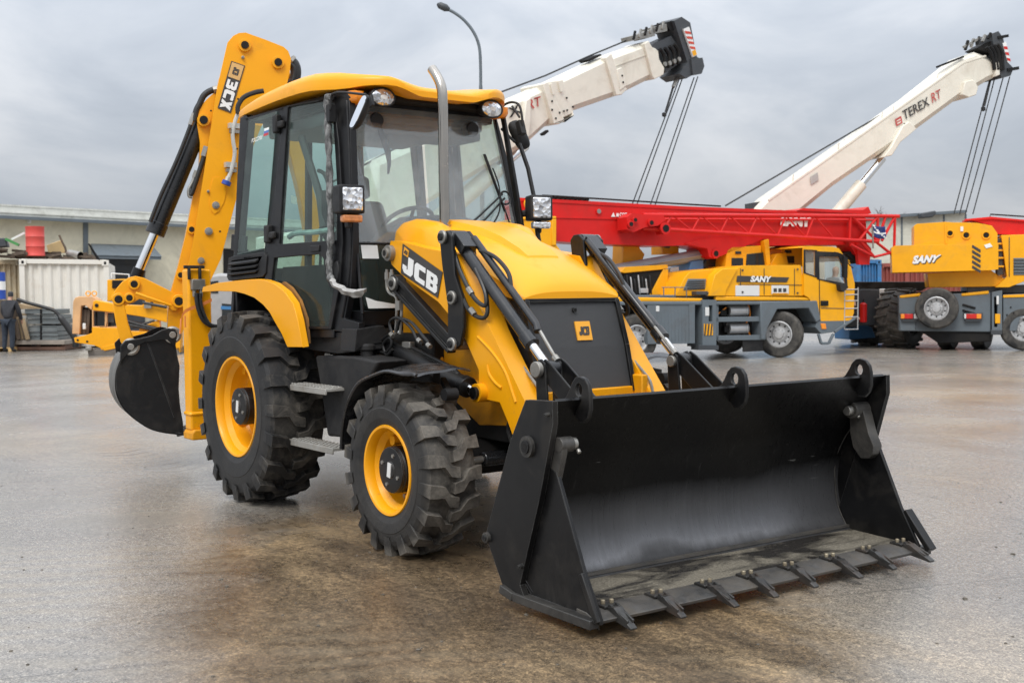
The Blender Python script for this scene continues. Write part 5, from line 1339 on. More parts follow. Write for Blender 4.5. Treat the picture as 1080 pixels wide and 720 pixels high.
# engine hood, deck housings
mb = MB()
slab(T, .05, 2.0, [(765.5, 305), (772, 291), (779, 281.5), (783, 280), (844.5, 279.5), (848, 300), (848, 312), (765, 312)], 0, mb)
slab(T, .03, .03, [(778, 290.7), (832.5, 292.5), (830, 297.6), (777, 297.4)], 1, mb)
q = P(.027, (791, 297.3), (812.5, 297.8), (813.8, 291.2), (792.5, 290.8)); font_text(mb, 'SANY', [p + V((0, -.004, 0)) for p in q], 2, .05)
for (x0, y0, x1, y1) in ((776, 301, 801, 312), (814, 301, 832, 310)): slab(T, .03, .03, rect(x0, y0, x1, y1), 3, mb)
for k in range(3): slab(T, .024, .01, rect(816 + k * 5, 304, 819.5 + k * 5, 308), 1, mb)
slab(T, .024, .01, rect(815, 309, 831, 310), 4, mb)
for x in (781, 806, 838): slab(T, .035, .02, [(x, 283), (x + .5, 283), (x + .5, 311), (x, 311)], 1, mb)
slab(T, .035, .02, [(779, 299.4), (846, 300.2), (846, 300.8), (779, 300)], 1, mb)
for (x, y) in ((783, 285), (841, 284), (783, 308), (841, 309)): c = P(.03, (x, y))[0]; mb.cyl(c, c + V((0, -.02, 0)), .025, 8, 1)
mb.build('engine_hood', [YELB, DECB, WHITE, LABEL, YEL], tc_, bevel=.03)
mb = MB()
slab(T, .25, 1.7, [(713, 312), (722, 293), (728, 286.5), (756, 283), (775, 283), (764, 306), (762, 312)], 0, mb)
slab(T, .0, .3, [(748, 312), (754, 290), (762, 283.5), (778, 283), (766, 306), (765, 312)], 0, mb)
slab(T, .23, .03, [(721, 306), (726, 294), (745, 294), (744, 305)], 1, mb)
for k in range(4): slab(T, .21, .02, [(723 + k * .8, 303.5 - k * 2.4), (743.5, 303 - k * 2.4), (743.5, 303.8 - k * 2.4), (723 + k * .8, 304.3 - k * 2.4)], 2, mb)
for (x, y, w_) in ((738, 309, .3), (747, 310, .25), (757, 308, .2)): mb.box(P(.15, (x, y))[0], (w_, .2, .08), 2)
mb.build('hood_cowl', [YELB, GRC, GRD], tc_, bevel=.03)
# slewing superstructure with operator's cab, seen under the boom
mb = MB()
slab(T, .9, 1.4, [(765, 282), (767, 264), (772, 260.5), (803, 259), (803, 282)], 0, mb)
slab(T, .88, .03, rect(772, 272, 784, 281.5), 1, mb); slab(T, .88, .03, [(788, 268), (806, 266), (807, 280), (787, 280)], 1, mb); slab(T, .87, .02, rect(776, 265, 782, 268), 1, mb)
slab(T, 1.0, 1.2, [(825, 281), (825, 261), (840, 258.5), (848, 259), (848, 281)], 0, mb)
slab(T, .98, .02, rect(828, 263.5, 835, 267), 1, mb); slab(T, .98, .02, rect(829, 270, 838, 277.5), 1, mb)
slab(T, .8, .2, [(806, 254), (811, 252), (813, 279), (809, 280)], 0, mb); slab(T, .9, .3, [(812, 281), (819, 268), (829, 266), (832, 281)], 0, mb)
slab(T, 1.3, .8, [(740, 283), (745, 272), (766, 270), (766, 283)], 1, mb)
slab(T, 1.2, .8, [(726, 285), (729, 276), (742, 274), (742, 285)], 3, mb)
mb.build('operator_cab', [YELB, WIN, DARK, paint('dull_blue_box', (.08, .2, .42, 1), .5)], tc_, bevel=.02)
mb = MB()
slab(T, .9, 1.2, [(655, 312), (659, 285), (664, 283), (702, 280.5), (703, 285), (686, 312)], 1, mb)
slab(T, .86, .5, [(655, 287), (659, 281.5), (704, 279), (705, 283), (700, 284), (659, 288)], 0, mb)
slab(T, .86, .3, [(686, 311), (700, 284), (705, 284), (704, 311)], 0, mb)
for k in range(7): mb.tube(P(.86, (661 + k * 4, 290 + (k % 3) * 2), (663 + k * 4, 310)), .02, 6, 3 if k % 2 else 2)
slab(T, .82, .1, rect(676, 304, 684, 309), 3, mb)
slab(T, 1.6, .5, [(658, 258), (674, 258), (675, 262), (680, 268), (675, 283), (657, 283)], 0, mb); slab(T, 1.6, .5, rect(699, 258, 716, 268), 0, mb); slab(T, 1.5, .02, [(700, 259), (708, 259), (706, 262), (700, 261)], 4, mb)
slab(T, 1.3, .3, [(707, 283), (716, 281), (718, 309), (706, 310)], 3, mb)
mb.build('winch_frame', [YELB, DARK, HOSE, RIMW, DECB], tc_, bevel=.015)
mb = MB()
slab(T, .6, 2.2, [(548, 230), (587, 229), (587, 258), (596, 270), (596, 300), (548, 300)], 0, mb)
slab(T, .57, .05, [(548, 229), (587, 228), (587, 231), (548, 232)], 0, mb); slab(T, .57, .05, [(582, 231), (587, 231), (587, 259), (582, 259)], 0, mb)
c = P(.56, (565, 214))[0]; mb.cyl(c, c + V((0, .3, 0)), .14, 16, 0)
mb.build('counterweight', [YELB], tc_, bevel=.02)
# lift ram
a, b2 = P(1.35, (640, 286.5), (741, 268.5)); mb = MB(); mb.cyl(a, b2, .135, 20, 0); mb.cyl(b2, b2 + (b2 - a).normalized() * .12, .16, 20, 1); mb.cyl(b2 + (b2 - a).normalized() * .1, b2 + (b2 - a).normalized() * .5, .09, 16, 2); mb.tube([a + V((0, -.16, .0)), b2 + V((0, -.16, .0))], .02, 6, 0); mb.build('lift_ram', [paint('pale_grey_ram', (.30, .33, .35, 1), .4), paint('ram_blue', (.03, .08, .3, 1), .4), CHR], tc_)
# boom
mb = MB()
BM = [(548, 208.5), (600, 211), (720, 217.5), (820, 221.5), (913, 224.5), (914, 252), (905, 258), (820, 259), (724, 258.5), (700, 259.5), (640, 257.5), (588, 254.5), (548, 252)]
slab(T, .95, .75, BM, 0, mb)
slab(T, .93, .03, [(548, 209), (600, 211.5), (720, 218), (910, 225), (910, 228), (720, 221), (600, 214.5), (548, 212)], 0, mb)
slab(T, .93, .03, [(560, 228.5), (690, 231.5), (690, 232.3), (560, 229.3)], 0, mb)
slab(T, .90, .85, [(723, 257), (740, 252), (778, 250), (808, 251), (760, 270), (754, 273), (748, 271), (746, 262), (727, 258)], 0, mb)
for px, r in (((754.5, 267.5), .11),): 
    c = P(.9, px)[0]; mb.cyl(c, c + V((0, -.03, 0)), r, 18, 0); mb.cyl(c + V((0, -.02, 0)), c + V((0, -.035, 0)), r * .6, 14, 2)
c = P(.95, (631, 223))[0]; mb.cyl(c, c + V((0, -.03, 0)), .07, 16, 0); mb.cyl(c, c + V((0, -.04, 0)), .05, 16, 3)
q = P(.93, (822, 238.5), (854.5, 239.5), (855, 228.8), (823, 227.8)); font_text(mb, 'SANY', [p + V((0, -.03, 0)) for p in q], 1, .08)
q = P(.93, (653, 228.5), (661, 228.8), (661, 224.5), (653, 224.2)); font_text(mb, 'COT', [p + V((0, -.02, 0)) for p in q], 1, .04)
t_ = P(.928, (644.5, 228.6), (649, 228.7), (646.8, 224)); mb.plate(t_, (0, -.004, 0), m=1); q = P(.928, (650, 228.4), (652.6, 228.5), (652.6, 225), (650, 225)); mb.plate(q, (0, -.004, 0), m=1)
slab(T, .9, .9, [(841, 222), (848, 219.5), (880, 221), (910, 221.5), (916, 218), (919, 225), (915, 226)], 0, mb)
slab(T, .8, .5, [(893, 252), (912, 252), (912, 274), (902, 268)], 0, mb)
slab(T, .74, .1, [(903, 255), (912, 254), (919, 262), (917, 279), (906, 279)], 0, mb); slab(T, .9, .3, [(893, 268), (901, 262), (906, 262), (905, 278)], 2, mb)
for k in range(9): c = P(1.0, (578 + k * 5.2, 208.3 + k * .24))[0]; mb.cyl(c, c + V((0, .2, 0)), .045, 8, 2)
mb.tube(P(1.0, (572, 206), (630, 209.5), (700, 214), (760, 217.5)), .02, 6, 2)
mb.build('boom', [RED, WHITE, DARK, STEEL], tc_, bevel=.03)
# lattice jib folded along the boom
mb = MB()
def lat(off):
    tp = lambda x: (x, 226.8 + (x - 678) * .0045); bt = lambda x: (x, 240.6 + (x - 678) * .0575)
    A = P(off, tp(678), tp(948)); B = P(off, bt(678), bt(926)); mb.tube(A, .045, 8, 0); mb.tube(B, .045, 8, 0)
    xs_ = [700 + i * 30 for i in range(9)]
    for i, x in enumerate(xs_[:-1]):
        if x + 30 > 900: break
        mb.tube(P(off, bt(x), tp(x + 9)), .024, 6, 0); mb.tube(P(off, tp(x + 9), bt(x + 30)), .018, 6, 0)
    return
lat(.62)
mb.tube(P(.88, (678, 231), (926, 232)), .03, 6, 0)
for x in (700, 740, 780, 820, 860, 896, 926): mb.tube(P(.62, (x, 240.6 + (x - 678) * .0575)) + P(.86, (x, 240.6 + (x - 678) * .0575)), .026, 6, 0)
for off in (.62, .86):
    for a_, b_ in (((897, 227), (896, 254)), ((897, 227), (926, 255)), ((905, 255), (926, 228)), ((926, 228), (925, 256)), ((926, 255), (934, 228)), ((944, 228), (943, 264)), ((925, 256), (944, 271)), ((930, 254), (944, 228)), ((908, 255), (922, 271)), ((922, 271), (942, 266)), ((897, 258), (920, 270))):
        mb.tube(P(off, a_, b_), .034, 6, 0)
mb.tube(P(.62, (948, 228)) + P(.86, (948, 228)), .03, 6, 0); mb.tube(P(.62, (943, 268)) + P(.86, (943, 268)), .03, 6, 0)
slab(T, .5, .4, [(661, 229), (667, 225), (678, 226), (700, 227), (702, 232), (694, 238), (680, 240), (668, 245), (661, 242)], 0, mb)
for px, r in (((664.5, 236.5), .06), ((669, 232), .05), ((701, 241), .1), ((686, 235), .06)):
    c = P(.48, px)[0]; mb.cyl(c, c + V((0, -.05, 0)), r * 1.3, 14, 0); mb.cyl(c + V((0, -.03, 0)), c + V((0, -.06, 0)), r * .8, 12, 1)
slab(T, .5, .3, [(697, 236), (705, 236), (706, 246), (700, 247)], 0, mb)
mb.build('lattice_jib', [RED, DARK], tc_)

def figure(name, label, loc, rz, J, E, mats, cloth=(), group=None):
    """one continuous body grown from a skeleton of joints; clothes are children grown the same way"""
    def grow(nm, js, es, mt, parent=None, extra=0):
        me = bpy.data.meshes.new(nm); ids = list(js)
        me.from_pydata([js[k][0] for k in ids], [(ids.index(a), ids.index(b)) for a, b in es], [])
        me.materials.append(mt)
        o = bpy.data.objects.new(nm, me); COL.objects.link(o)
        o.modifiers.new('skin', 'SKIN'); sk = me.skin_vertices
        if not sk: bpy.context.view_layer.update()
        sv = me.skin_vertices[0].data if me.skin_vertices else None
        if sv is None:
            bm = bmesh.new(); bm.from_mesh(me); bm.verts.layers.skin.verify(); bm.to_mesh(me); bm.free(); sv = me.skin_vertices[0].data
        for i, k in enumerate(ids):
            r = js[k][1]; r = (r, r) if not isinstance(r, tuple) else r
            sv[i].radius = (r[0] + extra, r[1] + extra); sv[i].use_root = (i == 0)
        s = o.modifiers.new('sub', 'SUBSURF'); s.levels = 2; s.render_levels = 2
        for p in me.polygons: p.use_smooth = True
        if parent is not None: o.parent = parent
        return o
    worn = {k for _, js, _, _ in cloth for k in js}
    JB = {k: ((p, tuple(x * .74 for x in (r if isinstance(r, tuple) else (r, r)))) if k in worn and k not in ('head', 'crown', 'neck0') else (p, r)) for k, (p, r) in J.items()}
    body = grow(name, JB, E, mats)
    body.location = loc; body.rotation_euler = (0, 0, rz); tag(body, label, 'person', group)
    for nm, js, es, mt in cloth: grow(nm, js, es, mt, body)
    return body
SKIN, nt, out = newmat('skin_and_underclothes')      # head, neck and hands bare, the covered body dark
b = N(nt, 'ShaderNodeBsdfPrincipled'); tc = N(nt, 'ShaderNodeTexCoord'); sp_ = N(nt, 'ShaderNodeSeparateXYZ'); L(nt, tc.outputs['Object'], sp_.inputs[0])
bare = math_n(nt, 'MAXIMUM', math_n(nt, 'MULTIPLY', math_n(nt, 'GREATER_THAN', sp_.outputs[2], 1.50), math_n(nt, 'LESS_THAN', sp_.outputs[2], 1.60)), math_n(nt, 'MULTIPLY', math_n(nt, 'LESS_THAN', sp_.outputs[2], .925), math_n(nt, 'GREATER_THAN', math_n(nt, 'ABSOLUTE', sp_.outputs[0]), .165)))
bare = math_n(nt, 'MULTIPLY', bare, math_n(nt, 'GREATER_THAN', sp_.outputs[2], .72))
L(nt, mixc(nt, bare, (.02, .022, .028, 1), (.45, .26, .18, 1)), b.inputs['Base Color']); b.inputs['Roughness'].default_value = .65; L(nt, b.outputs[0], out.inputs[0])
SKIN2 = paint('skin', (.45, .26, .18, 1), .6, var=.08)
JACK = paint('black_jacket', (.022, .023, .028, 1), .8, var=.3, scale=14)
JEAN = paint('dark_jeans', (.02, .028, .042, 1), .85, var=.3, scale=14)
SHOE = paint('dark_shoes', (.02, .018, .016, 1), .7)
CAP = paint('grey_cap', (.09, .09, .095, 1), .85, var=.2)
SHIRT = paint('pale_shirt', (.5, .55, .62, 1), .8, var=.1)
def standing(bend=0.0):
    b = bend
    J = {'pelvis': ((0, 0, .95), (.13, .10)), 'waist': ((0, b * .2, 1.10), (.13, .10)), 'chest': ((0, b * .55, 1.32), (.165, .115)), 'neck0': ((0, b * .9, 1.49), .07), 'neck': ((0, b * 1.05, 1.54), .055), 'head0': ((0, b * 1.25, 1.60), (.075, .085)), 'head': ((0, b * 1.35, 1.69), (.078, .095)), 'crown': ((0, b * 1.4, 1.76), (.05, .06))}
    E = [('pelvis', 'waist'), ('waist', 'chest'), ('chest', 'neck0'), ('neck0', 'neck'), ('neck', 'head0'), ('head0', 'head'), ('head', 'crown')]
    for s, t in ((-1, 'l'), (1, 'r')):
        J.update({'sh' + t: ((s * .19, b * .8, 1.43), .065), 'el' + t: ((s * .25, b * .9 + .04, 1.16), .047), 'wr' + t: ((s * .22, b * 1.2 + .16, .95), .033), 'ha' + t: ((s * .21, b * 1.25 + .2, .88), (.024, .042)),
                  'hip' + t: ((s * .10, 0, .88), .095), 'kn' + t: ((s * .115, .02, .50), .065), 'an' + t: ((s * .12, -.03, .10), .045), 'to' + t: ((s * .135, .14, .045), (.045, .035))})
        for k, (da, ln) in enumerate(((-.028, .06), (-.010, .07), (.010, .066), (.026, .052))):
            J['f%d' % k + t] = ((s * .21, b * 1.25 + .215 + da * .8, .81 + (.07 - ln)), .009)
            E.append(('ha' + t, 'f%d' % k + t))
        J['th' + t] = ((s * .18, b * 1.25 + .235, .86), .010); E.append(('ha' + t, 'th' + t))
        E += [('chest', 'sh' + t), ('sh' + t, 'el' + t), ('el' + t, 'wr' + t), ('wr' + t, 'ha' + t), ('pelvis', 'hip' + t), ('hip' + t, 'kn' + t), ('kn' + t, 'an' + t), ('an' + t, 'to' + t)]
    return J, E
def sub(J, E, keys, grow_):
    js = {k: (J[k][0], tuple(x + grow_ for x in (J[k][1] if isinstance(J[k][1], tuple) else (J[k][1],) * 2))) for k in keys}
    return js, [e for e in E if e[0] in js and e[1] in js]

# driver sitting in the truck crane's cab
g = P(.75, (879, 299))[0]
loc = T.O + T.s * g.x + T.n * .75 + V((0, 0, g.z - .93))
J = {'pelvis': ((0, 0, .55), (.15, .12)), 'waist': ((0, 0, .68), (.14, .11)), 'chest': ((0, .02, .90), (.17, .12)), 'neck0': ((0, .03, 1.07), .07), 'neck': ((0, .045, 1.12), .055), 'head0': ((0, .07, 1.18), (.075, .085)), 'head': ((0, .07, 1.27), (.078, .095)), 'crown': ((0, .06, 1.34), (.05, .06))}
E = [('pelvis', 'waist'), ('waist', 'chest'), ('chest', 'neck0'), ('neck0', 'neck'), ('neck', 'head0'), ('head0', 'head'), ('head', 'crown')]
for s, t in ((-1, 'l'), (1, 'r')):
    J.update({'sh' + t: ((s * .19, .02, 1.01), .065), 'el' + t: ((s * .24, .16, .80), .047), 'wr' + t: ((s * .16, .40, .86), .033), 'ha' + t: ((s * .15, .48, .88), (.024, .042)), 'hip' + t: ((s * .10, .08, .52), .095), 'kn' + t: ((s * .12, .50, .52), .065), 'an' + t: ((s * .12, .55, .12), .045), 'to' + t: ((s * .12, .70, .07), (.045, .035))})
    E += [('chest', 'sh' + t), ('sh' + t, 'el' + t), ('el' + t, 'wr' + t), ('wr' + t, 'ha' + t), ('pelvis', 'hip' + t), ('hip' + t, 'kn' + t), ('kn' + t, 'an' + t), ('an' + t, 'to' + t)]
js, es = sub(J, E, ['chest', 'waist', 'pelvis', 'shl', 'ell', 'shr', 'elr', 'neck0'], .012)
figure('person', 'person in a pale shirt sitting at the wheel inside the yellow truck cab', loc, T.rot() - PI / 2, J, E, SKIN2, [('shirt', js, es, SHIRT)])

# ---------------------------------------------- white boomed rough terrain crane, nearer one behind the cab
A = Frame(600, 27, 42)
ra = fthing('rough_terrain_crane', 'cream boomed crane behind the backhoe cab, its dark boom head nearest the lamp post', 'crane', A)
P = A.p
def boom_quad(mb, fr, off, th, pts, m=0): slab(fr, off, th, pts, m, mb)
mb = MB()
slab(A, .12, .62, [(395, 170), (573, 90.5), (641.5, 58.4), (682, 44), (697, 50), (700, 76), (696, 79), (653, 100.5), (604, 117.5), (580, 131), (556, 153), (470, 205), (395, 250)], 0, mb)
mb.build('telescopic_boom', [CREAM], ra, bevel=.13, seg=1)
mb = MB(); slab(A, .02, .82, [(573, 88.5), (578, 86), (596, 128), (604, 122), (604, 117), (606, 122), (590, 131), (584, 131)], 0, mb); mb.build('boom_collar', [CREAM], ra, bevel=.02)
mb = MB(); slab(A, .04, .78, [(577, 86.5), (594, 84), (597, 96), (605, 115), (605, 119), (585, 129)], 0, mb); mb.build('boom_collar', [CREAM], ra, bevel=.02)
mb = MB(); slab(A, .04, .78, [(639, 61), (645, 56), (655, 85), (662, 94), (656, 100), (650, 101)], 0, mb); mb.build('boom_collar', [CREAM], ra, bevel=.02)
mb = MB(); slab(A, .02, .06, [(651, 73), (656, 71), (662, 90), (654, 96)], 0, mb); mb.build('boom_collar', [CREAM], ra, bevel=.02)
mb = MB(); slab(A, .04, .78, [(680, 46), (684, 43), (701, 72), (700, 79), (690, 84), (688, 80)], 0, mb); mb.build('boom_collar', [CREAM], ra, bevel=.02)
mb = MB(); slab(A, .0, .86, [(555, 106), (560, 103), (560, 130), (556, 155), (550, 155)], 0, mb); mb.build('boom_collar', [CREAM], ra, bevel=.02)
mb = MB()
for px in ((582, 107), (582, 116), (590, 119), (594.5, 117.5), (598, 116.5), (597.5, 103.5), (586, 125), (604, 113), (656, 80), (657, 87)):
    c = P(.02, px)[0]; mb.cyl(c, c + V((0, -.02, 0)), .025, 8, 2)
for (x0, y0, x1, y1) in ((580.5, 89, 583, 99), (589, 86, 592, 96)): slab(A, -.01, .05, [(x0, y0), (x1, y0 - 1), (x1 + 2, y1), (x0 + 2.5, y1 + 1)], 0, mb)
mb.beam(*P(.11, (640, 73), (687, 56)), .012, .02, 0)
q = P(.10, (557.5, 117), (570.5, 111), (570, 101.5), (556.5, 105.5)); font_text(mb, 'RT', [p + V((0, -.006, 0)) for p in q], 1, .01)
q = P(.10, (537, 124.5), (552, 119), (547, 110.5), (535, 114)); font_text(mb, 'X', [p + V((0, -.006, 0)) for p in q], 2, .01)
slab(A, .2, .3, [(619, 63), (633, 57), (635, 58.5), (622, 65)], 2, mb); slab(A, .1, .1, [(572, 141), (578, 137), (579, 139), (574, 143)], 2, mb)
bm_ = mb.build('boom_marking', [CREAM, paint('faded_red_lettering', (.50, .07, .06, 1), .5), DARK], ra, bevel=.03)
mb = MB()
slab(A, .2, .5, [(686, 48), (699, 42), (708, 38), (716, 50), (718, 66), (702, 77), (700, 70)], 1, mb)
for (x, y) in ((696, 52), (701, 51), (706, 49), (711, 47)):
    mb.tube(smooth_path(P(.12, (x, y), (x + 4, y + 6), (x + 5, y + 14), (x + 3, y + 20)), 4), .05, 6, 2)
    c = P(.08, (x + 4.5, y + 16))[0]; mb.cyl(c, c + V((0, -.05, 0)), .06, 10, 4)
slab(A, .05, .7, [(711, 22), (719, 18), (728, 24), (735, 60), (742, 64), (741, 76), (731, 79), (724, 83), (717, 78), (725, 66)], 1, mb)
slab(A, .15, .5, [(702, 24), (712, 21), (713, 31), (707, 33)], 2, mb)
slab(A, .0, .75, [(729, 62), (741, 61), (743, 70), (740, 78), (731, 79)], 1, mb)
q = P(-.01, (731, 60.5), (735.5, 58), (727, 28.5), (721, 31)); mb.plate(q, (0, .05, 0), m=3)
for k in range(4):
    v0 = .3 + k * .18; mb.plate([bilin(q, u, v) + V((0, -.004, 0)) for u, v in ((.05, v0), (.95, v0 - .10), (.95, v0 - .01), (.05, v0 + .09))], (0, -.003, 0), m=5)
mb.plate([bilin(q, u, v) + V((0, -.004, 0)) for u, v in ((.1, .02), (.9, .02), (.9, .2), (.1, .2))], (0, -.003, 0), m=6)
for (x0, y0, x1, y1) in ((667, 38, 680, 43), (680, 34, 690, 41), (688, 29, 703, 36)): slab(A, .15, .4, [(x0, y0), (x1, y0 - 4), (x1 + 1, y1 - 3), (x0 + 1, y1)], 4, mb)
for k in range(6): mb.beam(*P(.14, (668 + k * 6, 42 - k * 2.2), (670 + k * 6, 33 - k * 2.0)), .05, .05, 4 if k % 2 else 2)
c = P(.1, (736, 70))[0]; mb.cyl(c, c + V((0, -.08, 0)), .12, 16, 2); mb.cyl(c, c + V((0, .8, 0)), .2, 16, 2)
mb.build('boom_head', [CREAM, GRD, DARK, WHITE, STEEL, paint('warning_red', (.6, .06, .03, 1), .5), YELB], ra, bevel=.02)
mb = MB()
mb.tube(P(.4, (345, 195), (525, 98.5), (575, 80), (622, 59), (668, 40)), .022, 6, 0)
for a_, b_ in (((717, 82), (667, 215)), ((720, 82), (672, 215)), ((732, 82), (686, 216)), ((736, 81), (691, 216)), ((667, 215), (643, 283)), ((672, 215), (648, 283))): mb.tube(P(.4, a_, b_), .016, 6, 0)
mb.tube(P(.35, (713, 82), (702, 118)), .03, 6, 0); c = P(.35, (700.5, 121))[0]; mb.lathe([(.0, .07), (.06, .04), (.06, -.04), (0, -.07)], c, (0, 0, 1), 10, 0); mb.tube(smooth_path(P(.3, (716, 78), (713, 85), (710, 92)), 3), .05, 6, 1)
mb.build('hoist_rope', [HOSE, STEEL], ra)
mb = MB(); a, b2 = P(.43, (452, 240), (540, 165)); k_ = a + (b2 - a) * .8; mb.cyl(a, k_, .2, 20, 0); mb.build('lift_ram', [CREAM], ra); r_ = MB(); r_.cyl(k_, b2 + (b2 - a).normalized() * .5, .13, 20, 0); r_.build('ram_rod', [CHR], ra)
mb = MB()
slab(A, -.6, 2.2, [(330, 245), (420, 230), (470, 250), (560, 262), (560, 330), (330, 335)], 0, mb)
slab(A, -.7, 2.4, [(320, 315), (575, 315), (575, 345), (320, 350)], 1, mb)
mb.build('crane_body', [CREAM, GRD], ra, bevel=.03)
for px in (352, 545):
    c = P(-.4, (px, 350))[0]; c.z = .75; truck_wheel(ra, c, .75, .55, lugs=18); truck_wheel(ra, c + V((0, 2.0, 0)), .75, .55, lugs=18)

# ---------------------------------------------- second white boomed crane, right
B_ = Frame(945, 29, 14)
rb = fthing('rough_terrain_crane', 'crane with long cream boom, dark deck and one huge lugged tyre beside the spare wheel', 'crane', B_)
P = B_.p
mb = MB()
slab(B_, .15, .62, [(795, 222), (808, 208.5), (960, 102), (1013, 60), (1030, 54), (1040, 58), (1055, 66), (1054, 80), (1043, 85), (1013, 103), (968, 136), (880, 196), (836, 232), (795, 260)], 0, mb)
mb.build('telescopic_boom', [CREAM], rb, bevel=.12, seg=1)
mb = MB(); slab(B_, .14, .03, [(810, 210), (1016, 65), (1040, 58), (1041, 60), (1017, 67.5), (811, 213)], 0, mb); mb.build('boom_collar', [CREAM], rb, bevel=.02)
mb = MB(); slab(B_, .05, .82, [(1018, 86), (1027, 84), (1032, 92), (1030, 100), (1022, 103), (1015, 100)], 0, mb); mb.build('boom_collar', [CREAM], rb, bevel=.02)
mb = MB(); slab(B_, .05, .82, [(1050, 62), (1054, 66), (1055, 79), (1050, 81)], 0, mb); mb.build('boom_collar', [CREAM], rb, bevel=.02)
mb = MB(); slab(B_, .05, .82, [(952, 133), (959, 128), (967, 136), (950, 150), (941, 164), (932, 166), (940, 155)], 0, mb); mb.build('boom_collar', [CREAM], rb, bevel=.02)
mb = MB()
q = P(.14, (953, 127), (980.5, 111), (978, 102), (951, 117.5)); font_text(mb, 'TEREX', [p + V((0, -.02, 0)) for p in q], 1, .015)
q = P(.14, (983, 109), (992.5, 103), (991, 94), (981.5, 99)); font_text(mb, 'RT', [p + V((0, -.02, 0)) for p in q], 2, .01)
q = P(.14, (945, 133.5), (951.5, 129.8), (950, 122.5), (943.5, 126)); mb.plate([p + V((0, -.016, 0)) for p in q], (0, -.004, 0), m=2)
for v0 in (.2, .55): mb.plate([bilin(q, u, v) + V((0, -.021, 0)) for u, v in ((.2, v0), (.8, v0), (.8, v0 + .16), (.2, v0 + .16))], (0, -.002, 0), m=0)
q = P(.14, (855, 195), (863, 190), (862, 182), (854, 187)); mb.plate([p + V((0, -.016, 0)) for p in q], (0, -.003, 0), m=3)
for (x, y) in ((836, 190), (884, 157), (904, 150), (930, 124), (942, 118), (988, 86)): mb.beam(*P(.2, (x, y), (x + .8, y - 6)), .02, .02, 0)
slab(B_, .3, .4, [(793, 214), (812, 211), (814, 219), (793, 222)], 4, mb)
slab(B_, .1, .7, [(954, 130), (959, 130), (961, 137), (956, 139)], 4, mb)
mb.build('boom_marking', [CREAM, DECB, paint('faded_red_mark', (.48, .08, .07, 1), .5), paint('dull_grey_panel', (.42, .41, .38, 1), .5), GRD], rb, bevel=.03)
mb = MB()
slab(B_, .1, .7, [(1046, 36), (1053, 33), (1058, 40), (1063, 66), (1069, 72), (1066, 80), (1056, 82), (1050, 60)], 0, mb)
slab(B_, .2, .5, [(1030, 51), (1040, 45), (1050, 42), (1054, 60), (1040, 55)], 1, mb)
for k in range(4): mb.tube(smooth_path(P(.08, (1040 + k * 4, 50 - k), (1045 + k * 4, 56), (1048 + k * 3, 66), (1049 + k * 3, 74)), 3), .05, 6, 1)
for k in range(5): mb.beam(*P(.15, (1018 + k * 6, 53 - k * 3), (1021 + k * 6, 43 - k * 2)), .06, .06, 2 if k % 2 else 1)
mb.beam(*P(.15, (988, 71), (1016, 60)), .06, .05, 1); mb.beam(*P(.15, (1016, 50), (1034, 40)), .06, .06, 2); mb.beam(*P(.1, (1052, 40), (1063, 38)), .07, .07, 1); mb.beam(*P(.1, (1062, 74), (1074, 72)), .07, .08, 1)
q = P(.08, (1063, 66), (1066, 65), (1061, 44), (1057.5, 46)); mb.plate(q, (0, .02, 0), m=3)
for k in range(3): mb.plate([bilin(q, u, v) + V((0, -.003, 0)) for u, v in ((0, .1 + k * .3), (1, .0 + k * .3), (1, .15 + k * .3), (0, .25 + k * .3))], (0, -.003, 0), m=4)
mb.build('boom_head', [GRD, DARK, STEEL, WHITE, LENSR], rb, bevel=.02)
mb = MB(); a, b2 = P(.45, (880, 228), (931, 167)); k_ = a + (b2 - a) * .55; mb.cyl(a, k_, .16, 20, 0); mb.build('lift_ram', [CREAM], rb); r_ = MB(); r_.cyl(k_, b2, .10, 20, 0); r_.build('ram_rod', [CHR], rb)
mb = MB()
mb.tube(P(.45, (765, 217), (930, 121), (1010, 66)), .022, 6, 0)
for a_, b_ in (((1044, 83), (1006, 226)), ((1049, 83), (1012, 226)), ((1058, 82), (1018, 226)), ((1065, 81), (1026, 226))): mb.tube(P(.45, a_, b_), .015, 6, 0)
mb.tube(P(.45, (1045, 82), (1038, 112)), .03, 6, 0); c = P(.45, (1037, 115))[0]; mb.lathe([(.0, .07), (.06, .04), (.06, -.04), (0, -.07)], c, (0, 0, 1), 10, 0)
mb.build('hoist_rope', [HOSE], rb)
mb = MB()
slab(B_, .55, 1.5, [(800, 297), (978, 297), (980, 302), (972, 307), (800, 307)], 1, mb)
slab(B_, .3, 1.6, [(880, 305), (935, 305), (927, 343), (880, 343)], 0, mb)
slab(B_, .28, .03, rect(928, 304.5, 934, 316), 2, mb); slab(B_, .9, 1.0, [(800, 260), (835, 240), (870, 260), (870, 300), (800, 300)], 3, mb)
mb.build('crane_deck', [GRD, BLK, LABEL, CREAM], rb, bevel=.02)
mb = MB(); c0_, c1_ = P(.1, (910.5, 340), (910.5, 319)); mb.tube([c0_, c0_ + V((0, 0, .02)), c1_ - V((0, 0, .04)), c1_], [.06, .09, .09, .03], 14, 0); mb.cyl(c1_, c1_ + V((0, 0, .08)), .02, 8, 1); mb.build('fire_extinguisher', [RED, DARK], rb)
c = P(.1, (950, 335))[0]; c.z = .76
truck_wheel(rb, c, .74, .72, steer=.55, lugs=20); truck_wheel(rb, c + V((.2, 1.9, 0)), .74, .72, lugs=20)
mb = MB(); slab(B_, 1.5, .8, [(896, 345), (905, 340), (920, 345), (924, 356), (896, 358)], 0, mb); mb.build('axle_cover', [paint('blue_axle', (.06, .2, .42, 1), .5)], rb, bevel=.03)

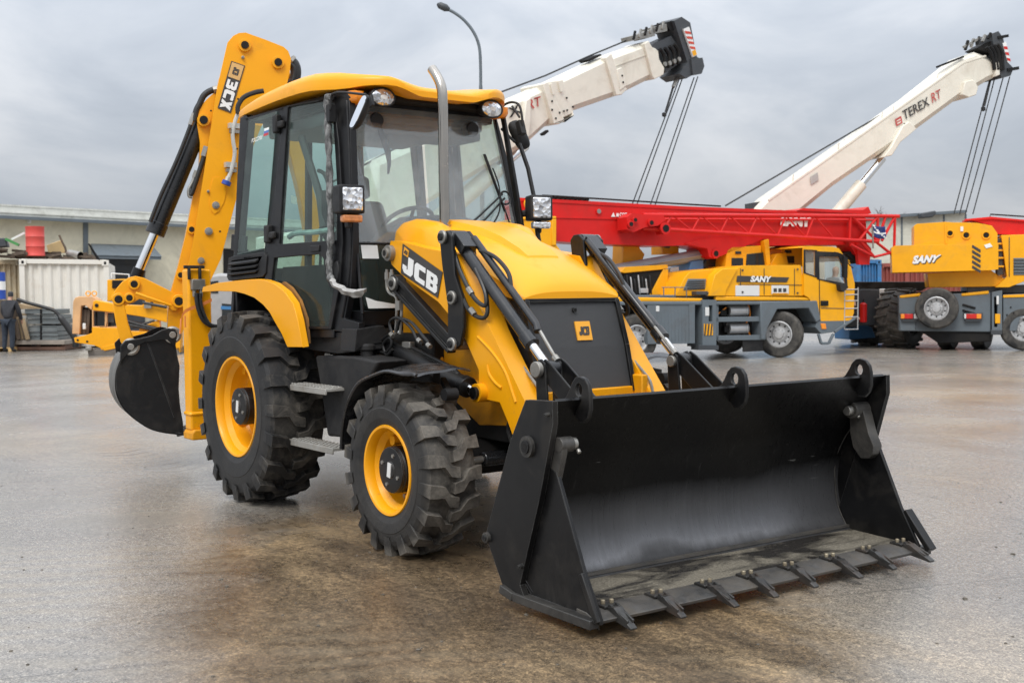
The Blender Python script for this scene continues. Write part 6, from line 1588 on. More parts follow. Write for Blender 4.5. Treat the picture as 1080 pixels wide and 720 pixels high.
# ---------------------------------------------- second truck crane, rear end towards us
C_ = Frame(990, 27.5, -17)
tr = fthing('truck_crane', 'truck crane seen from behind with yellow counterweight, spare wheel between red tail lights', 'crane truck', C_)
P = C_.p
mb = MB()
slab(C_, .0, 1.2, [(948, 312.5), (972, 311), (1045, 308), (1045, 350), (948, 349)], 0, mb)
slab(C_, -.02, .2, [(949, 311.5), (971, 309), (971, 312.5), (949, 314.5)], 1, mb); slab(C_, -.02, .2, [(1014, 309.5), (1043, 306.5), (1043, 310), (1014, 312.5)], 1, mb)
slab(C_, .35, 3.0, [(960, 308), (1090, 306), (1090, 345), (960, 345)], 2, mb)
slab(C_, -.03, .1, [(949, 338), (966, 338), (966, 349), (949, 349)], 0, mb)
slab(C_, .05, .6, [(960, 345), (1045, 347), (1045, 360), (990, 362), (975, 352)], 2, mb)
for px, w_ in (((1015, 321), 0), ((1015, 327), 1)): mb.beam(*P(-.02, px, (px[0] + 14, px[1] + 4)), .04, .05, 2)
mb.build('chassis', [GRC, YELB, DARK], tr, bevel=.02)
mb = MB()
slab(C_, .0, 1.0, [(1058, 310.5), (1090, 309.5), (1090, 330), (1076, 335), (1072, 349), (1058, 349)], 0, mb); slab(C_, -.02, .1, [(1058, 311), (1090, 310), (1090, 313), (1058, 314)], 1, mb)
for px in ((1066, 324), (1069, 330), (1062, 332)): c = P(-.005, px)[0]; mb.cyl(c, c + V((0, -.02, 0)), .02, 8, 2)
mb.build('side_locker', [GRC, YELB, DARK], tr, bevel=.015)
mb = MB()
slab(C_, -.06, .4, [(1046, 308), (1057, 306), (1057, 352), (1046, 352)], 0, mb, [[(1048.5, 313), (1052, 313), (1052, 345), (1048.5, 345)]])
slab(C_, -.08, .02, rect(1049.5, 331, 1055, 341), 1, mb); slab(C_, -.08, .02, rect(1051, 312, 1053.5, 321), 2, mb); slab(C_, -.1, .5, rect(1045, 348, 1057, 353), 3, mb)
mb.build('outrigger', [GRC, YELB, LABEL, GRD], tr, bevel=.01)
c = P(-.20, (988, 325))[0]; w_ = truck_wheel(tr, c, .50, .34, name='spare_wheel', steer=-.12)
for x0 in (950, 1017):
    mb = MB(); q = rect(x0, 330.5, x0 + 19, 336.5)
    slab(C_, -.10, .08, [(x0 - 1, 330), (x0 + 20, 330), (x0 + 18, 339), (x0 + 1, 339)], 0, mb)
    slab(C_, -.13, .04, rect(x0 + 4 if x0 < 1000 else x0 + 2, 331, x0 + 13, 336), 1, mb); slab(C_, -.13, .04, rect(x0 if x0 < 1000 else x0 + 13, 331, x0 + (4 if x0 < 1000 else 18), 336), 2, mb); slab(C_, -.13, .04, rect(x0 + 14 if x0 < 1000 else x0, 331, x0 + (18 if x0 < 1000 else 2), 336), 3, mb)
    mb.build('tail_light', [GRD, LENSR, ORANGE, LABEL], tr, bevel=.008)
for px in (1000, 1035):
    c = P(.9, (px, 350))[0]; c.z = .5; truck_wheel(tr, c, .52, .34, steer=1.2)
c = P(.15, (1079, 350))[0]; c.z = .525; truck_wheel(tr, c, .52, .32)
mb = MB()
slab(C_, -.4, 1.3, [(940, 261), (944, 259), (1053, 257), (1053, 284), (1046, 285), (941, 287.5)], 0, mb)
slab(C_, -.2, 1.3, [(964, 238), (967, 236), (997, 234), (1005, 234.5), (1030, 235), (1046, 238), (1052, 246), (1052, 259), (964, 260)], 0, mb)
slab(C_, -.22, .03, [(996, 236), (998, 235), (999, 257), (997, 258)], 0, mb)
q = P(-.405, (962, 278.5), (988, 276.5), (993, 268.5), (964, 269.5)); font_text(mb, 'SANY', [p + V((.02, -.003, -.02)) for p in q], 1, .06); font_text(mb, 'SANY', [p + V((0, -.012, 0)) for p in q], 2, .06)
for k in range(5):
    y = 258 + k * 5.4; mb.plate(P(-.405, (1025.5, y), (1034.5, y + 5.5), (1034, y + 8.5), (1025, y + 3)), (0, -.006, 0), m=1)
slab(C_, -.42, .03, [(1038, 258.5), (1044, 256.5), (1047, 260), (1040, 262)], 2, mb)
for px, r in (((1002, 246), .09), ((1019, 248), .1), ((1040, 248), .1)):
    c = P(-.2, px)[0]; mb.lathe([(r, 0), (r, .03), (r * .7, .03), (r * .7, 0)], c, (0, -1, 0), 18, 0); mb.cyl(c, c + V((0, -.015, 0)), r * .6, 14, 3)
slab(C_, -.23, .03, rect(1013, 239, 1016, 244), 2, mb)
mb.build('counterweight', [YELB, DECB, WHITE, DARK], tr, bevel=.03)
mb = MB()
slab(C_, .1, 1.6, [(978, 288), (1045, 285), (1064, 297), (1062, 302), (980, 303)], 0, mb)
slab(C_, -.1, 1.4, [(1056, 248), (1090, 247), (1090, 293), (1064, 303), (1050, 303), (1062, 292)], 0, mb, )
slab(C_, -.12, .03, rect(1069, 272, 1090, 290), 2, mb); slab(C_, -.115, .02, [(1064, 250), (1065, 250), (1065, 292), (1064, 292)], 3, mb)
for k in range(5): slab(C_, -.14, .03, rect(1069, 273.5 + k * 3.3, 1090, 274.6 + k * 3.3), 3, mb)
slab(C_, .0, .4, [(1049, 252), (1057, 251), (1058, 290), (1052, 290)], 3, mb)
for y in (256, 263, 271, 280): slab(C_, -.05, .1, rect(1050, y, 1059, y + 2), 0, mb)
slab(C_, .2, 1.8, [(1020, 302), (1085, 300), (1085, 309), (1020, 309)], 3, mb)
mb.build('superstructure', [YELB, DARK, GRC, DECB], tr, bevel=.02)
mb = MB()
slab(C_, .3, .8, [(1020, 231), (1047, 230), (1095, 235), (1095, 249), (1052, 247), (1046, 238)], 0, mb); slab(C_, .25, .9, [(1018, 231), (1045, 228.5), (1095, 233), (1095, 235), (1046, 231), (1018, 233)], 0, mb)
mb.tube(P(.5, (1044, 230), (1044.5, 226), (1090, 229)), .02, 6, 1)
mb.build('boom', [RED, DARK], tr, bevel=.02)

# ---------------------------------------------- stacked containers and pale wall on the right
def corrugated(fr, off, x0, x1, y0, y1, y0b=None, n=10, depth=.08, th=2.4, mats=None, name='shipping_container', label='', group=None):
    t = fthing(name, label, 'container', fr, group)
    a, b2, c, d = fr.p(off, (x0, y0), (x1, y0b or y0), (x1, y1), (x0, y1))
    zb = max(0.0, (c.z + d.z) / 2); mb = MB(); k = n * 4; lo = []; hi = []
    for i in range(k + 1):
        u = i / k; s_ = a.x + (b2.x - a.x) * u; z = a.z + (b2.z - a.z) * u
        dd = off + (depth if (i % 4) in (1, 2) else 0)
        lo.append(V((s_, dd, zb + .1))); hi.append(V((s_, dd, z - .1)))
    mb.grid([lo, hi], 0)
    mb.bb(a.x, b2.x, off + depth + .01, off + th, zb + .05, min(a.z, b2.z) - .03, 0)
    mb.build('corrugated_wall', mats[0], t, angle=20)
    mb = MB()
    mb.beam(a - V((0, 0, .06)), b2 - V((0, 0, .06)), .14, .14, 0); mb.beam(V((a.x, off, zb + .08)), V((b2.x, off, zb + .08)), .14, .16, 0)
    for q_ in (a, b2): mb.beam(V((q_.x, off - .01, zb)), V((q_.x, off - .01, q_.z)), .15, .15, 0, up=(0, 1, 0))
    for q_ in (a, b2):
        for z in (zb + .09, q_.z - .09):
            sx = 1 if q_ is a else -1
            mb.box((q_.x + sx * .03, off - .05, z), (.2, .12, .17), 0); mb.box((q_.x + sx * .03, off - .112, z), (.07, .006, .09), 1)
    mb.build('corner_frame', [mats[0], DARK], t, bevel=.01)
    return t
CONB = paint('blue_container_paint', (.035, .17, .38, 1), .5, var=.12, dirt=(.12, .09, .07, 1), dirt_amt=.3)
CONR = paint('red_brown_container_paint', (.27, .065, .05, 1), .55, var=.12, dirt=(.12, .08, .06, 1), dirt_amt=.3)
CONW = paint('white_container_paint', (.72, .69, .62, 1), .5, var=.04, dirt=(.42, .30, .18, 1), dirt_amt=.16, dirt_scale=1.8)
CONT = paint('tan_container_paint', (.42, .36, .25, 1), .55, var=.1, dirt=(.3, .16, .06, 1), dirt_amt=.4)
K_ = Frame(930, 44, 0)
corrugated(K_, 0, 905, 927, 274, 348, n=7, mats=[CONB], label='blue corrugated container behind the lattice jib tip')
corrugated(K_, .1, 928, 956, 278, 350, 277.5, n=7, mats=[CONR], label='dull red corrugated container between the blue one and the rear counterweight')
corrugated(K_, .2, 957, 1040, 279, 350, 279, n=16, mats=[CONR], label='long red container mostly hidden behind the spare wheel crane')
corrugated(K_, 1.5, 795, 832, 272, 348, 272, n=8, mats=[paint('pale_blue_container_paint', (.16, .29, .42, 1), .5)], label='pale blue container hidden behind the yellow truck cab')
PALE = paint('pale_olive_cladding', (.58, .57, .48, 1), .7, var=.05, dirt=(.3, .29, .24, 1), dirt_amt=.3)
wl_ = fthing('warehouse', 'pale olive clad shed above the red containers behind the lattice tip', 'warehouse', K_)
mb = MB(); slab(K_, 8, 6, [(920, 230), (948, 227), (1019, 222.5), (1019, 345), (920, 345)], 0, mb)
for x in (950.5, 995, 1018): slab(K_, 7.96, .06, [(x, 229 - (x - 950) * .05), (x + 1.6, 229 - (x - 950) * .05), (x + 1.6, 340), (x, 340)], 1, mb)
mb.build('wall', [PALE, GRC], wl_)
mb = MB(); slab(K_, 7.7, 6.5, [(919, 229), (948, 226), (1020, 221.3), (1020, 224), (948, 229), (919, 232)], 0, mb); mb.build('roof', [GRC], wl_)
mb = MB(); slab(K_, 7.2, .5, [(972, 224.5), (987, 222), (988, 225), (984, 229), (972, 230)], 0, mb); mb.build('floodlight', [GRD], wl_, bevel=.05)
# flag hanging inside the jib end
fg = Frame(928, 26.5, 25); fl = fthing('flag', 'dark blue flag with white stripes hanging behind the red lattice end', 'flag', fg)
mb = MB(); rws = []
for i in range(13):
    u = i / 12
    rws.append([fg.p(.05 * math.sin(u * 9 + v * 2), (920.5 + 13 * u + 1.5 * v, 237 + 13 * v + 5 * u * (1 - u) + 1.5 * u))[0] for v in [j / 8 for j in range(9)]])
fm = []
o_ = len(mb.v); mb.v += [p for r in rws for p in r]
for i in range(12):
    for j in range(8):
        mb.f.append([o_ + i * 9 + j, o_ + i * 9 + j + 1, o_ + (i + 1) * 9 + j + 1, o_ + (i + 1) * 9 + j])
        u, v = (i + .5) / 12, (j + .5) / 8
        mb.m.append(1 if abs(u - v) < .09 or abs(v - .55) < .07 else 0)
fo = mb.build('flag_cloth', [paint('flag_blue', (.015, .03, .14, 1), .8), WHITE, LENSR], fl)
s_ = fo.modifiers.new('solid', 'SOLIDIFY'); s_.thickness = .006
mb = MB(); mb.tube(fg.p(.05, (920, 236), (921, 262)), .02, 6, 0); mb.build('flag_staff', [STEEL], fl)

# ---------------------------------------------- left: warehouse, white container and the scrap on it
Wh = Frame(60, 50, 44)
wh = fthing('warehouse', 'long beige warehouse with light metal roof edge and dark loading door on the left', 'warehouse', Wh)
P = Wh.p
BEI = paint('beige_render', (.62, .575, .44, 1), .8, var=.05, dirt=(.3, .28, .22, 1), dirt_amt=.25, dirt_scale=.8)
mb = MB(); slab(Wh, 0, 12, [(-60, 222), (330, 244), (330, 352), (-60, 372)], 0, mb); mb.build('wall', [BEI], wh)
ROOFM = paint('pale_metal_roof', (.64, .65, .60, 1), .5, var=.08, dirt=(.3, .3, .26, 1), dirt_amt=.3)
mb = MB()
slab(Wh, -.5, 12.5, [(-60, 213.5), (330, 234), (330, 244), (-60, 225)], 0, mb)
slab(Wh, -.55, .1, [(-60, 219.5), (330, 239.5), (330, 241), (-60, 221)], 0, mb); slab(Wh, -.6, .15, [(-60, 224), (330, 243.4), (330, 246), (-60, 227.5)], 1, mb)
for i in range(130):
    x = -55 + i * 3; y = 213.5 + (x + 60) * .0526; mb.bb(*[v for v in (P(-.5, (x, y))[0].x - .07, P(-.5, (x, y))[0].x + .07)], -.52, 12, P(-.5, (x, y))[0].z - .02, P(-.5, (x, y))[0].z + .06, 0)
mb.build('roof', [ROOFM, GRC], wh)
mb = MB(); slab(Wh, -.05, .1, [(88, 232), (93, 232.3), (93, 350), (88, 350)], 0, mb); mb.build('downpipe', [GRC], wh)
mb = MB(); slab(Wh, -.1, .12, [(104, 266), (153, 268), (153, 352), (104, 354)], 0, mb)
for k in range(12): slab(Wh, -.12, .03, [(104, 272 + k * 6.5), (153, 273.5 + k * 6.5), (153, 274.3 + k * 6.5), (104, 272.8 + k * 6.5)], 0, mb)
mb.build('loading_door', [GRD], wh)
mb = MB(); a = P(-.05, (96, 257), (160, 259)); b2 = P(-1.6, (101, 269), (170, 270.5)); mb.plate([a[0], a[1], b2[1], b2[0]], (0, 0, -.08), m=0)
mb.plate([b2[0], b2[1], b2[1] + V((0, 0, -.15)), b2[0] + V((0, 0, -.15))], (0, .06, 0), m=0)
for k in (0, 1): mb.plate([a[k], b2[k], V((a[k].x, a[k].y, b2[k].z))], (.04, 0, 0), m=0)
mb.build('awning', [GRC], wh)
mb = MB(); slab(Wh, -.05, .15, [(236, 262), (262, 263), (262, 350), (236, 350)], 0, mb); mb.build('loading_door', [DARK], wh)
mb = MB(); slab(Wh, -.3, .3, [(31, 230.5), (33.5, 230.6), (33.5, 235), (31, 235)], 0, mb); mb.build('wall_lamp', [LABEL], wh, bevel=.03)

Kc = Frame(68, 34.5, 17)
wc = corrugated(Kc, 0, 23, 112, 273.3, 365.5, 274.4, n=9, depth=.05, th=6.0, mats=[CONW], label='white corrugated container with rust streaks and scrap piled on its roof')
corrugated(Kc, .9, -70, 21.5, 276, 366, 274, n=16, depth=.05, th=2.4, mats=[CONT], label='tan rust stained container at the far left edge')
P = Kc.p
mb = MB(); c = P(.5, (37, 253))[0]; z0 = P(.5, (37, 270))[0].z; z1 = P(.5, (37, 239))[0].z; r = (P(.5, (47.3, 253))[0].x - P(.5, (26.7, 253))[0].x) / 2
h = z1 - z0
mb.lathe([(r * .96, 0), (r, .01), (r, .03), (r * .975, .04), (r * .975, h * .31), (r * 1.01, h * .325), (r * .975, h * .34), (r * .975, h * .64), (r * 1.01, h * .655), (r * .975, h * .67), (r * .975, h - .04), (r, h - .03), (r, h), (r * .94, h), (r * .93, h - .02)], V((0, 0, 0)), (0, 0, 1), 36, 0)
mb.cyl((r * .5, 0, h - .02), (r * .5, 0, h + .005), .05, 10, 0)
dr = mb.build('oil_drum', [paint('faded_red_drum', (.62, .075, .06, 1), .5, var=.08, dirt=(.4, .15, .12, 1), dirt_amt=.2)]); dr.location = Kc.O + Kc.s * c.x + Kc.n * .5 + V((0, 0, z0))
tag(dr, 'red steel drum standing on the scrap heap on the white container', 'drum')
def fobj(mb, name, mats, fr, label, cat, group=None, **kw):
    """single-mesh thing placed at the middle of its base"""
    xs_ = [v.x for v in mb.v]; ys_ = [v.y for v in mb.v]; zs_ = [v.z for v in mb.v]
    c = V(((min(xs_) + max(xs_)) / 2, (min(ys_) + max(ys_)) / 2, min(zs_)))
    for v in mb.v: v -= c
    o = mb.build(name, mats, None, **kw)
    o.location = fr.O + fr.s * c.x + fr.n * c.y + V((0, 0, c.z)); o.rotation_euler = (0, 0, fr.rot())
    return tag(o, label, cat, group)
WOODD = paint('weathered_board', (.075, .055, .042, 1), .85, var=.3, scale=5, dirt=(.2, .15, .1, 1), dirt_amt=.4)
WOODL = paint('pale_plywood', (.50, .34, .15, 1), .7, var=.12)
rr = random.Random(5)
for k in range(46):
    x = -8 + 2.2 * k + rr.uniform(-2, 2); y = 273.5 - (rr.uniform(1, 12) if x < 24 else rr.uniform(.5, 6.5) if x < 60 else rr.uniform(.5, 4.5))
    if x > 93: break
    ln = rr.uniform(8, 17); dy = rr.uniform(-2.2, 1.6); off = rr.uniform(.2, 1.6)
    a, b2 = P(off, (x, y), (x + ln, y + dy)); mb = MB(); mb.beam(a, b2, rr.uniform(.15, .35), rr.uniform(.05, .1), 0)
    fobj(mb, 'scrap_board', [WOODD], Kc, 'dark weathered board lying in the scrap heap on the container roofs', 'board', 'scrap boards on the containers', bevel=.008)
mb = MB(); c = P(.8, (59, 267)); 
rws = []
for i in range(9):
    t = i / 8; rws.append(P(.7 + .1 * i, (49 + 17 * t, 259 - 6 * t)) + P(.7 + .1 * i, (51 + 19 * t, 266 + .5 * t)) + P(.8 + .1 * i, (51 + 19 * t, 266.5 + .5 * t)) + P(.8 + .1 * i, (49 + 17 * t, 258.5 - 6 * t)))
mb.grid(rws, 0, close_u=True, cap=True); mb.tube(smooth_path(P(.6, (62.5, 248), (66, 256), (69, 262), (69.5, 267)), 4), .035, 6, 1)
fobj(mb, 'broken_crate', [WOODL, WOODD], Kc, 'pale plywood crate piece leaning beside the red drum', 'crate')
mb = MB(); a, b2 = P(.5, (73, 267.5), (85.5, 270.3)); b2.y -= .3; mb.tube([a, b2], .13, 16, 0, caps=False); mb.tube([b2, a], .115, 16, 1, caps=False)
fobj(mb, 'steel_pipe', [STEEL, DARK], Kc, 'short grey pipe end on the right part of the container scrap heap', 'pipe')
mb = MB(); mb.beam(*P(.6, (12, 252.5), (26, 245.5)), .04, .06, 0); fobj(mb, 'white_lath', [WHITE], Kc, 'white lath sloping up to the red drum on the scrap heap', 'lath')
mb = MB(); mb.beam(*P(.5, (6, 252), (20, 258.5)), .25, .08, 0); fobj(mb, 'green_plank', [paint('green_plank', (.06, .25, .07, 1), .6)], Kc, 'green plank left of the red drum on the scrap heap', 'plank')
mb = MB(); slab(Kc, .4, .6, [(-6, 251), (5, 251), (8, 260), (-6, 261)], 0, mb); fobj(mb, 'scrap_box', [GRD], Kc, 'dark grey metal box at the far left of the scrap heap', 'box', bevel=.03)
mb = MB(); mb.tube(P(-.05, (93.5, 257), (105, 274.5)), .03, 6, 0); mb.tube(P(-.05, (96, 262), (103, 274)), .02, 6, 0); fobj(mb, 'iron_rod', [DARK], Kc, 'thin iron rods leaning at the right corner of the white container roof', 'rod')
# striped drum on crates at the left edge
Kd = Frame(0, 33.1, 0); P = Kd.p
mb = MB(); c = P(0, (0, 300)); z0 = P(0, (0, 315.5))[0].z; z1 = P(0, (0, 287))[0].z; r = P(0, (6, 300))[0].x - P(0, (-5, 300))[0].x; r *= .5
cx = c[0].x
for (a_, b_, m_) in ((0, .34, 0), (.34, .66, 1), (.66, 1, 0)):
    mb.lathe([(r, z0 + (z1 - z0) * a_), (r * 1.015, z0 + (z1 - z0) * (a_ + .02)), (r, z0 + (z1 - z0) * (a_ + .04)), (r, z0 + (z1 - z0) * b_)], (cx, 0, 0), (0, 0, 1), 28, m_)
fobj(mb, 'striped_drum', [paint('drum_blue', (.02, .07, .36, 1), .45), WHITE], Kd, 'blue drum with a white band above the person in black', 'drum')
mb = MB()
for k in range(2):
    zb = k * z0 / 2; zt = (k + 1) * z0 / 2 - .02
    for x in (-.4, 0, .4): mb.bb(cx + x - .05, cx + x + .05, -.4, .4, zb, zb + .1, 0)
    mb.bb(cx - .45, cx + .45, -.4, .4, zb + .1, zb + .13, 0); mb.bb(cx - .43, cx + .43, -.38, .38, zb + .13, zt, 1)
fobj(mb, 'wooden_crate', [WOODL, WOODD], Kd, 'dark wooden crates under the blue banded drum, behind the person', 'crate', bevel=.01)
# person in black bending at the timber stack
PJ, PE = standing(.13)
G = Frame(9, 32.0, 0)
jk = sub(PJ, PE, ['chest', 'waist', 'pelvis', 'shl', 'ell', 'wrl', 'shr', 'elr', 'wrr', 'neck0'], .022)
jn = sub(PJ, PE, ['pelvis', 'hipl', 'hipr', 'knl', 'knr', 'anl', 'anr'], .016)
hd = sub(PJ, PE, ['head', 'crown'], .012)
sl = sub(PJ, PE, ['anl', 'tol'], .01); sr = sub(PJ, PE, ['anr', 'tor'], .01)
figure('person', 'person in a black jacket and dark jeans seen from behind, bending at the grey stack', G.O, G.rot() - .15, PJ, PE, SKIN, [('jacket', *jk, JACK), ('jeans', *jn, JEAN), ('cap', *hd, CAP), ('shoe', *sl, SHOE), ('shoe', *sr, SHOE)])
# stack of grey formwork panels on a timber pallet
G2 = Frame(46, 33.2, 0); P = G2.p
st_ = fthing('panel_stack', 'stack of grey steel panels on a long timber skid beside the person', 'panel stack', G2)
GPAN = paint('grey_panel_paint', (.15, .17, .175, 1), .55, var=.15, dirt=(.3, .3, .29, 1), dirt_amt=.3)
for (y0, y1, x0, x1) in ((326, 331, 26, 57), (332, 336, 28, 59), (336.5, 341.5, 29, 61), (343.5, 349.5, 30, 60), (350, 354, 30, 61), (354.5, 358.5, 30, 61)):
    mb = MB(); slab(G2, .0, 1.2, rect(x0, y0, x1, y1), 0, mb); slab(G2, -.02, .03, rect(x0, y0, x1, y0 + .8), 0, mb); slab(G2, -.02, .03, rect(x0, y1 - .8, x1, y1), 0, mb); slab(G2, -.03, .04, rect(42, y0, 44, y1), 1, mb)
    mb.build('panel', [GPAN, DARK], st_, bevel=.012)
mb = MB(); slab(G2, -.15, 1.5, rect(10, 358.8, 68, 363.3), 0, mb); mb.build('bearer', [paint('grey_timber', (.30, .26, .22, 1), .8, var=.2)], st_, bevel=.01)
mb = MB(); slab(G2, -.1, .2, rect(12, 365.5, 69, 369.3), 0, mb); slab(G2, .9, .2, rect(12, 365.5, 69, 368.5), 0, mb)
for x in (13, 38, 64): slab(G2, -.05, 1.3, rect(x, 363.3, x + 4.5, 369), 0, mb)
mb.build('skid', [paint('brown_timber', (.12, .065, .045, 1), .85, var=.25)], st_, bevel=.01)
mb = MB()
for k, (x0, x1) in enumerate(((17, 26), (19, 23), (21.5, 28), (24, 29.5), (16, 20))): mb.beam(*P(-.05 - k * .04, (x0, 333 + k), (x1, 358)), .05, .12, k % 2)
slab(G2, .0, .8, [(19, 320), (30, 322), (44, 324.5), (46, 325.5), (20, 326)], 1, mb); slab(G2, .0, .5, rect(18, 330.5, 28, 332.5), 1, mb)
mb.build('leaning_board', [WOODD, paint('tan_timber', (.34, .25, .15, 1), .8, var=.2)], st_, bevel=.008)
mb = MB(); mb.tube(smooth_path(P(-.35, (18, 315.5), (30, 319.5), (45, 323.5), (57, 327.5), (64, 335), (72, 346), (79, 357), (80, 366)), 5), [.05] * 20 + [.09] * 16, 10, 0)
fobj(mb, 'conveyor_hose', [HOSE], G2, 'thick black hose arching from the person down to the yellow attachment', 'hose')
# yellow machine attachment lying on the ground
G3 = Frame(130, 30, 8); P = G3.p
ya = fthing('spare_boom_arm', 'yellow loader arm attachment lying on the ground left of the digging bucket', 'machine arm', G3)
mb = MB()
slab(G3, .1, .5, [(76, 352), (77, 318), (79, 314), (83, 312.5), (97, 312.5), (103, 316), (106, 320), (98, 322), (96.5, 327), (90, 322), (85.5, 322.5), (84, 352)], 0, mb)
for x in (93, 99.5): c = P(.3, (x, 309.5))[0]; mb.lathe([(.075, -.02), (.075, .02), (.045, .02), (.045, -.02)], c, (0, 1, 0), 18, 2, closed=True)
for k, x in enumerate((85, 88.5, 92)): mb.beam(*P(.25, (x, 353), (x + 2, 326)), .05, .08, 1)
slab(G3, .3, .2, [(84, 324), (97, 324), (96, 353), (83, 353)], 3, mb); c = P(.1, (89, 344))[0]; mb.box(c, (.08, .06, .16), 4)
mb.build('upright_frame', [paint('faded_peach_paint', (.62, .36, .17, 1), .55), WOODD, YELB, DARK, LABEL], ya, bevel=.02)
mb = MB()
slab(G3, .0, .3, [(98, 318), (101, 316.5), (124, 321), (150, 322), (155, 315), (175, 322), (177, 330), (176, 340), (150, 334), (124, 330), (97.5, 327)], 0, mb)
slab(G3, .05, .25, [(148, 345), (168, 337), (170, 360), (145, 352)], 0, mb)
for px in ((102, 322), (160, 320)): c = P(-.0, px)[0]; mb.cyl(c, c + V((0, -.03, 0)), .05, 12, 1)
mb.build('upper_beam', [YEL, DARK], ya, bevel=.02)
mb = MB()
slab(G3, -.1, .5, [(78, 356), (92, 353), (97, 351), (97, 345), (124, 346), (130, 349), (176, 350), (190, 345), (190, 372), (176, 360), (150, 362), (127, 363), (125, 367), (107, 371), (106, 367), (99, 364), (79, 361)], 0, mb)
slab(G3, -.12, .3, [(107, 366), (125, 361), (140, 360), (140, 366), (124, 367), (110, 370)], 0, mb)
for px in ((82, 358.5), (92, 360)): c = P(-.1, px)[0]; mb.cyl(c, c + V((0, -.02, 0)), .03, 10, 1)
mb.build('lower_beam', [YEL, DARK], ya, bevel=.02)
mb = MB(); slab(G3, .1, .1, [(97, 326), (124, 328), (124, 347), (97, 346)], 0, mb, [[(98.5, 328), (110.5, 328.5), (110.5, 344), (98.5, 344)], [(113, 330), (122.5, 330.5), (122.5, 344), (113, 344.5)]]); slab(G3, .35, .2, [(97, 327), (124, 328), (124, 346), (97, 346)], 1, mb); slab(G3, .28, .06, rect(114, 331, 120, 340), 2, mb); mb.build('window_frame', [paint('peach_frame', (.6, .35, .16, 1), .6), WIN, GRC], ya, bevel=.008)
mb = MB(); mb.tube(P(-.05, (133, 338), (146, 342), (171, 348)), .05, 8, 0); mb.tube(P(-.05, (134, 342), (168, 349)), .04, 8, 0); mb.tube(P(-.05, (140, 345), (163, 338)), .03, 8, 0); mb.tube(P(-.1, (150, 319), (176, 324)), .04, 8, 0); mb.box(P(-.08, (156, 323))[0], (.18, .08, .1), 1); mb.build('ram', [HOSE, STEEL], ya)
mb = MB(); slab(G3, -.1, 1.0, [(92, 369), (135, 366), (190, 366), (190, 379), (94, 380.5)], 0, mb); c = P(-.15, (94, 367.5))[0]; mb.box(c, (.16, .2, .1), 1); mb.build('timber_support', [paint('old_grey_timber', (.16, .14, .12, 1), .85, var=.25), STEEL], ya, bevel=.02)
mb = MB(); slab(G3, 1.2, .8, [(113, 295), (131, 294), (136, 300), (136, 312), (113, 318)], 0, mb); slab(G3, 1.15, .03, rect(118, 295.5, 132, 304), 1, mb)
for a_, b_ in (((117.5, 294), (117.5, 288)), ((117.5, 288.3), (136, 289.5)), ((136, 289), (136, 296))): mb.beam(*P(1.2, a_, b_), .03, .03, 2)
mb.build('winch_box', [YELB, DARK, WHITE], ya, bevel=.02)
# cab and boxes glimpsed between the stabiliser leg and the rear wheel
G4 = Frame(238, 33, 0); P = G4.p
vn = fthing('parked_van', 'white van partly seen between the rear fender and the stabiliser leg', 'van', G4)
mb = MB(); slab(G4, 0, 1.8, [(216, 300), (222, 290), (232, 288), (262, 290), (300, 300), (300, 352), (216, 352)], 0, mb); mb.build('body', [paint('van_white', (.34, .34, .34, 1), .4)], vn, bevel=.08)
for q_ in ([(234, 320), (258, 322), (258, 334), (234, 334)], [(222, 297), (230, 296), (230, 309), (222, 309)]): mb = MB(); slab(G4, -.02, .05, q_, 0, mb); mb.build('window', [WIN], vn)
mb = MB(); slab(G4, -.03, .05, [(233, 322.5), (256, 324), (256, 327), (233, 326)], 0, mb); mb.build('blue_stripe', [CONB], vn)
for px in (230, 280): c = P(.12, (px, 354))[0]; c.z = .34; truck_wheel(vn, c, .34, .22)

# ---------------------------------------------- lamp post, bare tree
Lp = Frame(506, 30, 0); P = Lp.p
lp = fthing('street_lamp', 'thin curved street lamp rising behind the cab roof', 'street lamp', Lp)
mb = MB(); pts = smooth_path(P(0, (507, 92), (506.8, 70), (505.5, 50), (500, 35), (490, 22), (479, 13.5), (470, 9)), 5)
b0 = V((pts[0].x, 0, 0)); mb.tube([b0, pts[0]] + pts[1:], [.075, .05] + [.042] * (len(pts) - 1), 10, 0); mb.build('post', [GRC], lp)
mb = MB(); h0, h1 = P(0, (474, 10.5), (461, 4.5)); mb.tube([h0, h0 + (h1 - h0) * .3, h0 + (h1 - h0) * .8, h1], [.05, .10, .09, .03], 12, 0); mb.build('lamp_head', [GRD], lp)
Tr = Frame(925, 85, 0); tb_ = fthing('bare_tree', 'leafless twiggy tree far off above the red jib end', 'tree', Tr)
rt = random.Random(3); tk = MB(); tw = MB()
ctop = Tr.p(0, (925, 262))[0]
tk.tube([(ctop.x, 0, 0), (ctop.x + .1, 0, ctop.z * .5), (ctop.x, 0, ctop.z)], [.28, .2, .15], 8, 0)
def twig(mb, a, d, ln, r, dep):
    b = a + d * ln; mb.tube([a, (a + b) / 2 + V((rt.uniform(-.05, .05), rt.uniform(-.05, .05), 0)) * ln, b], [r, r * .8, r * .6], 4, 0)
    if dep:
        for _ in range(4):
            twig(mb, a + (b - a) * rt.uniform(.5, 1), (d + V((rt.uniform(-.8, .8), rt.uniform(-.8, .8), rt.uniform(-.3, .5)))).normalized(), ln * rt.uniform(.5, .75), r * .6, dep - 1)
for _ in range(6): twig(tw, ctop - V((0, 0, rt.uniform(0, 1.0))), V((rt.uniform(-.9, .9), rt.uniform(-.6, .6), 1)).normalized(), 1.5, .08, 4)
TWIG = paint('twig_brown', (.13, .11, .10, 1), .9)
tk.build('trunk', [TWIG], tb_); tw.build('crown', [TWIG], tb_)
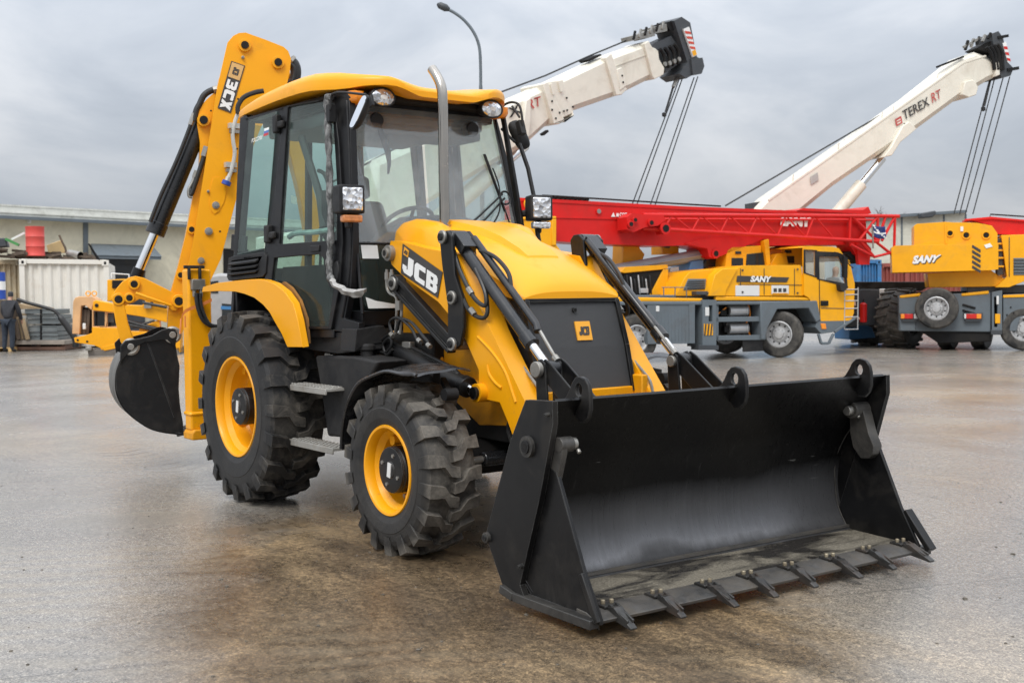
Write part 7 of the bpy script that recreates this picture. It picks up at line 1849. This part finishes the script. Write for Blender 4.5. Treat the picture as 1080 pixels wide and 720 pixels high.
# =================================================================== GROUND, SKY, LIGHT, CAMERA
m, nt, out = newmat('wet_concrete_yard')
b = N(nt, 'ShaderNodeBsdfPrincipled'); tc = N(nt, 'ShaderNodeTexCoord'); vec = tc.outputs['Object']
def mapped(scale, rot=0.0, loc=(0, 0, 0)):
    mp = N(nt, 'ShaderNodeMapping'); mp.inputs['Scale'].default_value = scale; mp.inputs['Rotation'].default_value = (0, 0, rot); mp.inputs['Location'].default_value = loc
    L(nt, vec, mp.inputs[0]); return mp.outputs[0]
VA = math.atan2(FH.y, FH.x)
fine = noise(nt, 26, 8, .80, vec); grit = noise(nt, 95, 4, .8, vec); mid = noise(nt, 1.15, 9, .68, vec, .8); big = noise(nt, .20, 5, .58, vec, 1.0)
patch = noise(nt, .55, 8, .66, mapped((.75, 1.25, 1), -(VA - PI / 2) + .15, (3.1, 1.7, 0)), .9); sweep = noise(nt, .24, 5, .6, mapped((.45, 1.7, 1), -(VA - PI / 2) - .1), .6)
streak = noise(nt, 3.2, 9, .74, mapped((.65, 1.35, 1), -(VA - PI / 2) + .12), .3)
def dist(cx, cy, rx, ry, rot=0.0):
    mp = N(nt, 'ShaderNodeMapping'); mp.vector_type = 'TEXTURE'; mp.inputs['Location'].default_value = (cx, cy, 0); mp.inputs['Rotation'].default_value = (0, 0, rot); mp.inputs['Scale'].default_value = (rx, ry, 1)
    L(nt, vec, mp.inputs[0]); ln = N(nt, 'ShaderNodeVectorMath', operation='LENGTH'); L(nt, mp.outputs[0], ln.inputs[0]); return ln.outputs['Value']
# brown mud, plus the machine's reflection hiding sky sheen painted in, ragged edge
sx = N(nt, 'ShaderNodeSeparateXYZ'); L(nt, vec, sx.inputs[0])
d1 = math_n(nt, 'ADD', dist(3.3, -1.2, 3.8, 1.8, -.45), math_n(nt, 'MULTIPLY', math_n(nt, 'SUBTRACT', mid, .5), .9))
mud_reflection = ramp(nt, d1, [(.70, (.97, .97, .97)), (1.22, (.10, .10, .10))])
gcol = ramp(nt, big, [(.3, (.20, .187, .170)), (.7, (.29, .272, .248))])
gcol = mixc(nt, ramp(nt, sweep, [(.50, (0, 0, 0)), (.64, (.7, .7, .7))]), gcol, (.34, .285, .215, 1))
gcol = mixc(nt, ramp(nt, mid, [(.48, (0, 0, 0)), (.72, (.5, .5, .5))]), gcol, (.12, .113, .104, 1))
mcol = ramp(nt, patch, [(.33, (.034, .025, .017)), (.45, (.076, .053, .031)), (.56, (.122, .085, .048)), (.66, (.215, .152, .085))])
mcol = mixc(nt, .8, mcol, ramp(nt, streak, [(.34, (.55, .55, .56)), (.5, (1, 1, 1)), (.66, (1.5, 1.46, 1.4))]), 'MULTIPLY')
gcol = mixc(nt, mud_reflection, gcol, mcol)
gcol = mixc(nt, math_n(nt, 'MULTIPLY_ADD', mud_reflection, .5, .5), gcol, ramp(nt, fine, [(.36, (.40, .40, .41)), (.50, (.95, .95, .95)), (.64, (1.8, 1.77, 1.70))]), 'MULTIPLY')
gcol = mixc(nt, .9, gcol, ramp(nt, grit, [(.36, (.45, .45, .46)), (.5, (1, 1, 1)), (.64, (1.75, 1.72, 1.66))]), 'MULTIPLY')
vg = N(nt, 'ShaderNodeTexVoronoi'); vg.inputs['Scale'].default_value = 130; L(nt, vec, vg.inputs['Vector'])
vs_ = N(nt, 'ShaderNodeSeparateColor'); L(nt, vg.outputs['Color'], vs_.inputs[0])
gcol = mixc(nt, .52, gcol, ramp(nt, vs_.outputs[0], [(0.0, (.35, .35, .36)), (.3, (.85, .85, .85)), (.75, (1.05, 1.05, 1.04)), (.93, (1.35, 1.33, 1.28)), (1.0, (2.0, 1.94, 1.82))]), 'MULTIPLY')
# ripples of silt pushed up by turning tyres
rp = N(nt, 'ShaderNodeTexWave'); rp.bands_direction = 'X'; rp.inputs['Scale'].default_value = 2.3; rp.inputs['Distortion'].default_value = 5.0; rp.inputs['Detail'].default_value = 4; rp.inputs['Detail Scale'].default_value = 1.3
L(nt, mapped((1, .45, 1), .9), rp.inputs[0])
rpm = math_n(nt, 'MULTIPLY', rp.outputs[1], ramp(nt, big, [(.48, (0, 0, 0)), (.62, (1, 1, 1))]))
gcol = mixc(nt, math_n(nt, 'MULTIPLY', rpm, .28), gcol, (.36, .295, .20, 1))
# tread prints of the rear tyre where it rolled in
ty = math_n(nt, 'ABSOLUTE', math_n(nt, 'ADD', sx.outputs[1], .86)); tb = math_n(nt, 'MULTIPLY', ramp(nt, ty, [(.18, (1, 1, 1)), (.24, (0, 0, 0))]), ramp(nt, math_n(nt, 'MULTIPLY', math_n(nt, 'ADD', sx.outputs[0], 4.5), .2), [(0.0, (0, 0, 0)), (.25, (1, 1, 1)), (.85, (1, 1, 1)), (.93, (0, 0, 0))]))
tw_ = math_n(nt, 'SINE', math_n(nt, 'ADD', math_n(nt, 'MULTIPLY', sx.outputs[0], 28.6), math_n(nt, 'MULTIPLY', ty, 16.0)))
tprint = math_n(nt, 'MULTIPLY', math_n(nt, 'MULTIPLY', ramp(nt, tw_, [(.45, (0, 0, 0)), (.7, (1, 1, 1))]), tb), ramp(nt, mid, [(.40, (0, 0, 0)), (.55, (.85, .85, .85))]))
gcol = mixc(nt, math_n(nt, 'MULTIPLY', tprint, .6), gcol, (.045, .036, .027, 1))
# sawn slab joints and a tar seam
jt = N(nt, 'ShaderNodeTexBrick'); jt.inputs['Scale'].default_value = 1; jt.inputs['Mortar Size'].default_value = .006; jt.inputs['Brick Width'].default_value = 5.2; jt.inputs['Row Height'].default_value = 4.4; jt.offset = 0.0
jt.inputs['Color1'].default_value = jt.inputs['Color2'].default_value = (0, 0, 0, 1); jt.inputs['Mortar'].default_value = (1, 1, 1, 1)
L(nt, mapped((1, 1, 1), .35, (1.2, .6, 0)), jt.inputs[0])
jf = math_n(nt, 'MULTIPLY', math_n(nt, 'MULTIPLY', jt.outputs['Color'], math_n(nt, 'SUBTRACT', 1.0, mud_reflection)), ramp(nt, mid, [(.4, (.1, .1, .1)), (.6, (.7, .7, .7))]))
gcol = mixc(nt, jf, gcol, (.05, .047, .043, 1))
L(nt, gcol, b.inputs['Base Color'])
pud = noise(nt, .42, 6, .6, mapped((1, 1, 1), .3), .9)
rgh = ramp(nt, pud, [(.38, (.10, .10, .10)), (.50, (.20, .20, .20)), (.64, (.34, .34, .34))])
rgh = mixc(nt, .5, rgh, ramp(nt, mid, [(.3, (.14, .14, .14)), (.7, (.36, .36, .36))]))
rgh = mixc(nt, math_n(nt, 'MULTIPLY', mud_reflection, .7), rgh, ramp(nt, streak, [(.3, (.22, .22, .22)), (.7, (.46, .46, .46))]))
L(nt, rgh, b.inputs['Roughness'])
b.inputs['Specular IOR Level'].default_value = .9
hgt = math_n(nt, 'ADD', math_n(nt, 'MULTIPLY', fine, .55), math_n(nt, 'MULTIPLY_ADD', rpm, .15, math_n(nt, 'MULTIPLY', streak, .5)))
bp = N(nt, 'ShaderNodeBump'); bp.inputs['Strength'].default_value = .24; bp.inputs['Distance'].default_value = .015; L(nt, hgt, bp.inputs['Height']); L(nt, bp.outputs[0], b.inputs['Normal'])
L(nt, b.outputs[0], out.inputs[0])
mb = MB(); mb.add([V((-1500, -1500, 0)), V((1500, -1500, 0)), V((1500, 1500, 0)), V((-1500, 1500, 0))], [(0, 1, 2, 3)]); gd = mb.build('ground', [m]); gd['kind'] = 'structure'

# small stones and clods on the yard
rg = random.Random(11)
mb = MB()
for k in range(260):
    px = rg.uniform(0, 1080); py = rg.choice((rg.uniform(395, 720), rg.uniform(480, 720)))
    p = on('z', 0, (px, py))[0]
    if rg.random() < .5: p += V((rg.uniform(-2, 2), rg.uniform(-2, 2), 0))
    r = rg.uniform(.002, .008) * (1.6 if rg.random() < .08 else 1)
    vs = [V((p.x + math.cos(a) * r * rg.uniform(.7, 1.3), p.y + math.sin(a) * r * rg.uniform(.7, 1.3), z)) for z, n_ in ((0.0, 0), (r * .5, 1)) for a in (0, 1.2, 2.5, 3.8, 5)]
    mb.add(vs + [V((p.x, p.y, r * .85))], [(i, (i + 1) % 5, 5 + (i + 1) % 5, 5 + i) for i in range(5)] + [(5 + i, 5 + (i + 1) % 5, 10) for i in range(5)], 0)
gv = mb.build('gravel', [paint('grit', (.11, .095, .075, 1), .8, var=.4, scale=3)]); tag(gv, 'loose grit and small stones scattered on the wet yard', 'gravel', None, 'stuff')

# overcast sky
SUN_EL, SUN_AZ = math.radians(52), math.atan2(-.75, .55)      # soft light from the camera's left, high
w = bpy.data.worlds.new('World'); S.world = w; w.use_nodes = True
nt = w.node_tree; nt.nodes.clear()
out = nt.nodes.new('ShaderNodeOutputWorld'); bg = nt.nodes.new('ShaderNodeBackground'); L(nt, bg.outputs[0], out.inputs[0])
sky = nt.nodes.new('ShaderNodeTexSky'); sky.sky_type = 'NISHITA'; sky.sun_disc = False
sky.sun_elevation = SUN_EL; sky.sun_rotation = PI / 2 - SUN_AZ; sky.air_density = 1.2; sky.dust_density = 3.0
tc = N(nt, 'ShaderNodeTexCoord'); nv = tc.outputs['Generated']
sp = N(nt, 'ShaderNodeSeparateXYZ'); L(nt, nv, sp.inputs[0])
mp = N(nt, 'ShaderNodeMapping'); mp.inputs['Scale'].default_value = (1.9, 1.9, 4.6); mp.inputs['Location'].default_value = (.4, .2, 0); L(nt, nv, mp.inputs[0])
c1 = noise(nt, 1.7, 7, .55, mp.outputs[0], .5)
cl = ramp(nt, c1, [(.30, (2.65, 2.92, 3.35)), (.44, (3.3, 3.56, 3.96)), (.57, (4.15, 4.33, 4.63)), (.74, (5.0, 5.1, 5.3))])
zen = math_n(nt, 'MULTIPLY_ADD', math_n(nt, 'MAXIMUM', sp.outputs[2], 0.0), 3.3, .80)
cl2 = N(nt, 'ShaderNodeVectorMath', operation='SCALE'); L(nt, cl, cl2.inputs[0]); L(nt, zen, cl2.inputs['Scale'])
col = mixc(nt, .94, sky.outputs[0], cl2.outputs[0])
L(nt, col, bg.inputs[0]); bg.inputs[1].default_value = .1
sd = bpy.data.lights.new('sun', 'SUN'); sd.energy = 1.5; sd.angle = math.radians(25); sd.color = (1, .965, .91)
so = bpy.data.objects.new('sun', sd); COL.objects.link(so)
dv = V((math.cos(SUN_EL) * math.cos(SUN_AZ), math.cos(SUN_EL) * math.sin(SUN_AZ), math.sin(SUN_EL)))
so.rotation_euler = dv.to_track_quat('Z', 'Y').to_euler(); so.location = dv * 60

cd = bpy.data.cameras.new('camera'); co = bpy.data.objects.new('camera', cd); COL.objects.link(co)
co.matrix_world = Matrix(((CR.x, CU.x, -CF.x, CAM.x), (CR.y, CU.y, -CF.y, CAM.y), (CR.z, CU.z, -CF.z, CAM.z), (0, 0, 0, 1)))
cd.sensor_width = 36; cd.lens = FPX / 1080 * 36; cd.clip_end = 5000; cd.clip_start = .05
cd.dof.use_dof = True; cd.dof.focus_distance = 6.4; cd.dof.aperture_fstop = 5.6
S.camera = co
S.view_settings.view_transform = 'Standard'; S.view_settings.look = 'None'; S.view_settings.gamma = 1; S.view_settings.exposure = .42; S.view_settings.use_curve_mapping = False
S.cycles.max_bounces = 10; S.cycles.transparent_max_bounces = 16; S.cycles.glossy_bounces = 4; S.cycles.sample_clamp_indirect = 6
